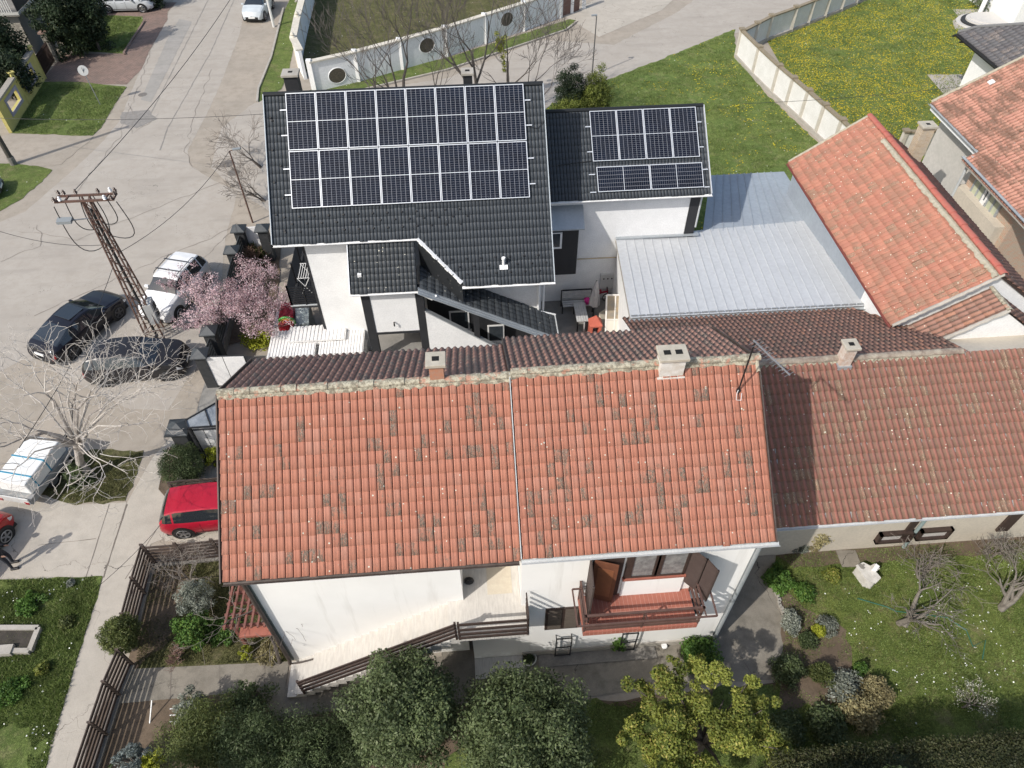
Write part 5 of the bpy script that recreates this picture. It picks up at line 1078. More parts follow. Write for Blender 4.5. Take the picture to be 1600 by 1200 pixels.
a, b = G(374, 356, 1.9), G(410, 354, 1.9); tt_ = thing('gate', 'white panelled gate leaf between two black pillars under the black roof corner', 'gate', (a.x, a.y, 0)); MB().ext([a, b, b+Vector((0, .04, 0)), a+Vector((0, .04, 0))], (0, 0, -1.85)).build('sheet', mar, tt_)
# glass canopy over the gate
cv = thing('gate_canopy', 'grey glazed gate canopy with dark frame next to the left end of the salmon roof', 'canopy', G(320, 660)); cz = 2.2; P = [G(*q, cz) for q in ((290, 657), (352, 622), (368, 664), (294, 669))]
MB().ext(P, (0, 0, -.02)).build('glazing', simple('frosted_glazing', (.22, .24, .26), (.30, .32, .34), .2, 2), cv); m = MB()
for p, q in ((P[0], P[1]), (P[3], P[2]), (P[0], P[3]), (P[1], P[2]), (P[0].lerp(P[1], .48), P[3].lerp(P[2], .48))): m.beam(p+Vector((0, 0, .02)), q+Vector((0, 0, .02)), .05, .05)
m.beam(P[0]-Vector((0, 0, cz)), P[0], .08); m.beam(P[3]-Vector((0, 0, cz)), P[3], .08); m.build('frame', anth, cv)
# brown slatted fence along the footpath
def bfence(lab, px, h=1.25, n=None):
    P = [G(*q) for q in px]; t = thing('fence', lab, 'fence', P[0])
    for i, (a, b) in enumerate(zip(P[:-1], P[1:])):
        m = MB(); dd = (b-a).normalized()
        for k in range(6): m.beam(a+Vector((0, 0, .16+k*.2)), b+Vector((0, 0, .16+k*.2)), .028, .12)
        m.build('slats', fencewood, t)
        nn = Vector((dd.y, -dd.x, 0))*.12; MB().ext([a+nn, b+nn, b-nn, a-nn], (0, 0, .1)).build('plinth', concd, t)
    for a in P: MB().beam(a+Vector((.05, .0, 0)), a+Vector((.05, 0, h+.08)), .11, .05).build('post', fencewood, t)
bfence('brown horizontal slat fence beside the footpath from the round topiary down to the bottom edge', [(206, 1040), (186, 1088), (166, 1150), (142, 1225)])
bfence('brown horizontal slat fence beside the footpath above the round topiary', [(240, 880), (226, 930), (212, 985), (200, 1018)])
bfence('brown horizontal slat fence along the driveway in front of the parked red hatchback', [(242, 882), (290, 878), (345, 872), (400, 866)])
bfence('brown slat fence between the evergreen bush and the red hatchback', [(278, 782), (300, 779), (345, 776), (380, 772)], 1.0)
# ================================================================ VEHICLES
tyre = simple('tyre_rubber', (.015, .015, .015), None, .85); rim = simple('alloy_rim', (.42, .42, .43), (.3, .3, .31), .35, 6, metal=.7); rimd = simple('dark_rim', (.09, .09, .095), None, .35, metal=.6)
cglass = simple('car_glass', (.018, .022, .026), None, .06, spec=.9, coat=.3); hl = simple('headlamp', (.55, .56, .58), None, .15, coat=.5); tl_ = simple('tail_lamp', (.30, .012, .015), None, .2, coat=.5); plate = simple('number_plate', (.7, .7, .68), None, .5)
trim = simple('black_trim', (.012, .012, .013), None, .5)
def paint(name, c, metal=.0, rough=.28): 
    t = NT(name); f = t.noise(1.2, 3, .5); col = t.mix(t.ramp(f, .4, .65), c, tuple(x*.86 for x in c)); t.b.inputs['Coat Weight'].default_value = .25; t.b.inputs['Coat Roughness'].default_value = .04; return t.out(col, rough, metal, .3)
def ip(x, pts):
    xs = [p[0] for p in pts]; ys = [p[1] for p in pts]; return float(np.interp(x, xs, ys))
PRO = {
 'coupe': dict(top=[(0, .60), (.02, .90), (.07, 1.0), (.16, 1.10), (.28, 1.28), (.40, 1.38), (.50, 1.40), (.58, 1.36), (.66, 1.18), (.735, 1.0), (.80, .96), (.92, .84), (.98, .70), (1, .55)], belt=[(0, .62), (.05, .90), (.5, .93), (.74, .94), (.92, .80), (1, .5)], cab=(.12, .735), ws=(.60, .735), rw=(.10, .30), pil=(.34, .52)),
 'hatch': dict(top=[(0, .55), (.015, .95), (.04, 1.15), (.10, 1.42), (.2, 1.50), (.45, 1.52), (.58, 1.47), (.68, 1.24), (.76, 1.04), (.85, .98), (.95, .82), (1, .55)], belt=[(0, .6), (.04, 1.06), (.3, 1.03), (.76, .99), (.92, .85), (1, .5)], cab=(.03, .76), ws=(.60, .76), rw=(.012, .10), pil=(.16, .38, .55)),
 'suv': dict(top=[(0, .6), (.015, 1.0), (.04, 1.25), (.10, 1.55), (.2, 1.62), (.48, 1.64), (.56, 1.60), (.64, 1.38), (.72, 1.14), (.84, 1.08), (.95, .92), (1, .6)], belt=[(0, .65), (.04, 1.05), (.5, 1.02), (.72, 1.05), (.92, .92), (1, .55)], cab=(.03, .72), ws=(.57, .72), rw=(.012, .10), pil=(.18, .38, .53)),
 'wagon': dict(top=[(0, .55), (.015, .92), (.04, 1.1), (.10, 1.38), (.2, 1.45), (.48, 1.47), (.58, 1.42), (.67, 1.22), (.745, 1.02), (.85, .96), (.95, .82), (1, .55)], belt=[(0, .6), (.04, .93), (.5, .93), (.745, .96), (.92, .84), (1, .5)], cab=(.03, .745), ws=(.60, .745), rw=(.012, .10), pil=(.16, .36, .54))}
WP = [(0, .80), (.02, .88), (.08, .96), (.25, 1), (.75, 1), (.9, .95), (.96, .86), (1, .70)]
def car(name, label, kind, col, L=4.4, Wd=1.8, loc=(0, 0, 0), rz=0, rails_=False, sunroof=False, rimm=None, rr=.33, hs=1.0):
    t = thing(name, label, 'car', (0, 0, 0)); pr = PRO[kind]; pm = paint(name+'_paint', col)
    xs = sorted(set(list(np.linspace(0, 1, 61))+[.005, .012, .985, .995])); secs = []
    for x in xs:
        zt = ip(x, pr['top'])*hs; zb = min(ip(x, pr['belt'])*hs, zt-.005); w = ip(x, WP)*Wd/2; k = max(0, min(1, (zt-zb)/.42)); wr = w*(.93-.22*k); lo = .2+.12*max(0, 1-min(x, 1-x)/.06)
        sg = .5 if zt-zb > .3 else 1
        secs.append([(w*.93, lo), (w*.985, lo+.12), (w, (lo+.12+zb)/2), (w*.985, zb-.05), (w*.955, zb), (w*.955+(wr-w*.955)*.5, zb+(zt-.05-zb)*.52), (wr, zt-.055), (wr*.93, zt-.015), (wr*.55, zt+.008), (0, zt+.014)])
    K = len(secs[0]); X = [(x-.5)*L for x in xs]
    parts = {'body': MB(), 'windscreen': MB(), 'rear_window': MB(), 'side_window': MB(), 'side_window2': MB(), 'hl': MB(), 'hr': MB(), 'tl': MB(), 'tr': MB()}
    for sgn in (1, -1):
        idx = {}
        for nme, mb in parts.items():
            idx[nme] = len(mb.V)
            for i, s in enumerate(secs):
                for (y, z) in s: mb.V.append((X[i], y*sgn, z))
        for i in range(len(xs)-1):
            xm = (xs[i]+xs[i+1])/2
            for j in range(K-1):
                nme = 'body'
                cabin = pr['cab'][0]+.035 < xm < pr['cab'][1]-.05
                hgt = (ip(xm, pr['top'])*hs-ip(xm, pr['belt'])*hs)
                if j in (4, 5) and cabin and hgt > .13 and not any(abs(xm-p) < (.010 if kind != 'hatch' else .004) for p in pr['pil']): nme = 'side_window' if sgn > 0 else 'side_window2'
                if j >= 6 and pr['ws'][0]+.008 < xm < pr['ws'][1]-.004: nme = 'windscreen'
                if j >= 6 and pr['rw'][0] < xm < pr['rw'][1]-.008: nme = 'rear_window'
                if j == 2 and .925 < xm < .99: nme = 'hl' if sgn > 0 else 'hr'
                if j in (2, 3) and xm < .03: nme = 'tl' if sgn > 0 else 'tr'
                b0 = idx[nme]+i*K+j; f = (b0, b0+K, b0+K+1, b0+1)
                parts[nme].F.append(f if sgn < 0 else f[::-1]); parts[nme].M.append(0)
        for e_, i in ((0, 0), (1, len(xs)-1)):
            b0 = idx['body']+i*K; parts['body'].F.append(tuple(range(b0, b0+K))); parts['body'].M.append(0)
    def fin(key, nme, mat, par):
        mb = parts[key]
        if not mb.F: return None
        used = sorted({v for f in mb.F for v in f}); mp = {v: n for n, v in enumerate(used)}; m2 = MB(); m2.V = [mb.V[v] for v in used]; m2.F = [tuple(mp[v] for v in f) for f in mb.F]; m2.M = mb.M
        o = m2.build(nme, mat, par); bm = bmesh.new(); bm.from_mesh(o.data); bmesh.ops.remove_doubles(bm, verts=bm.verts[:], dist=.0008); bmesh.ops.recalc_face_normals(bm, faces=bm.faces[:]); 
        for f in bm.faces: f.smooth = True
        bm.to_mesh(o.data); bm.free(); md = o.modifiers.new('edges', 'EDGE_SPLIT'); md.split_angle = rad(28); return o
    body = fin('body', 'body', pm, t); fin('windscreen', 'windscreen', cglass, t); fin('rear_window', 'rear_window', cglass, t); fin('side_window', 'side_window', cglass, t); fin('side_window2', 'side_window', cglass, t)
    fin('hl', 'headlight', hl, t); fin('hr', 'headlight', hl, t); fin('tl', 'tail_light', tl_, t); fin('tr', 'tail_light', tl_, t)
    MB().box((-L*.46, -Wd*.44, .16), (L*.46, Wd*.44, .3)).build('underbody', trim, t)
    MB().box((L/2-.10, -Wd*.28, .30), (L/2+.012, Wd*.28, .50)).build('grille', trim, t); MB().box((L/2-.05, -.26, .40), (L/2+.022, .26, .51)).build('number_plate', plate, t)
    MB().box((-L/2-.015, -.26, .62), (-L/2+.1, .26, .73)).build('number_plate', plate, t); MB().box((-L/2-.01, -Wd*.34, .24), (-L/2+.1, Wd*.34, .42)).build('bumper', trim, t)
    fx, rx = L*.315, -L*.30
    for x in (fx, rx):
        for sgn in (1, -1):
            y = sgn*Wd/2*.992; m = MB().tube([(x, y-sgn*.04, rr+.01), (x, y+sgn*.008, rr+.01)], rr+.065, 20); m.build('wheel_arch', trim, t)
            wm = MB().tube([(x, y-sgn*.2, rr), (x, y-sgn*.015, rr), (x, y+sgn*.015, rr)], [rr, rr, rr-.03], 22); wo = wm.build('wheel', tyre, t)
            rm = MB(); rm.tube([(x, y+sgn*.016, rr), (x, y+sgn*.022, rr)], rr*.22, 10)
            for k in range(5):
                a = k*2*math.pi/5; rm.obox((x+math.cos(a)*rr*.38, y+sgn*.019, rr+math.sin(a)*rr*.38), (math.cos(a)*rr*.32, 0, math.sin(a)*rr*.32), (-math.sin(a)*.035, 0, math.cos(a)*.035), (0, .006, 0))
            ring = [(x+math.cos(a)*rr*.68, y+sgn*.019, rr+math.sin(a)*rr*.68) for a in np.linspace(0, 2*math.pi, 19)]; rm.tube(ring, .02, 5, cap=False); rm.build('rim', rimm or rim, wo)
    for sgn in (1, -1):
        xm = ((pr['cab'][1]-.07)-.5)*L; zz = ip(pr['cab'][1], pr['belt'])*hs+.05; MB().obox((xm, sgn*(Wd/2+.06), zz), (.06, 0, 0), (0, .10, 0), (0, 0, .06)).build('mirror', pm, t, bevel=.02)
    hsx = MB()
    for sgn in (1, -1):
        for x in (-.02, -.24): hsx.obox((x*L, sgn*Wd*.497, .80*hs), (.09, 0, 0), (0, .012, 0), (0, 0, .014))
    hsx.build('door_handle', pm, t)
    sm_ = MB()
    for sgn in (1, -1):
        for x in pr['pil'][1:]: sm_.obox(((x-.5)*L, sgn*Wd*.4975, .62*hs), (.006, 0, 0), (0, .004, 0), (0, 0, .27*hs))
        sm_.obox((0, sgn*Wd*.4975, .33), (L*.22, 0, 0), (0, .004, 0), (0, 0, .012))
    sm_.build('door_seam', trim, t)
    if rails_:
        for sgn in (1, -1): MB().tube([(-L*.32, sgn*Wd*.33, 1.63*hs), (-L*.28, sgn*Wd*.33, 1.70*hs), (L*.03, sgn*Wd*.33, 1.71*hs), (L*.06, sgn*Wd*.33, 1.65*hs)], .018, 6).build('roof_rail', rimd, t)
        for x in (-.2, -.02): MB().beam((x*L, -Wd*.36, 1.72*hs), (x*L, Wd*.36, 1.72*hs), .05, .03).build('roof_bar', rimd, t)
    if sunroof: MB().obox((-.03*L, 0, 1.405*hs), (.42, 0, -.004), (0, .46, 0), (0, 0, .012)).build('sunroof', cglass, t, bevel=.01)
    t.location = loc; t.rotation_euler = (0, 0, rz); return t
def seat_side(rear_px, front_px, side, L, Wd, z=0):
    """place from the ground contact of the two wheels on the visible side (+1 left side of the car, -1 right side)"""
    r_, f_ = G(*rear_px), G(*front_px); d = (f_-r_).normalized(); left = Vector((-d.y, d.x, 0)); c = (r_+f_)/2-left*side*Wd/2-d*L*.0075; return c, math.atan2(d.y, d.x), (f_-r_).length
c_, a_, wb = seat_side((124, 556), (189, 499), -1, 4.7, 1.86); print('wb black', wb, math.degrees(a_))
car('parked_car', 'black fastback with sunroof parked left of the lattice mast', 'coupe', (.010, .010, .016), 4.55, 1.84, c_, a_, sunroof=True, rimm=rimd, rr=.35)
c_, a_, wb = seat_side((324, 449), (288, 494), 1, 4.2, 1.8); print('wb white', wb, math.degrees(a_))
car('parked_car', 'white crossover with roof bars parked under the pink blossom', 'suv', (.78, .78, .78), 4.05, 1.8, c_, a_, rails_=True)
c_, a_, wb = seat_side((178, 602), (258, 594), -1, 4.3, 1.8); print('wb dark', wb, math.degrees(a_))
car('parked_car', 'dark hatchback behind the bare birch branches, beside the mast base', 'hatch', (.022, .021, .024), 4.2, 1.78, c_+Vector((0, -.1, 0)), a_, rimm=rimd)
g = G(396, 37)+Vector((.2, 2.0, 0)); car('parked_car', 'silver car facing the viewer at the top of the street beside a white pole', 'hatch', (.50, .54, .56), 4.1, 1.76, g, rad(-96))
g = G(198, 21)+Vector((0, .9, 0)); car('parked_car', 'silver estate car standing crosswise on the block paving, top left', 'wagon', (.52, .54, .56), 4.5, 1.76, g, rad(-2))
g = G(252, 822); car('parked_car', 'red hatchback half hidden under the left edge of the salmon roof', 'hatch', (.36, .012, .03), 3.95, 1.66, (g.x+2.2, g.y+.28, 0), rad(3), hs=.93)
g = G(16, 850)+G(10, 848)-G(34, 804); car('parked_car', 'red car cut off by the left picture edge next to the person', 'hatch', (.38, .02, .02), 4.1, 1.74, (g.x-1.15, g.y-.4+.75, 0), rad(72), hs=1.03)
g = G(0, 318); car('parked_car', 'dark grey car just entering at the left edge on the small lawn', 'wagon', (.10, .11, .13), 4.3, 1.75, (g.x-2.25, g.y+.7, 0), rad(12))
# white load carrier with tarpaulin and blue straps
A = G(1, 733, 1.35); B = G(38, 758, 1.35); C_ = G(93, 687, 1.35); d = (C_-B); d.z = 0; Lv = d.length; d.normalize(); s_ = (A-B); s_.z = 0; Wv_ = s_.length; left = Vector((-d.y, d.x, 0)); Wv_ = abs(s_.dot(left)); print('van', Lv, Wv_)
tr = thing('covered_trailer', 'trailer with white tarpaulin load tied by blue straps beside the pale leafless tree', 'trailer', (B.x, B.y, 0)); B0 = Vector((B.x, B.y, 0)); tarp = simple('white_tarpaulin', (.78, .78, .76), (.66, .67, .66), .6, 2.5, bump=.4, bscale=6)
def tb(s0, s1, w0, w1, z0, z1): return [B0+d*s+left*w+Vector((0, 0, z)) for z in (z0, z1) for s, w in ((s0, w0), (s1, w0), (s1, w1), (s0, w1))]
MB().hexa(tb(0, Lv, 0, Wv_, .72, 1.35)).build('load', tarp, tr, bevel=.05); MB().hexa(tb(-.25, Lv+.1, -.05, Wv_+.05, .45, .71)).build('bed', simple('grey_truck_bed', (.28, .29, .29), (.2, .2, .2), .6, 3), tr)
st_ = MB()
for s in (.35, Lv*.52): st_.hexa(tb(s, s+.05, -.015, Wv_+.015, .72, 1.37))
st_.build('strap', simple('blue_strap', (.02, .22, .35), None, .6), tr)
MB().beam(B0+d*Lv+left*Wv_/2+Vector((0, 0, .5)), B0+d*(Lv+.9)+left*Wv_/2+Vector((0, 0, .5)), .09).build('drawbar', trim, tr)
for s in (Lv*.45, Lv*.45+.8):
    for w in (.0, Wv_-.2):
        p = B0+d*s+left*w+Vector((0, 0, .30)); wo = MB().tube([p, p+left*.2], .30, 18).build('wheel', tyre, tr); MB().tube([p-left*.01, p+left*.21], .2, 12).build('rim', rim, wo)
MB().hexa(tb(-.3, -.26, 0, Wv_, .5, .8)).build('tailboard', paint('white_tail', (.6, .6, .58)), tr); MB().hexa(tb(-.32, -.29, .02, .2, .5, .62)).build('tail_light', tl_, tr); MB().hexa(tb(-.32, -.29, Wv_-.2, Wv_-.02, .5, .62)).build('tail_light', tl_, tr)
# ================================================================ VEGETATION
barkm = simple('bark', (.12, .10, .085), (.075, .062, .052), .9, 6, bump=.5, sc=(1, 1, .3)); birchm = simple('pale_bark', (.42, .385, .35), (.20, .175, .155), .85, 4, bump=.4); twigm = simple('grey_twig', (.20, .175, .15), (.13, .11, .095), .9, 6); twigp = simple('pale_twig', (.58, .54, .49), (.40, .36, .32), .9, 6); orchm = simple('orchard_bark', (.20, .18, .15), (.11, .095, .08), .9, 7, bump=.4)
def leaves(name, mat, parent, clumps, n, size, droop=.3, asp=.5, up=.25):
    """many small leaf quads round clump centres: (x, y, z, r)"""
    c = np.array(clumps); w = c[:, 3]**2; idx = rng.choice(len(c), n, p=w/w.sum())
    d = rng.normal(size=(n, 3)); d /= np.linalg.norm(d, axis=1)[:, None]; rr = c[idx, 3]*np.power(rng.random(n), .45)
    P = c[idx, :3]+d*rr[:, None]
    nrm = d*.8+rng.normal(size=(n, 3))*.7+np.array([0, 0, up]); nrm /= np.linalg.norm(nrm, axis=1)[:, None]
    t = rng.normal(size=(n, 3)); t[:, 2] -= droop; t -= nrm*(t*nrm).sum(1)[:, None]; t /= np.linalg.norm(t, axis=1)[:, None]; b = np.cross(nrm, t)
    s = size*rng.uniform(.6, 1.35, n)[:, None]
    V = np.stack([P-t*s, P-b*s*asp+nrm*s*.12, P+t*s, P+b*s*asp+nrm*s*.12], 1).reshape(-1, 3); V[:, 2] = np.maximum(V[:, 2], .02)
    F = np.arange(4*n).reshape(n, 4); return npmesh(name, V, F, mat, parent)
def crown_clumps(c, rx, ry, rz, n, cr, shell=.62, rough=.22, flat=False):
    out = []; g = math.pi*(3-5**.5)
    for i in range(n):
        z = 1-2*(i+.5)/n
        if flat and z < -.5: continue
        r = math.sqrt(max(0, 1-z*z)); a = g*i; k = random.uniform(shell, 1)*(1+random.uniform(-rough, rough)*.6)
        out.append((c[0]+rx*k*r*math.cos(a), c[1]+ry*k*r*math.sin(a), max(.15, c[2]+rz*k*z), cr*random.uniform(.7, 1.3)))
    for i in range(n//4): out.append((c[0]+rx*.4*random.uniform(-1, 1), c[1]+ry*.4*random.uniform(-1, 1), max(.2, c[2]+rz*.5*random.uniform(-1, 1)), cr*1.4))
    return out
L_dark = leafmat('leaf_dark_green', (.045, .070, .026), (.085, .115, .045), (.16, .18, .09)); L_mid = leafmat('leaf_mid_green', (.070, .100, .038), (.13, .165, .070), (.24, .27, .15)); L_olive = leafmat('leaf_olive', (.07, .095, .025), (.14, .165, .05), (.24, .24, .08))
L_ygreen = leafmat('leaf_yellow_green', (.11, .15, .028), (.26, .28, .055), (.42, .34, .10)); L_bright = leafmat('leaf_bright_green', (.05, .11, .02), (.10, .19, .035), (.2, .26, .05)); L_silver = leafmat('leaf_silver', (.16, .18, .14), (.28, .30, .25), (.42, .43, .38)); L_lime = leafmat('leaf_lime', (.22, .26, .02), (.38, .40, .04), (.5, .5, .1))
L_cyp = leafmat('leaf_thuja', (.09, .12, .022), (.17, .20, .04), (.25, .26, .07)); L_conif = leafmat('leaf_conifer_dark', (.018, .034, .016), (.035, .055, .024), (.06, .07, .03)); L_pink = leafmat('blossom_pink', (.50, .30, .33), (.76, .60, .62), (.9, .87, .86), trans=.3); L_white = leafmat('blossom_white', (.5, .5, .4), (.62, .62, .5), (.3, .36, .1)); L_dry = leafmat('dry_foliage', (.24, .20, .10), (.36, .32, .16), (.5, .45, .24)); L_blue = leafmat('leaf_blue_grey', (.14, .17, .165), (.22, .26, .25), (.3, .34, .33)); L_red = leafmat('leaf_purple', (.10, .05, .04), (.16, .08, .05), (.2, .12, .08))
def leafy(name, label, cat, c, rx, rz, n, size, mat, nclump=60, cr=None, ry=None, trunk_h=None, group=None, shell=.62, asp=.5, flat=False, part='crown', tr=.12, droop=.3, clumps=None):
    b = (c[0], c[1], 0); t = thing(name, label, cat, b, group); ry = ry or rx
    cl = clumps or crown_clumps(c, rx, ry, rz, nclump, cr or rx*.30, shell, flat=flat)
    leaves(part, mat, t, cl, n, size, droop, asp)
    if trunk_h or trunk_h is None:
        m = MB().tube([(c[0], c[1], 0), (c[0]+.03, c[1], c[2]*.5), (c[0], c[1]+.02, c[2]+rz*.3)], [tr, tr*.8, tr*.3], 8)
        for k in range(7):
            a = k*2.4; q = (c[0]+rx*.6*math.cos(a), c[1]+ry*.6*math.sin(a), c[2]+rz*.35*math.sin(k*1.7)); m.tube([(c[0], c[1], c[2]*.45), ((c[0]+q[0])/2, (c[1]+q[1])/2, (c[2]*.6+q[2])/2), q], [tr*.5, tr*.35, tr*.15], 6)
        m.build('trunk' if cat == 'tree' else 'stem', barkm, t)
    return t
# big evergreen trees at the bottom
g = G(633, 1112, 2.7); leafy('evergreen_tree', 'large oval dark evergreen tree hiding the lower half of the stair railing', 'tree', g, 1.42, 1.95, 60000, .046, L_mid, 150, .36, droop=.8)
g = G(822, 1150, 2.4); leafy('evergreen_tree', 'broad grey-green evergreen tree right of the stair, middle of the bottom edge', 'tree', g, 1.85, 1.75, 60000, .046, L_mid, 160, .40, droop=.8)
# irregular yellow-green tree
c0 = G(1112, 1140, 2.2); cl = []
for (x, y, z, r) in ((1050, 1060, 3.0, .42), (1035, 1045, 3.1, .3), (1100, 1050, 3.0, .42), (1118, 1052, 3.1, .32), (1070, 1090, 2.8, .6), (1010, 1090, 2.7, .38), (1000, 1075, 2.8, .25), (1000, 1135, 2.3, .5), (985, 1150, 2.2, .35), (1060, 1140, 2.7, .75), (1120, 1110, 2.7, .6), (1165, 1080, 2.7, .38), (1180, 1070, 2.8, .26), (1190, 1110, 2.5, .38), (1150, 1140, 2.6, .7), (1200, 1150, 2.2, .5), (1215, 1180, 2.0, .4), (1100, 1180, 2.4, .8), (1040, 1190, 2.2, .7), (1170, 1200, 2.2, .7), (1020, 1165, 2.0, .5), (1080, 1030, 3.0, .3)):
    g = G(x, y, z)
    for k in range(5): cl.append((g.x+random.gauss(0, r*.5), g.y+random.gauss(0, r*.5), g.z+random.gauss(0, r*.4), r*random.uniform(.35, .6)))
t_ = leafy('ornamental_tree', 'irregular yellow-green tree below the balcony, bottom right of centre', 'tree', c0, 1.8, 1.2, 45000, .042, L_ygreen, clumps=cl)
tw = MB()
for (x, y, z, r) in [(1050, 1060, 3.1, 0), (1118, 1050, 3.15, 0), (1165, 1072, 2.9, 0), (1215, 1170, 2.3, 0), (1000, 1080, 2.9, 0), (1190, 1110, 2.8, 0)]:
    q = G(x, y, z); tw.tube([(c0.x, c0.y, .8), ((c0.x+q.x)/2, (c0.y+q.y)/2, 2), q], [.06, .035, .012], 6)
tw.build('limbs', barkm, t_)
# dark conifers bottom left
for (x, y, z, rx, rzz, lab) in ((318, 1150, 1.6, 1.0, 1.2, 'dark spreading juniper at the bottom left beside the garden path'), (400, 1165, 1.7, .95, 1.3, 'dark upright conifer, second from the left along the bottom'), (480, 1175, 1.4, 1.0, 1.1, 'dark low conifer between the path and the big oval tree'), (545, 1160, 1.2, .7, .9, 'small dark conifer tucked under the big oval tree')):
    g = G(x, y, z); leafy('conifer', lab, 'tree', g, rx, rzz, 26000, .040, L_dark if x != 318 else L_olive, 60, .34, shell=.5, asp=.3)
g = G(300, 1105, .7); leafy('shrub', 'grey-leaved low shrub beside the garden path at the bottom left', 'shrub', g, .5, .5, 3500, .04, L_silver, 18)
g = G(385, 1098, .6); leafy('shrub', 'sprawling grey-green shrub casting shade on the garden path', 'shrub', g, .75, .45, 5000, .04, L_dark, 26)
g = G(205, 1185, .7); leafy('shrub', 'blue-grey feathery shrub at the bottom left corner of the slat fence', 'shrub', g, .45, .5, 3000, .05, L_blue, 16, asp=.25)
g = G(236, 1192, .5); leafy('shrub', 'small yellow-green shrub at the very bottom, left of the juniper', 'shrub', g, .32, .3, 2200, .035, L_lime, 12)
g = G(305, 935, .8); leafy('shrub', 'silver-grey feathery shrub in the front garden by the pergola', 'shrub', g, .6, .6, 4500, .05, L_silver, 22, asp=.25)
g = G(302, 985, .5); leafy('shrub', 'yellow-green mounded shrub in the front garden below the silver shrub', 'shrub', g, .6, .45, 5000, .045, L_bright, 22)
g = G(385, 1019, .3); leafy('shrub', 'small bright lime-yellow bush by the house corner', 'shrub', g, .25, .25, 2600, .022, L_lime, 14)
g = G(418, 1020, .15); leafy('ground_plants', 'pale flowering rock plants at the corner of the white house', 'plants', g, .45, .14, 2600, .03, L_dry, 20, trunk_h=0, part='foliage')
g = G(350, 985, .15); leafy('ground_plants', 'bright green leafy ground cover in the middle of the front garden', 'plants', g, .5, .2, 4500, .04, L_bright, 20, trunk_h=0, part='foliage')
g = G(188, 990, 1.15); leafy('topiary', 'round clipped olive-green topiary overhanging the footpath fence', 'topiary', g, .56, .56, 14000, .028, L_olive, 90, .13, shell=.85)
g = G(284, 728, .85); leafy('evergreen_bush', 'round clipped dark green bush between black pillar and red hatchback', 'bush', g, .78, .75, 18000, .034, L_dark, 110, .17, shell=.85, droop=-.5, asp=.3)
g = G(332, 712, .5); leafy('shrub', 'yellow-leaved small shrub between the evergreen bush and the salmon roof', 'shrub', g, .4, .35, 2500, .04, L_lime, 12)
# thujas behind the wing
for (x, y, z, rx, rzz, mat, lab) in ((890, 158, 2.3, .95, 2.2, L_conif, 'dark green conifer behind the annex, left one of the three'), (930, 162, 2.2, .95, 2.1, L_cyp, 'yellow-green thuja behind the annex, right one of the three'), (892, 190, 1.5, 1.2, 1.4, L_cyp, 'low yellow-green thuja in front of the other two behind the annex')):
    g = G(x, y, z); leafy('thuja', lab, 'tree', g, rx, rzz, 22000, .055, mat, 90, .30, shell=.7, asp=.35, droop=-.8)
# top-left dark greenery
for (x, y, z, rx, rzz, n, mat, lab) in ((92, 30, 2.6, 1.7, 2.4, 11000, L_conif, 'dark spruce by the small lawn at the top left'), (132, 22, 2.6, 1.5, 2.6, 11000, L_conif, 'dark ivy-clad tree behind the silver estate car'), (118, 62, 1.2, .5, 1.0, 2500, L_dark, 'grey-barked leaning shrub beside the top left lawn'), (105, 40, 1.8, .8, 1.0, 4000, L_ygreen, 'yellow-green shrub beside the dark spruce, top left'), (4, 80, 2.2, 1.5, 2.2, 10000, L_conif, 'dark conifer at the left edge behind the yellow wall'), (18, 118, 1.6, 1.2, 1.6, 8000, L_conif, 'dark bush directly behind the yellow wall'), (232, -14, 1.2, 1.3, 1.2, 6000, L_conif, 'dark hedge bush by the street at the top edge')):
    g = G(x, y, z); leafy('tree' if 'tree' in lab or 'spruce' in lab else 'shrub', lab, 'tree' if 'tree' in lab or 'spruce' in lab or 'conifer' in lab else 'shrub', g, rx, rzz, n, .10, mat, 45, .5, shell=.5)
g = G(1552, 5, .4); leafy('shrub', 'small dark green clipped shrub behind the terrace, top right', 'shrub', g, 1.5, .6, 6000, .07, L_mid, 40)
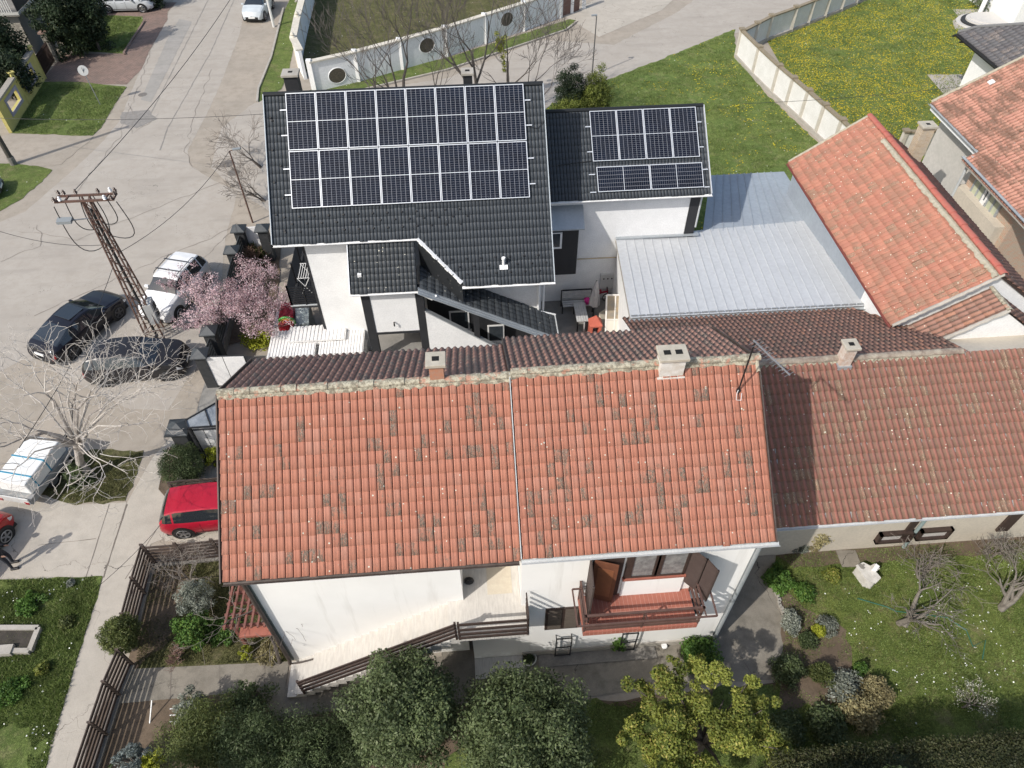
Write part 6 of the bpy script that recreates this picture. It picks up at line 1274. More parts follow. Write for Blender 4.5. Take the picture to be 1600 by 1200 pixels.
# right garden shrubs
for (x, y, z, rx, rzz, n, sz, mat, lab) in ((1237, 972, .28, .34, .28, 4500, .035, L_silver, 'grey-green lavender mound at the edge of the patio'), (1232, 1045, .35, .5, .35, 5000, .04, L_mid, 'dark green loose shrub at the patio corner'), (1283, 1052, .4, .36, .36, 5500, .026, L_olive, 'small round olive-yellow bush in the right garden bed'), (1318, 1072, .3, .55, .3, 4500, .04, L_silver, 'pale silver spreading shrub in the right garden bed'), (1368, 1080, .3, .5, .28, 4500, .04, L_dry, 'straw-yellow low shrub at the end of the right garden bed'), (1345, 1045, .25, .2, .25, 1800, .035, L_bright, 'bright green tuft between the silver and straw shrubs'), (1262, 1000, .25, .28, .22, 2200, .035, L_dark, 'dark green shrub on the lawn side of the patio'), (1290, 975, .2, .34, .18, 3000, .035, L_silver, 'white-flowering grey shrub in the upper part of the garden bed'), (1279, 985, .3, .2, .2, 1600, .03, L_lime, 'tiny lime-green bush beside the dark shrub'), (1215, 905, .15, .45, .18, 5000, .05, L_bright, 'lush bright green plants at the shade edge by the patio'), (1090, 1022, .4, .6, .45, 6000, .045, L_bright, 'fresh green shrub at the foot of the white wall below the balcony'), (1276, 836, .8, .42, .8, 5500, .045, L_dry, 'yellow-leaved tall shrub against the cream wall'), (1252, 852, .3, .3, .3, 1500, .05, L_silver, 'wilted pale plant beside the yellow-leaved shrub'), (965, 1000, .5, .25, .5, 1500, .04, L_bright, 'thin climbing plant beside the right window grille'), (1232, 1135, .2, .5, .2, 3000, .04, L_mid, 'blue-grey shrub in the shade below the garden bed'), (1290, 1130, .3, .6, .3, 3500, .05, L_mid, 'green low shrub in the shade beside the blue-grey shrub'), (1340, 1110, .25, .6, .3, 3500, .05, L_dry, 'brownish dry shrub at the shade edge'), (1255, 925, .12, .35, .14, 2500, .04, L_bright, 'leafy green patch on the orchard lawn'), (1300, 900, .12, .3, .12, 2000, .04, L_ygreen, 'yellow-green leafy patch on the orchard lawn')):
    g = G(x, y, z); leafy('shrub', lab, 'shrub', g, rx, rzz, n, sz, mat, 26, rx*.4, shell=.5, trunk_h=None, tr=.03)
for (x, y, z, rx, rzz, lab) in ((930, 1400, 2.6, 1.3, 1.8, 'dark tree crown below the bottom edge in the middle'), (1330, 1330, 3.2, 1.5, 2.0, 'dark tree crown below the bottom edge at the right'), (120, 1330, 3.4, 1.5, 2.0, 'tree beyond the bottom left corner shading the footpath')):
    g = G(x, y, z); leafy('tree', lab, 'tree', g, rx, rzz, 14000, .07, L_dark, 60, .5)
L_hedge = leafmat('leaf_hedge', (.040, .050, .018), (.075, .080, .032), (.12, .10, .06))
# hedge at the lower right
hA = [G(*q, 2.8) for q in ((1215, 1176), (1420, 1158), (1700, 1135))]; hb = thing('hedge', 'long clipped dark hedge along the bottom right edge', 'hedge', (12, 4, 0)); pts = []
for a, b in zip(hA[:-1], hA[1:]):
    for k in range(int((b-a).length/.22)):
        p = a.lerp(b, k*.22/(b-a).length)
        for w in range(8): pts.append((p.x, p.y-.05-w*.22, 2.62+random.uniform(-.06, .05), .22))
        for h in range(9): pts.append((p.x, p.y-.08, 2.5-h*.28, .22))
leaves('foliage', L_hedge, hb, pts, 60000, .032)
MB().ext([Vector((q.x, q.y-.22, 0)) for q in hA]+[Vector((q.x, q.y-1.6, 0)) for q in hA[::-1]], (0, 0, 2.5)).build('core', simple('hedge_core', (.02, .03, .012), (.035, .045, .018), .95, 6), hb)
# ---------------- bare trees
def grow(m, p, d, L, r, depth, maxd, spread=.55, kids=3, n=5, up=.12, jit=.22, sides=5, out=None, minr=.004):
    pts = [p.copy()]; rs = [r]; d = d.normalized(); seg = L/n
    for i in range(n):
        d = (d+Vector((random.gauss(0, jit), random.gauss(0, jit), random.gauss(0, jit)*.7+up))*.5).normalized(); p = p+d*seg; pts.append(p.copy()); rs.append(max(minr, r*(1-.62*(i+1)/n)))
    m[min(depth, len(m)-1)].tube(pts, rs, sides if depth < 2 else (4 if depth < 3 else 3), cap=False)
    if out is not None and depth == maxd: out.append(pts[-1])
    if depth < maxd:
        for k in range(kids+(1 if depth == 0 else 0)):
            f = random.uniform(.3, 1.0) if k else 1.0; i = min(n, max(1, round(f*n))); q = pts[i]; ax = Vector((random.gauss(0, 1), random.gauss(0, 1), random.gauss(0, .6))); ax = (ax-d*ax.dot(d)).normalized()
            nd = (pts[i]-pts[i-1]).normalized()*(1-spread*.4)+ax*spread*random.uniform(.6, 1.3)
            grow(m, q.copy(), nd, L*random.uniform(.55, .8), max(minr, rs[i]*.72), depth+1, maxd, spread, kids, n, up, jit, sides, out, minr)
def bare(name, label, base, h, r, maxd=4, kids=3, lean=(0, 0), mat=barkm, tmat=twigm, spread=.6, up=.12, n0=5, trunk=.35, jit=.2, multi=1, minr=.006, leavesd=None):
    t = thing(name, label, 'tree', base); m = [MB(), MB()]; ends = []
    for k in range(multi):
        d = Vector((lean[0]+random.uniform(-.25, .25)*(multi > 1)*1.6, lean[1]+random.uniform(-.25, .25)*(multi > 1)*1.6, 1))
        grow(m, Vector(base)+Vector((random.uniform(-.1, .1)*(multi > 1), random.uniform(-.1, .1)*(multi > 1), 0)), d, h*trunk, r, 0, maxd, spread, kids, 5, up, jit, 7, ends, minr)
    m[0].build('trunk', mat, t); m[1].build('branches', tmat, t)
    if leavesd: leaves('blossom', leavesd[0], t, [(e.x, e.y, e.z, leavesd[2]) for e in ends], leavesd[1], leavesd[3])
    return t
random.seed(11)
dktw = simple('dark_twig', (.11, .095, .085), (.07, .06, .055), .9, 6)
for (x, y, h, r, lab, lean) in ((642, 215, 13.5, .16, 'tall bare tree behind the solar roof, second from the left', (-.02, 0)), (608, 215, 10.5, .10, 'slender bare tree behind the solar roof, leftmost of the row', (-.22, .05)), (672, 212, 10.5, .08, 'thin bare sapling close right of the tall bare tree behind the solar roof', (.1, 0)), (748, 205, 13.5, .17, 'tall bare tree behind the small black chimney on the ridge', (0, 0)), (790, 205, 12.5, .12, 'bare tree with hanging yellow-green shoots above the solar panels', (.15, 0))):
    bare('bare_tree', lab, G(x, y), h*1.12, r, 5, 3, lean, tmat=dktw, mat=dktw, up=.24, spread=.52, trunk=.33, minr=.009)
bare('bare_tree', 'wide low bare tree spreading over the cross street right of the solar roof ridge', G(800, 205), 9.5, .10, 5, 3, (.7, .1), tmat=dktw, mat=dktw, up=.10, spread=.55, minr=.009)
g = G(783, 78, 3.6); leaves('ivy', L_lime, thing('ivy_clump', 'hanging yellow-green leafy clump in the bare tree above the solar panels', 'ivy', g), [(g.x+random.gauss(0, .22), g.y+random.gauss(0, .2), g.z+random.gauss(0, .6), .18) for k in range(20)], 1800, .05)
for (x, y, lab, lean, h) in ((408, 262, 'bare shrubby tree left of the black roof verge, upper', (-.8, .2), 4.2), (412, 315, 'bare shrubby tree left of the black roof verge, lower', (-.75, 0), 3.6)):
    bare('bare_shrub', lab, G(x, y), h, .05, 4, 3, lean, multi=3, up=.06, tmat=twigm, minr=.008)
# birch-like tree at the left
random.seed(5)
bt = thing('bare_tree', 'large pale-barked leafless tree over the parked cars at the left', 'tree', G(142, 745)); M_ = [MB(), MB(), MB()]
b0 = G(142, 745); cr_ = G(118, 690, 2.6); M_[0].tube([b0, b0+Vector((-.02, .03, .9)), b0.lerp(cr_, .6)+Vector((0, 0, .3)), cr_], [.19, .15, .13, .11], 12)
tips = ((70, 615, 5.2, .13), (45, 565, 5.8, .06), (118, 605, 5.0, .11), (112, 575, 5.8, .07), (142, 610, 5.2, .12), (128, 585, 6.0, .08), (35, 690, 3.6, .15), (5, 660, 4.4, .09), (190, 620, 4.6, .09), (230, 605, 4.9, .06), (175, 575, 4.8, .07), (205, 665, 3.8, .06), (165, 745, 3.6, .05), (105, 770, 3.6, .05), (60, 745, 3.6, .05), (20, 735, 3.6, .06), (200, 740, 3.2, .05), (10, 590, 5.0, .06), (65, 560, 5.2, .05), (180, 560, 4.6, .05), (262, 560, 4.8, .05), (255, 600, 4.6, .05), (150, 680, 4.5, .08), (-20, 700, 4.2, .08))
for (x, y, z, r) in tips:
    e = G(x, y, z); mid = cr_.lerp(e, .5)+Vector((random.uniform(-.2, .2), random.uniform(-.2, .2), .35)); q = cr_.lerp(e, .2)+Vector((0, 0, .15))
    M_[0 if r > .07 else 1].tube([cr_-Vector((0, 0, random.uniform(0, .7))), q, mid, cr_.lerp(e, .78)+Vector((random.uniform(-.12, .12), random.uniform(-.12, .12), .15)), e], [r*.6, r*.52, r*.42, r*.3, r*.17], 7, cap=False)
    for k in range(4):
        f = random.uniform(.5, 1.02); s_ = (cr_.lerp(e, f)+Vector((0, 0, .3*math.sin(f*3.1)))) if f < 1 else e; dd = (e-cr_).normalized()+Vector((random.gauss(0, .6), random.gauss(0, .6), random.gauss(0, .35)))
        grow(M_[1:], s_.copy(), dd, random.uniform(.7, 1.4), r*.16+.008, 0, 2, .8, 2, 6, .02, .42, 4, None, .0052)
M_[0].build('trunk', birchm, bt); M_[1].build('branches', twigp, bt); M_[2].build('twigs', twigp, bt)
# whitish pollard shoots over the dark car
for (x, y, z, lab) in ((250, 592, 1.0, 'bundle of pale bent branches lying by the rear of the dark hatchback'), (165, 590, 1.0, 'tangle of pale dead branches in front of the dark hatchback')):
    t = thing('branch_pile', lab, 'branches', G(x, y)); m = [MB(), MB()]; b = G(x, y)
    for k in range(12): grow(m, b+Vector((random.uniform(-.25, .25), random.uniform(-.2, .2), .05)), Vector((random.uniform(-.6, .9), random.uniform(.0, .9), .9)), random.uniform(.9, 1.7), .022, 0, 2, .5, 2, 6, -.16, .3, 5, None, .006)
    m[0].build('branches', twigp, t); m[1].build('twigs', twigp, t)
random.seed(21)
bare('bare_tree', 'small bare budding tree over the slat fence corner by the driveway', G(300, 915), 2.6, .05, 4, 3, (-.35, .35), mat=twigm, tmat=twigm, multi=3, up=.02, spread=.8, minr=.0055)
bare('orchard_tree', 'low wide bare fruit tree in the right garden behind the white block', G(1408, 978), 3.1, .11, 4, 3, (.28, .1), mat=orchm, tmat=orchm, spread=.85, up=.02, multi=2, minr=.007, trunk=.42)
bare('orchard_tree', 'bare fruit tree close to the cream house at the right, behind the wide one', G(1436, 905), 2.7, .05, 3, 3, (.0, .1), mat=orchm, tmat=twigm, spread=.7, up=.05, multi=3, minr=.007)
bare('orchard_tree', 'bare fruit tree cut by the right picture edge', G(1562, 952), 3.6, .11, 4, 3, (.3, .15), mat=orchm, tmat=orchm, spread=.7, up=.04, multi=2, minr=.007)
bare('orchard_tree', 'young fruit tree with pale blossom in the shade of the hedge', G(1500, 1108), 1.5, .03, 3, 3, (.25, .05), mat=orchm, tmat=orchm, spread=.8, up=0., multi=2, minr=.006, leavesd=(L_white, 420, .10, .024))
bare('bare_shrub', 'bare twiggy shrub at the right end of the cream wall', G(1545, 868), 1.6, .03, 3, 4, (0, 0), mat=twigm, tmat=twigm, spread=.8, multi=4, minr=.006)
bare('bare_shrub', 'reddish bare shrub among the plants in the front garden', G(280, 1030), .9, .02, 3, 3, (0, 0), mat=twigm, tmat=simple('red_twig', (.22, .13, .11), None, .9), spread=.8, multi=6, minr=.005)
# magnolias
random.seed(31)
def blossom(label, base, pts, n):
    t = thing('magnolia', label, 'tree', base); cl = []; br = MB(); b = Vector(base)
    for (x, y, z, r) in pts:
        g = G(x, y, z); br.tube([b, b.lerp(g, .5)+Vector((0, 0, .3)), g], [.06, .04, .015], 6)
        for k in range(12):
            q = g+Vector((random.gauss(0, r*.75), random.gauss(0, r*.75), random.gauss(0, r*.5))); cl.append((*q, r*random.uniform(.35, .65))); br.tube([g-Vector((0, 0, .3)), q], [.014, .006], 4, cap=False)
    br.build('branches', barkm, t); leaves('blossom', L_pink, t, cl, n, .030, asp=.6)
    return t
blossom('magnolia in full pink blossom reaching over the white car', G(352, 520), [(345, 455, 2.8, .6), (320, 450, 2.9, .55), (300, 448, 2.6, .45), (330, 480, 2.5, .6), (310, 495, 2.2, .5), (345, 490, 2.4, .55), (262, 440, 2.0, .3), (285, 430, 2.1, .35), (298, 505, 1.9, .3)], 9500)
blossom('magnolia in deeper pink blossom between fence and tall white house', G(405, 520), [(395, 420, 2.6, .6), (420, 430, 2.5, .5), (385, 455, 2.8, .65), (410, 465, 2.7, .65), (395, 490, 2.5, .6), (425, 480, 2.3, .45), (370, 470, 2.6, .5), (405, 505, 2.1, .5), (425, 505, 2.0, .35)], 12500)
g = G(405, 525, .3); leafy('flower_bed_plants', 'yellow flowering plants below the deeper pink magnolia', 'plants', g, .9, .3, 4000, .045, L_lime, 24, trunk_h=0, part='foliage'); g = G(392, 395, .5); leafy('shrub', 'dull olive shrub in front of the white gate panel at the black roof corner', 'shrub', g, .9, .5, 5000, .05, L_olive, 26)
bare('bare_shrub', 'bare twiggy shrub above the deeper pink magnolia', G(398, 420), 1.8, .03, 3, 4, (0, .1), mat=twigm, tmat=simple('brown_twig', (.16, .10, .07), None, .9), spread=.8, multi=5, minr=.007)
g = G(125, 745, .3); leafy('grass_clump', 'tall green grass clump at the foot of the pale leafless tree', 'grass', g, .5, .5, 3500, .12, L_mid, 18, trunk_h=0, asp=.12, part='blades', droop=-1.5)
for (x, y, r, mt, lab) in ((45, 945, .45, L_bright, 'weedy clump on the left lawn above the concrete pit'), (68, 1045, .2, L_ygreen, 'small sprouting shrub on the left lawn with yellow tips'), (112, 912, .14, L_silver, 'dry grey stump with shoots at the edge of the left lawn'), (20, 1080, .5, L_bright, 'green weedy patch at the left edge below the pit'), (105, 975, .25, L_olive, 'low green weed by the footpath edge')):
    g = G(x, y, .08); leafy('weed', lab, 'weeds', g, r, .09, 1500, .045, mt, 14, trunk_h=0, part='foliage')
# vine pergola at the left of the salmon-roofed house
pgm = simple('pergola_wood', (.20, .075, .055), (.14, .06, .05), .7, 6); pt_ = thing('pergola', 'red-brown pergola with leafless vine under the left corner of the salmon roof', 'pergola', (-7.1, 10.2, 0)); pm_ = MB()
for k in range(5): y = 9.75+k*.36; pm_.beam((-8.2, y, 2.0), (-6.4, y, 2.0), .07, .1)
for k in range(9): x = -8.1+k*.2; pm_.beam((x, 9.6, 2.1), (x, 11.4, 2.1), .06, .07)
for x, y in ((-8.0, 9.9), (-8.0, 11.2)): pm_.beam((x, y, 0), (x, y, 2.0), .1)
pm_.build('beams', pgm, pt_); MB().box((-7.7, 9.45, 1.75), (-6.6, 9.75, 1.86)).build('tile_shelf', terr, pt_)
vm = [MB(), MB()]
for k in range(7): grow(vm, Vector((-7.0+random.uniform(-.5, .5), 9.9+random.random(), 2.1)), Vector((random.uniform(-1, 1), random.uniform(-1, .6), .1)), 1.2, .025, 0, 2, .8, 3, 5, -.08, .5, 5, None, .006)
vm[0].tube([(-6.9, 9.3, 0), (-6.85, 9.5, 1.0), (-7.0, 9.8, 2.1)], [.06, .05, .03], 7); vm[0].build('vine', barkm, pt_); vm[1].build('vine_twigs', twigm, pt_)
# ---------------- grass as geometry
def inpoly(x, y, P):
    c = np.zeros(len(x), bool); n = len(P)
    for i in range(n):
        x1, y1 = P[i]; x2, y2 = P[(i+1) % n]; k = ((y1 > y) != (y2 > y)) & (x < (x2-x1)*(y-y1)/((y2-y1) or 1e-9)+x1); c ^= k
    return c
def grass(label_, px, n, h, mat, name='grass', seed=0, thr=.0, sc=.6, wid=.012):
    P = [tuple(G(*q))[:2] for q in px]; xs = [p[0] for p in P]; ys = [p[1] for p in P]; r = np.random.default_rng(seed+3); x = r.uniform(min(xs), max(xs), n*3); y = r.uniform(min(ys), max(ys), n*3); k = inpoly(x, y, P); x, y = x[k][:n], y[k][:n]
    f = np.array([mnoise.noise(Vector((a*sc, b*sc, seed))) + .5*mnoise.noise(Vector((a*sc*4, b*sc*4, seed))) for a, b in zip(x, y)]); k = f > thr-.35; x, y, f = x[k], y[k], f[k]; n = len(x)
    a = r.uniform(0, 6.28, n); hh = h*r.uniform(.5, 1.3, n)*(1+np.clip(f, -.3, .8)); ln = r.normal(0, .45, (n, 2))*hh[:, None]; w = wid*r.uniform(.7, 1.5, n)
    B = np.stack([x, y, np.full(n, .015)], 1); s = np.stack([np.cos(a)*w, np.sin(a)*w, np.zeros(n)], 1); T = B+np.concatenate([ln, hh[:, None]], 1)
    V = np.stack([B-s, B+s, T], 1).reshape(-1, 3); F = np.arange(3*n).reshape(n, 3); o = npmesh(name, V, F, mat); tagp(o, label_, 'grass', kind='stuff'); return o
G1 = leafmat('grass_blades', (.14, .20, .055), (.21, .27, .08), (.36, .35, .18), trans=.3); G2 = leafmat('grass_blades_dry', (.10, .11, .04), (.15, .15, .06), (.27, .24, .13), trans=.15)
grass('rough green grass on the left lawn below the driveway', [(-40, 908), (160, 902), (150, 935), (118, 1040), (72, 1200), (-40, 1250)], 42000, .085, G1, seed=1)
grass('green grass of the orchard lawn at the right', [(1212, 870), (1290, 862), (1620, 842), (1620, 1190), (1200, 1180), (1228, 980)], 70000, .06, G1, seed=2)
grass('shaded grass under the trees at the bottom', [(800, 1110), (1000, 1095), (1210, 1070), (1200, 1250), (720, 1250)], 22000, .06, G1, seed=3)
grass('mixed grass in the front garden left of the salmon-roofed house', [(240, 880), (345, 875), (388, 918), (450, 1032), (330, 1038), (212, 1040)], 16000, .06, G2, seed=4)
grass('grass behind the annex up to the concrete fence', [(858, 168), (940, 130), (1030, 96), (1146, 50), (1150, 92), (1200, 152), (1290, 236), (1100, 300)], 50000, .075, G1, seed=5, wid=.018)
grass('grass of the dandelion meadow', [(1200, 62), (1265, 22), (1352, -10), (1610, -10), (1610, 240), (1310, 212), (1230, 122)], 60000, .09, G1, seed=6, wid=.022)
grass('grass on the small lawns at the upper left', [(50, 130), (196, 138), (158, 200), (144, 212), (24, 207)], 18000, .07, G1, seed=7, wid=.018); grass('grass on the lawn beside the block paving, top left', [(112, 24), (221, 28), (192, 82), (106, 77)], 12000, .08, G1, seed=8, wid=.02)
grass('thin grass round the pale leafless tree', [(60, 768), (95, 722), (222, 706), (196, 780), (120, 786)], 9000, .07, G2, seed=9)
def dots(name, label_, px, n, mat, r0, z, seed, thr=-.1, sc=.35):
    P = [tuple(G(*q))[:2] for q in px]; xs = [p[0] for p in P]; ys = [p[1] for p in P]; r = np.random.default_rng(seed); x = r.uniform(min(xs), max(xs), n*3); y = r.uniform(min(ys), max(ys), n*3); k = inpoly(x, y, P); x, y = x[k][:n], y[k][:n]
    f = np.array([mnoise.noise(Vector((a*sc, b*sc, seed))) + .6*mnoise.noise(Vector((a*sc*3, b*sc*3, seed))) for a, b in zip(x, y)]); k = f+r.normal(0, .15, len(f)) > thr; x, y = x[k], y[k]; n = len(x); a = np.arange(5)*2*math.pi/5
    rr = r0*r.uniform(.6, 1.3, n); zz = z*r.uniform(.5, 1.3, n); V = np.stack([x[:, None]+np.cos(a)[None]*rr[:, None], y[:, None]+np.sin(a)[None]*rr[:, None], np.repeat(zz[:, None], 5, 1)+r.normal(0, .01, (n, 5))], 2).reshape(-1, 3); F = np.arange(5*n).reshape(n, 5); o = npmesh(name, V, F, mat); tagp(o, label_, 'flowers', kind='stuff')
dand = simple('dandelion_yellow', (.55, .46, .02), (.48, .42, .03), .8, 3); dais = simple('daisy_white', (.75, .76, .7), None, .8)
dots('dandelions', 'yellow dandelions spread over the fenced meadow', [(1200, 62), (1265, 22), (1352, -10), (1610, -10), (1610, 240), (1310, 212), (1230, 122)], 17000, dand, .032, .1, 2, .06, .22)
dots('dandelions', 'scattered yellow dandelions on the lawn behind the annex', [(1060, 96), (1146, 50), (1200, 152), (1290, 236), (1180, 240)], 1400, dand, .04, .08, 4, .12)
dots('daisies', 'white daisies on the orchard lawn', [(1240, 900), (1600, 860), (1600, 1075), (1400, 1090), (1300, 960)], 420, dais, .020, .06, 5, .0); dots('daisies', 'few white daisies on the left lawn', [(0, 910), (160, 902), (72, 1200), (0, 1200)], 160, dais, .022, .07, 6, .1)
# ================================================================ MAST, LAMPS, WIRES, SIGN
lm = thing('lattice_mast', 'rusty lattice power mast with insulator crossarms standing between the parked cars', 'mast', G(245, 535)); base = [G(*q) for q in ((222, 530), (252, 540), (268, 522), (240, 512))]; cb_ = sum(base, Vector())/4; mh_ = 7.45
top_c = Vector((cb_.x, cb_.y, mh_)); hb_, ht_ = .36, .13
def mc(k, z): w = hb_+(ht_-hb_)*z/mh_; sx, sy = ((-1, -1), (1, -1), (1, 1), (-1, 1))[k]; a = .25; X, Y = sx*w, sy*w; return Vector((cb_.x+X*math.cos(a)-Y*math.sin(a), cb_.y+X*math.sin(a)+Y*math.cos(a), z))
m = MB()
for k in range(4): m.beam(mc(k, 0), mc(k, mh_), .055)
m.build('leg', rust, lm); m = MB(); nb = 15
for k in range(4):
    for i in range(nb):
        z0, z1 = mh_*(i/nb)**.92, mh_*((i+1)/nb)**.92; a, b = (k, (k+1) % 4) if i % 2 else ((k+1) % 4, k); m.beam(mc(a, z0), mc(b, z1), .026); 
        if i % 3 == 0: m.beam(mc(k, z1), mc((k+1) % 4, z1), .026)
m.build('bracing', rust, lm)
m = MB(); 
for dz, dy in ((0, .2), (0, -.2)): m.beam(top_c+Vector((-1.1, dy, dz)), top_c+Vector((1.15, dy, dz)), .07, .08)
for x in (-1.08, -.7, 1.12, .8): m.beam(top_c+Vector((x, -.22, 0)), top_c+Vector((x, .22, 0)), .06)
ca_ = m.build('crossarm', rust, lm)
ins_d = simple('brown_insulator', (.06, .035, .025), None, .3); ins_w = simple('white_insulator', (.7, .7, .7), None, .3)
for i, (x, y) in enumerate(((-1.05, .25), (-1.05, -.25), (-.85, .25), (-.85, -.2), (-.4, .25), (.45, .25), (.9, .28), (.85, -.25), (1.1, .25), (1.1, -.25), (1.15, 0))):
    MB().lathe(top_c+Vector((x, y, .04)), [(.02, 0), (.07, .03), (.04, .06), (.075, .09), (.04, .13), (.05, .17), (.02, .2)], 10).build('insulator', ins_w if i in (3, 6, 7) else ins_d, lm)
m = MB(); cbx = simple('grey_cable', (.25, .26, .27), None, .6)
def loop(a, b, sag, r=.018, mb=None, off=(0, 0, 0)):
    a, b = Vector(a), Vector(b); pts = [a.lerp(b, i/10)+Vector((0, 0, -sag*4*(i/10)*(1-i/10)))+Vector(off)*math.sin(i/10*math.pi) for i in range(11)]; mb.tube(pts, r, 5)
T_ = top_c
for (a, b, s, o_) in (((-1.2, -.2, -.2), (-.2, -.1, -2.2), .8, (-.3, -.2, 0)), ((-.7, -.2, 0), (-.1, 0, -1.4), .5, (-.3, 0, 0)), ((1.2, -.2, -.1), (.3, 0, -1.8), .7, (.5, 0, 0)), ((.9, -.2, .0), (.2, 0, -1.2), .4, (.3, 0, 0)), ((.2, .2, 0), (.1, 0, -2.0), .1, (.2, 0, 0)), ((-.3, .2, 0), (-.1, 0, -2.0), .1, (-.2, 0, 0))): loop(T_+Vector(a), T_+Vector(b), s, .02, m, o_)
m.tube([T_+Vector((.0, 0, -.5)), Vector((cb_.x, cb_.y, .2))], .06, 6); m.build('cable', simple('dark_cable', (.03, .03, .03), None, .6), lm)
sl_ = MB().obox(T_+Vector((-1.0, -.35, -.75)), (.28, 0, 0), (0, .13, .02), (0, 0, .06)).build('street_lamp_head', simple('lamp_grey', (.22, .24, .25), None, .5), lm); MB().beam(T_+Vector((-.8, -.3, -.78)), T_+Vector((-.1, -.1, -.85)), .04).build('lamp_bracket', galv, lm)
q = mc(2, 1.4); eb = MB().obox(Vector((q.x+.08, q.y-.35, 1.55)), (.16, .05, 0), (-.05, .3, 0), (0, 0, .55)).build('switch_box', simple('pale_box', (.55, .55, .53), (.48, .48, .46), .6, 4), lm)
m = MB()
for a in (-.13, .13):
    for z in (-.22, .2): m.obox(Vector((q.x+.25, q.y-.30+a, 1.55+z)), (.005, .001, 0), (-.001, .1, 0), (0, 0, .16))
m.build('box_window', black, eb)
def street_lamp(lab, bpx, tpx, mat, arm=(0.5, 0), r=.05, h=None):
    b = G(*bpx); hs_ = [(abs((lambda c: 600+FPX*c[1]/c[2])(RC.T@(np.array([b.x, b.y, z])-CAMP))-tpx[1]), z) for z in np.linspace(1, 9, 161)]; z = h or min(hs_)[1]
    t = thing('street_lamp', lab, 'street lamp', b); MB().tube([b, b+Vector((0, 0, z))], [r, r*.7], 8).build('pole', mat, t); e = b+Vector((arm[0], arm[1], z+.05)); MB().tube([b+Vector((0, 0, z)), e], .025, 6).build('arm', mat, t)
    MB().obox(e, (.2, .02, 0), (0, .08, 0), (0, 0, .04)).build('lamp_head', simple('lamp_grey', (.22, .24, .25)), t, bevel=.02); return b+Vector((0, 0, z))
l1 = street_lamp('thin rusty street lamp left of the black-roofed house', (395, 348), (366, 245), rust, (.35, .1), h=4.3)
l2 = street_lamp('slim grey street lamp on the lawn behind the thuja trees', (925, 118), (932, 45), simple('grey_pole', (.08, .08, .08), None, .5), (-.15, .1), h=4.0)
l3 = street_lamp('white concrete lamp pole beside the silver car at the top of the street', (428, 42), (410, -20), simple('white_pole', (.6, .6, .58), None, .6), (.3, 0), .11, h=5)
wp = thing('utility_pole', 'dark wooden utility pole cut by the left edge', 'pole', G(22, 257)); b = G(22, 257); MB().tube([b, b+Vector((0, 0, 6.5))], [.16, .12], 10).build('pole', simple('dark_pole_wood', (.06, .055, .045), (.09, .08, .065), .9, 8), wp); MB().tube([b+Vector((0, 0, 0)), b+Vector((0, 0, .5))], .2, 10).build('footing', concd, wp); MB().beam(b+Vector((-.5, 0, 6.2)), b+Vector((.5, 0, 6.2)), .08).build('crossarm', rust, wp)
sg_ = thing('road_sign', 'round road sign seen from behind on a leaning pole by the upper left lawn', 'road sign', G(157, 164)); b = G(157, 164); tp = b+Vector((-.18, .1, 2.35)); MB().tube([b, tp], .03, 8).build('pole', galv, sg_); m = MB(); nn = Vector((.12, -.95, .28)).normalized(); ax = nn.cross(Vector((0, 0, 1))).normalized(); ay = ax.cross(nn)
pts = [tp+Vector((0, 0, -.05))+ax*math.cos(t)*.32+ay*math.sin(t)*.32 for t in np.linspace(0, 2*math.pi, 28, endpoint=False)]; m.ext(pts, nn*-.02); m.build('disc', simple('sign_back', (.46, .47, .47), (.4, .41, .41), .5, 4), sg_); MB().beam(tp-Vector((0, 0, .3))+nn*.03, tp+Vector((0, 0, .15))+nn*.03, .03).build('bracket', galv, sg_)
def wire(lab, pts, r=.014, sag=.35):
    m = MB()
    for a, b in zip(pts[:-1], pts[1:]): loop(a, b, sag, r, m)
    o = m.build('overhead_wire', simple('dark_cable', (.03, .03, .03))); tagp(o, lab, 'wire')
wire('overhead wire running up the street from the mast top to the top edge', [top_c+Vector((-.4, .2, .2)), G(372, -20, 9)])
wire('overhead wire running down from the mast to the bottom left', [top_c+Vector((-.2, -.2, -3.2)), G(30, 700, 6.0)], .012); wire('overhead wire from the mast to the street lamp by the black roof', [mc(1, 4.9), l1], .012, .5)
wire('overhead wire from the mast leaving over the left edge', [mc(0, 5.4), G(-30, 352, 6)], .012); wire('overhead wire crossing the street from the utility pole to the black roof', [Vector((b.x, b.y, 0))*0+G(22, 257)+Vector((0, 0, 3.0)), G(414, 178, 7.0)], .012, .2)
wire('thin wire over the orange roofs at the right', [G(1160, 162, 6.5), G(1600, 122, 6.5)], .010, .2); wire('thin wire from the small budding tree over the driveway to the mast', [G(155, 915, 3.0), G(255, 815, 3.0)], .008, .1)
# ================================================================ YARD CONTENT
# stacks of white roof sheets
epsm = simple('white_foam_sheet', (.80, .79, .77), (.68, .66, .64), .85, 5, bump=.1)
def sheetstack(lab, px0, px1, z, depth, layers):
    a, b = G(*px0, z), G(*px1, z); t = thing('sheet_stack', lab, 'stack', ((a.x+b.x)/2, (a.y+b.y)/2+depth/2, 0), group='stacks of white profiled sheets'); th = z/layers
    for k in range(layers):
        ox, oy = random.uniform(-.05, .05), random.uniform(-.04, .04); m = MB(); n = 15; w = (b.x-a.x)/n
        m.box((a.x+ox, a.y+oy, k*th+.03), (b.x+ox, a.y+depth+oy, (k+1)*th-.028))
        for i in range(n): m.box((a.x+ox+w*(i+.15), a.y+oy-.015, (k+1)*th-.0279), (a.x+ox+w*(i+.68), a.y+depth+oy+.01, (k+1)*th-.003))
        m.build('sheet', epsm, t)
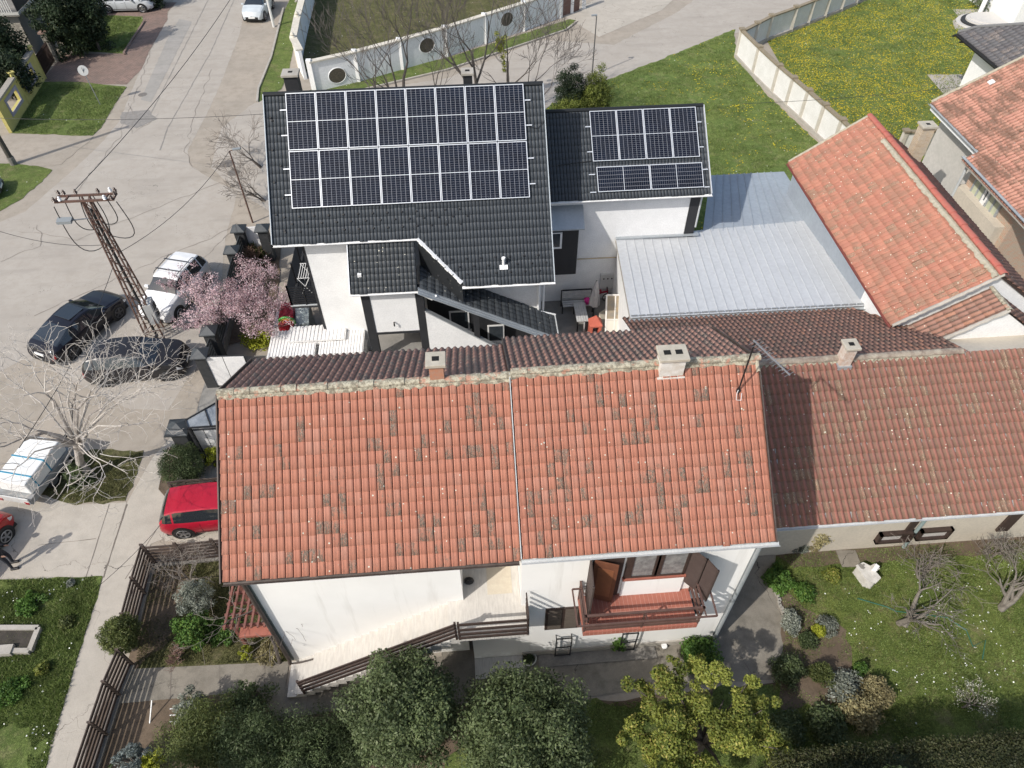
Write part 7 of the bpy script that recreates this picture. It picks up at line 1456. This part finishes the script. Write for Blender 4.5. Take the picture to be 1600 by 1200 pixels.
sheetstack('left stack of white profiled sheets in front of the tall white house', (416, 557), (490, 553), 1.3, 1.6, 9); sheetstack('right stack of white profiled sheets in front of the tall white house', (496, 553), (566, 550), 1.35, 1.5, 9)
sheetstack('rear stack of white profiled sheets against the tall white house', (450, 532), (540, 529), 1.5, .9, 10)
pw_ = G(447, 515, .9); pal = thing('crate', 'white slatted crate in front of the red tarpaulin', 'crate', (pw_.x, pw_.y, 0)); a, b = G(426, 508, 1.05), G(464, 506, 1.05)
m = MB(); n = 9
for i in range(n): x = a.x+(b.x-a.x)*(i+.5)/n; m.box((x-.035, a.y-.03, .05), (x+.035, a.y, 1.0))
m.build('front_slats', white2, pal); MB().box((a.x, a.y, .0), (b.x, a.y+1.0, .95)).build('body', simple('crate_grey', (.4, .42, .43), None, .7), pal)
tpx = thing('tarpaulin', 'red tarpaulin over a pile beside the side balcony', 'tarpaulin', (a.x+.5, a.y+1.8, 0)); m = MB(); V_ = []; 
c = [G(434, 508, 1.1), G(458, 506, 1.1), G(458, 473, 1.4), G(438, 473, 1.4)]
m = MB(); N = 8
for i in range(N+1):
    for j in range(N+1): q = quad(c[0], c[1], c[2], c[3], i/N, j/N); m.V.append((q.x, q.y, q.z+.06*math.sin(i*1.7)*math.cos(j*1.3)+.05*random.random()))
for i in range(N):
    for j in range(N): k = i*(N+1)+j; m.F.append((k, k+1, k+N+2, k+N+1)); m.M.append(0)
redt = simple('red_tarp', (.42, .02, .035), (.34, .02, .03), .5, 4); m.build('sheet', redt, tpx, smooth=True); MB().ext([Vector((q.x, q.y, 0.06)) for q in c], (0, 0, 1.0)).build('pile', redt, tpx)
wr = thing('water_slide_ring', 'green and yellow ring-shaped toy on the crate beside the red tarpaulin', 'toy', G(448, 503, 1.1)); rc_ = G(448, 505, 1.12); pts = lambda r_: [rc_+Vector((math.cos(t)*r_, .05, math.sin(t)*r_*.85)) for t in np.linspace(0, 2*math.pi, 25)]
MB().tube(pts(.36), .05, 6, cap=False).build('rim', simple('toy_green', (.05, .35, .04), None, .5), wr); MB().tube(pts(.28), .035, 6, cap=False).build('inner_rim', simple('toy_yellow', (.6, .5, .03), None, .5), wr); MB().tube(pts(.18), .03, 6, cap=False).build('hub_ring', simple('toy_orange', (.6, .2, .03), None, .5), wr)
pf = thing('wrapped_pallet', 'tall pallet wrapped in clear film between red tarpaulin and house wall', 'pallet', G(474, 512)); c = [G(462, 507, .9), G(483, 505, .9), G(483, 468, 1.5), G(460, 468, 1.5)]
film = simple('clear_film', (.52, .58, .57), (.38, .45, .45), .25, 5, bump=.5, bscale=8); MB().hexa([Vector((q.x, q.y, .05)) for q in c]+c).build('film', film, pf, bevel=.04)
MB().box((c[0].x, c[0].y, 0), (c[1].x, c[2].y, .05)).build('pallet_base', fencewood, pf)
# courtyard
bw = simple('bench_slat', (.50, .50, .49), (.4, .4, .39), .7, 5)
bn = thing('bench', 'black-framed bench with pale slats against the white courtyard wall', 'bench', (4.7, 25.4, 0)); a, b = G(880, 480, .45), G(925, 477, .45); m = MB()
for k in range(3): m.box((a.x, a.y+.02+k*.15, .43), (b.x, a.y+.14+k*.15, .46))
m.build('seat', bw, bn); m = MB()
for k in range(3): m.box((a.x, a.y+.50, .55+k*.15), (b.x, a.y+.53, .67+k*.15))
m.build('backrest', bw, bn); m = MB()
for x in (a.x-.03, b.x+.03): m.beam((x, a.y, 0), (x, a.y, .45), .05); m.beam((x, a.y+.52, 0), (x, a.y+.55, 1.02), .05); m.beam((x, a.y, .42), (x, a.y+.52, .42), .05)
m.beam((a.x, a.y+.54, 1.02), (b.x, a.y+.54, 1.02), .05); m.build('frame', black, bn)
tb_ = thing('table', 'narrow pale slatted table in front of the courtyard bench', 'table', G(905, 495)); a = G(899, 490, .72); m = MB()
for k in range(5): m.box((a.x+k*.11, a.y-.55, .70), (a.x+.1+k*.11, a.y+.75, .73))
m.build('table_top', bw, tb_); m = MB()
for x, y in ((.05, -.5), (.5, -.5), (.05, .7), (.5, .7)): m.beam((a.x+x, a.y+y, 0), (a.x+x, a.y+y, .7), .05)
m.build('leg', black, tb_)
ub = thing('parasol', 'closed pale grey parasol on a dark pole by the courtyard table', 'parasol', G(926, 500)); b = G(926, 500); MB().tube([b, b+Vector((0, 0, 2.4))], .03, 8).build('pole', black, ub); prf = [(.05, .95), (.22, 1.0), (.20, 1.3), (.13, 1.8), (.05, 2.3), (.02, 2.4)]
m = MB(); n = 16; i0 = 0
for r_, z in prf:
    for j in range(n): t = 2*math.pi*j/n; k = r_*(1+.22*(j % 2)); m.V.append((b.x+k*math.cos(t), b.y+k*math.sin(t), z))
for k in range(len(prf)-1):
    for j in range(n): a_ = k*n+j; c_ = k*n+(j+1) % n; m.F.append((a_, c_, c_+n, a_+n)); m.M.append(0)
m.build('canopy', simple('parasol_fabric', (.42, .40, .40), (.34, .33, .33), .8, 6), ub); MB().lathe(b, [(.28, 0), (.28, .06), (.05, .1)], 14).build('base', concd, ub)
th_ = thing('play_house', 'orange-red plastic toy house with pointed roof in the courtyard', 'toy house', G(928, 522)); o_ = G(928, 524); orm = simple('orange_plastic', (.52, .13, .085), (.45, .11, .07), .5, 4); x, y = o_.x, o_.y
m = MB(); m.box((x-.26, y-.24, 0), (x-.14, y+.24, .7)).box((x+.14, y-.24, 0), (x+.26, y+.24, .7)).box((x-.26, y-.24, .7), (x+.26, y+.24, .8)); m.build('body', orm, th_); r = [(x-.3, y-.28, .8), (x+.3, y-.28, .8), (x+.3, y+.28, .8), (x-.3, y+.28, .8)]; m = MB(); 
for i in range(4): m.poly([r[i], r[(i+1) % 4], (x, y, 1.25)])
m.poly(r); m.build('roof', orm, th_)
gf = thing('glazed_door_leaf', 'old white-framed glazed door leaf leaning by the garage', 'door leaf', G(955, 520)); P = [G(946, 522, .3), G(972, 522, .3), G(976, 461, 1.9), G(948, 461, 1.9)]; mt = simple('pale_frame', (.66, .64, .6), None, .6); m = MB()
def rl_(a, b, w=.07): m.beam(a, b, w, .05)
rl_(P[0], P[1]); rl_(P[1], P[2]); rl_(P[2], P[3]); rl_(P[3], P[0]); rl_((P[0]+P[1])/2, (P[2]+P[3])/2, .05); rl_(P[0].lerp(P[3], .38), P[1].lerp(P[2], .38)); m.build('frame', mt, gf)
MB().poly([P[0].lerp(P[3], .39), P[1].lerp(P[2], .39), P[2], P[3]]).build('glass', simple('amber_glass', (.35, .27, .17), (.2, .19, .17), .2, 2), gf); MB().poly([P[0], P[1], P[1].lerp(P[2], .38), P[0].lerp(P[3], .38)]).build('lower_panel', simple('cream_panel', (.58, .55, .48), None, .6), gf)
cbm = thing('cardboard', 'sheet of pale board leaning beside the glazed door leaf', 'board', G(940, 520)); P = [G(934, 520, .1), G(948, 520, .1), G(948, 482, .9), G(936, 490, .9)]; MB().ext(P, (0, .03, .01)).build('board', simple('beige_board', (.55, .5, .4), None, .8), cbm)
scl = thing('scooter', 'dark red child bicycle parked behind the parasol', 'bicycle', G(938, 470)); b = G(938, 474); drm = simple('dark_red_paint', (.28, .015, .04), None, .4)
for dx in (-.35, .35): wo = MB().tube([b+Vector((dx+math.cos(t)*.25, .1, .27+math.sin(t)*.25)) for t in np.linspace(0, 2*math.pi, 17)], .025, 6, cap=False).build('wheel', tyre, scl)
m = MB(); m.beam(b+Vector((-.35, .1, .27)), b+Vector((0, .1, .6)), .06).beam(b+Vector((0, .1, .6)), b+Vector((.3, .1, .65)), .06).beam(b+Vector((.35, .1, .27)), b+Vector((.27, .1, .85)), .05).beam(b+Vector((0, .1, .6)), b+Vector((-.05, .1, .75)), .1); m.build('frame', drm, scl); MB().beam(b+Vector((.27, -.15, .87)), b+Vector((.27, .35, .87)), .03).build('handlebar', black, scl)
pk = thing('plastic_bucket', 'magenta plastic bucket beside the courtyard bench', 'bucket', G(917, 476)); MB().lathe(G(917, 474, .46), [(.1, 0), (.15, .25), (.16, .25), (.12, .27)], 12).build('bucket', simple('magenta_plastic', (.55, .02, .22), None, .4), pk)
fl = thing('fence_screen', 'low pale screen panel dividing the courtyard beside the toy house', 'screen', G(912, 510)); a, b = G(911, 520), G(912, 488); MB().ext([a, b, b+Vector((.05, 0, 0)), a+Vector((.05, 0, 0))], (0, 0, .6)).build('panel', bw, fl)
rg = thing('rubble_bag', 'white plastic bags heaped behind the red-brown roof edge in the courtyard', 'bags', G(970, 525)); leaves('plastic', simple('white_plastic', (.7, .7, .7), (.5, .52, .55), .4, 5), rg, [(*G(960+k*6, 524, .5), .16) for k in range(5)], 120, .11, asp=.8)
# white block on the orchard lawn, pit on the left lawn, garden bits
wb = thing('concrete_planter', 'white concrete block with a hollow on the orchard lawn', 'planter', G(1352, 908)); b = G(1352, 905); P = [(x*.85, y*.68) for x, y in ((-.42, .42), (-.1, .55), (.12, .32), (.32, .42), (.42, .2), (.2, .05), (.3, -.3), (.0, -.55), (-.25, -.4))]
whp = simple('weathered_white_concrete', (.60, .58, .54), (.46, .44, .4), .9, 5, bump=.3); MB().ext([(b.x+x, b.y+y, 0) for x, y in P], (0, 0, .48)).build('block', whp, wb, bevel=.03); MB().ext([(b.x+x*.34-.18, b.y+y*.3+.25, .481) for x, y in P], (0, 0, .006)).build('hollow', concd, wb); MB().ext([(b.x+x*.85, b.y+y*.68, .482) for x, y in ((.08, .12), (.30, .38), (.40, .20), (.22, .02))], (0, 0, .14)).build('slab', white2, wb)
ptt = thing('concrete_pit', 'open rectangular concrete pit sunk in the left lawn', 'pit', G(30, 1000)); cs_ = [G(-20, 984), G(64, 984), G(50, 1020), G(-20, 1020)]; m = MB()
for i, j in ((0, 1), (1, 2), (2, 3)): m.beam(cs_[i]+Vector((0, 0, .1)), cs_[j]+Vector((0, 0, .1)), .16, .22)
m.build('rim', conc, ptt); MB().poly([q+Vector((0, 0, .13)) for q in cs_]).build('floor', simple('pit_mud', (.03, .026, .02), (.06, .05, .04), .9, 3), ptt); a = G(8, 1018); MB().box((a.x-.8, a.y-.2, .05), (a.x+.35, a.y+.12, .26)).build('slab', conc, ptt)
tyr = thing('tyre_planter', 'ring-shaped planter at the foot of the white wall right of the stair base', 'planter', G(826, 1032)); rr0 = G(826, 1030, .05); MB().tube([rr0+Vector((math.cos(t)*.24, math.sin(t)*.22, .06)) for t in np.linspace(0, 2*math.pi, 25)], .022, 6, cap=False).build('ring', simple('pale_hose', (.5, .5, .45), None, .6), tyr); leaves('plant', L_dark, tyr, [(*(rr0+Vector((0, 0, .05))), .18)], 400, .04)
bsk = thing('flower_pot', 'small white pot on the path below the right window grille', 'pot', G(1037, 1012)); MB().lathe(G(1037, 1012), [(.06, .02), (.09, .16), (.1, .16), (.08, .18)], 12).build('pot', white2, bsk)
hs = tagp(MB().tube([G(1340, 935, .06), G(1385, 948, .05), G(1400, 955, .05), G(1480, 965, .05), G(1510, 985, .05), G(1520, 1010, .05), G(1540, 1000, .05), G(1535, 1030, .05)], .018, 6).build('garden_hose', simple('green_hose', (.03, .12, .08), None, .5)), 'green garden hose lying across the orchard lawn', 'hose')
sp = thing('edging_stones', 'row of pale edging stones along the patio side of the garden', 'stones', G(1215, 930)); m = MB()
for k in range(16): q = G(1206, 905).lerp(G(1228, 978), k/15); m.obox(q+Vector((random.uniform(-.04, .04), 0, .05)), (.05, .01, 0), (0, .07, 0), (0, 0, .05))
m.build('stones', conc, sp)
stp = thing('stone_slabs', 'cracked square stone slabs leading to the cream house wall', 'paving', G(1325, 870)); m = MB()
for i in range(4):
    for j in range(3): q = G(1312+i*7+j*3, 866+j*8); m.box((q.x-.11, q.y-.12, .03), (q.x+.10, q.y+.12, .07+random.uniform(0, .01)))
m.build('slabs', paveo, stp)
lg = thing('plant_support', 'small white-pegged garden frame beside the juniper at the bottom left', 'frame', G(275, 1120)); m = MB()
for k in range(3): q = G(270, 1112+k*10); m.beam(q+Vector((0, 0, .25)), q+Vector((.35, .0, .25)), .025)
a = G(234, 1130); m.beam(a, a+Vector((.12, .5, .5)), .03); m.build('pegs', white2, lg)
for (x, y, lab, r_) in ((325, 256, 'round manhole cover nearest the road corner by the black roof', .42), (335, 270, 'second manhole cover slightly below the first by the black roof', .38), (223, 148, 'dark disc on the road painted in as the cast shadow of the round sign', .3)):
    g = G(x+30*(x > 300), y); m = MB().lathe(g, [(r_, .009), (r_, .016), (r_*.8, .018)], 20); t = thing('manhole_cover_or_shadow', lab, 'manhole cover', g); m.build('plate', simple('iron_cover_or_shadow', (.13, .12, .11), (.2, .18, .16), .8, 8), t)  # the disc near the sign draws its cast shadow; the others are covers
# ================================================================ PERSON at the left edge
pe_ = thing('person', 'person in dark clothes and dark shoes standing beside the red car at the left edge', 'person', G(24, 882)); f = G(24, 884)
def skin(name, chain, mat, parent, radii, root=0, edges=None, sub=2):
    me = bpy.data.meshes.new(name); me.from_pydata([tuple(p) for p in chain], edges or [(i, i+1) for i in range(len(chain)-1)], []); o = bpy.data.objects.new(name, me); link(o, parent); me.materials.append(mat)
    s = o.modifiers.new('skin', 'SKIN'); s.use_smooth_shade = True
    for i, v in enumerate(me.skin_vertices[0].data): v.radius = radii[i] if isinstance(radii[i], tuple) else (radii[i],)*2; v.use_root = (i == root)
    u = o.modifiers.new('sub', 'SUBSURF'); u.levels = u.render_levels = sub; return o
d_ = Vector((1, .15, 0)).normalized(); s_ = Vector((-d_.y, d_.x, 0)); J = lambda fw, sd, z: f+d_*(fw-.06)+s_*sd+Vector((0, 0, z))
pts = [J(0, 0, .95), J(.01, 0, 1.12), J(.02, 0, 1.32), J(.02, 0, 1.47), J(.03, 0, 1.56), J(.05, 0, 1.66), J(.045, 0, 1.76),
       J(0, .10, .90), J(.05, .13, .50), J(-.02, .14, .09), J(0, -.10, .90), J(.07, -.14, .50), J(.04, -.15, .09),
       J(.02, .19, 1.44), J(-.02, .27, 1.16), J(.14, .22, 1.02), J(.02, -.19, 1.44), J(-.02, -.27, 1.16), J(.14, -.22, 1.02)]
ed = [(0, 1), (1, 2), (2, 3), (3, 4), (4, 5), (5, 6), (0, 7), (7, 8), (8, 9), (0, 10), (10, 11), (11, 12), (3, 13), (13, 14), (14, 15), (3, 16), (16, 17), (17, 18)]
ra_ = [(.15, .11), (.14, .10), (.17, .12), (.12, .09), .055, .095, .075, .09, .065, .045, .09, .065, .045, .065, .05, .04, .065, .05, .04]
drk = simple('dark_clothing', (.012, .014, .022), (.02, .022, .032), .85, 8); skn = simple('skin', (.45, .26, .19), None, .5)
skin('body', pts, drk, pe_, ra_, 0, ed)
MB().lathe(J(.055, 0, 1.60), [(.03, 0), (.07, .03), (.09, .1), (.085, .16), (.05, .21), (.01, .23)], 12).build('head', skn, pe_, smooth=True); MB().lathe(J(.035, 0, 1.68), [(.095, 0), (.102, .06), (.08, .13), (.02, .165)], 12).build('hair', simple('dark_hair', (.02, .015, .012), None, .7), pe_, smooth=True)
for sd, fw in ((.14, -.02), (-.15, .04)): MB().obox(J(fw+.06, sd, .05), d_*.14, s_*.048, (0, 0, .045)).build('shoe', simple('black_shoe', (.015, .015, .017), None, .5), pe_, bevel=.03)
for sd in (.22, -.22):
    pl = J(.17, sd, 1.0)
    MB().obox(pl, d_*.045, s_*.014, (0, 0, .04)).build('palm', skn, pe_, bevel=.012)
    for k in range(4): q = pl+d_*.04+Vector((0, 0, .028-.02*k)); MB().tube([q, q+d_*.035+Vector((0, 0, -.008)), q+d_*(.058-.006*abs(k-1))+Vector((0, 0, -.022))], [.009, .008, .006], 6).build('finger', skn, pe_)
    MB().tube([pl+Vector((0, 0, .03)), pl+d_*.03+Vector((0, 0, .055))], [.010, .007], 6).build('thumb', skn, pe_)
bpy.context.view_layer.update()
print('objects', len(bpy.data.objects), 'faces', sum(len(o.data.polygons) for o in bpy.data.objects if o.type == 'MESH'))
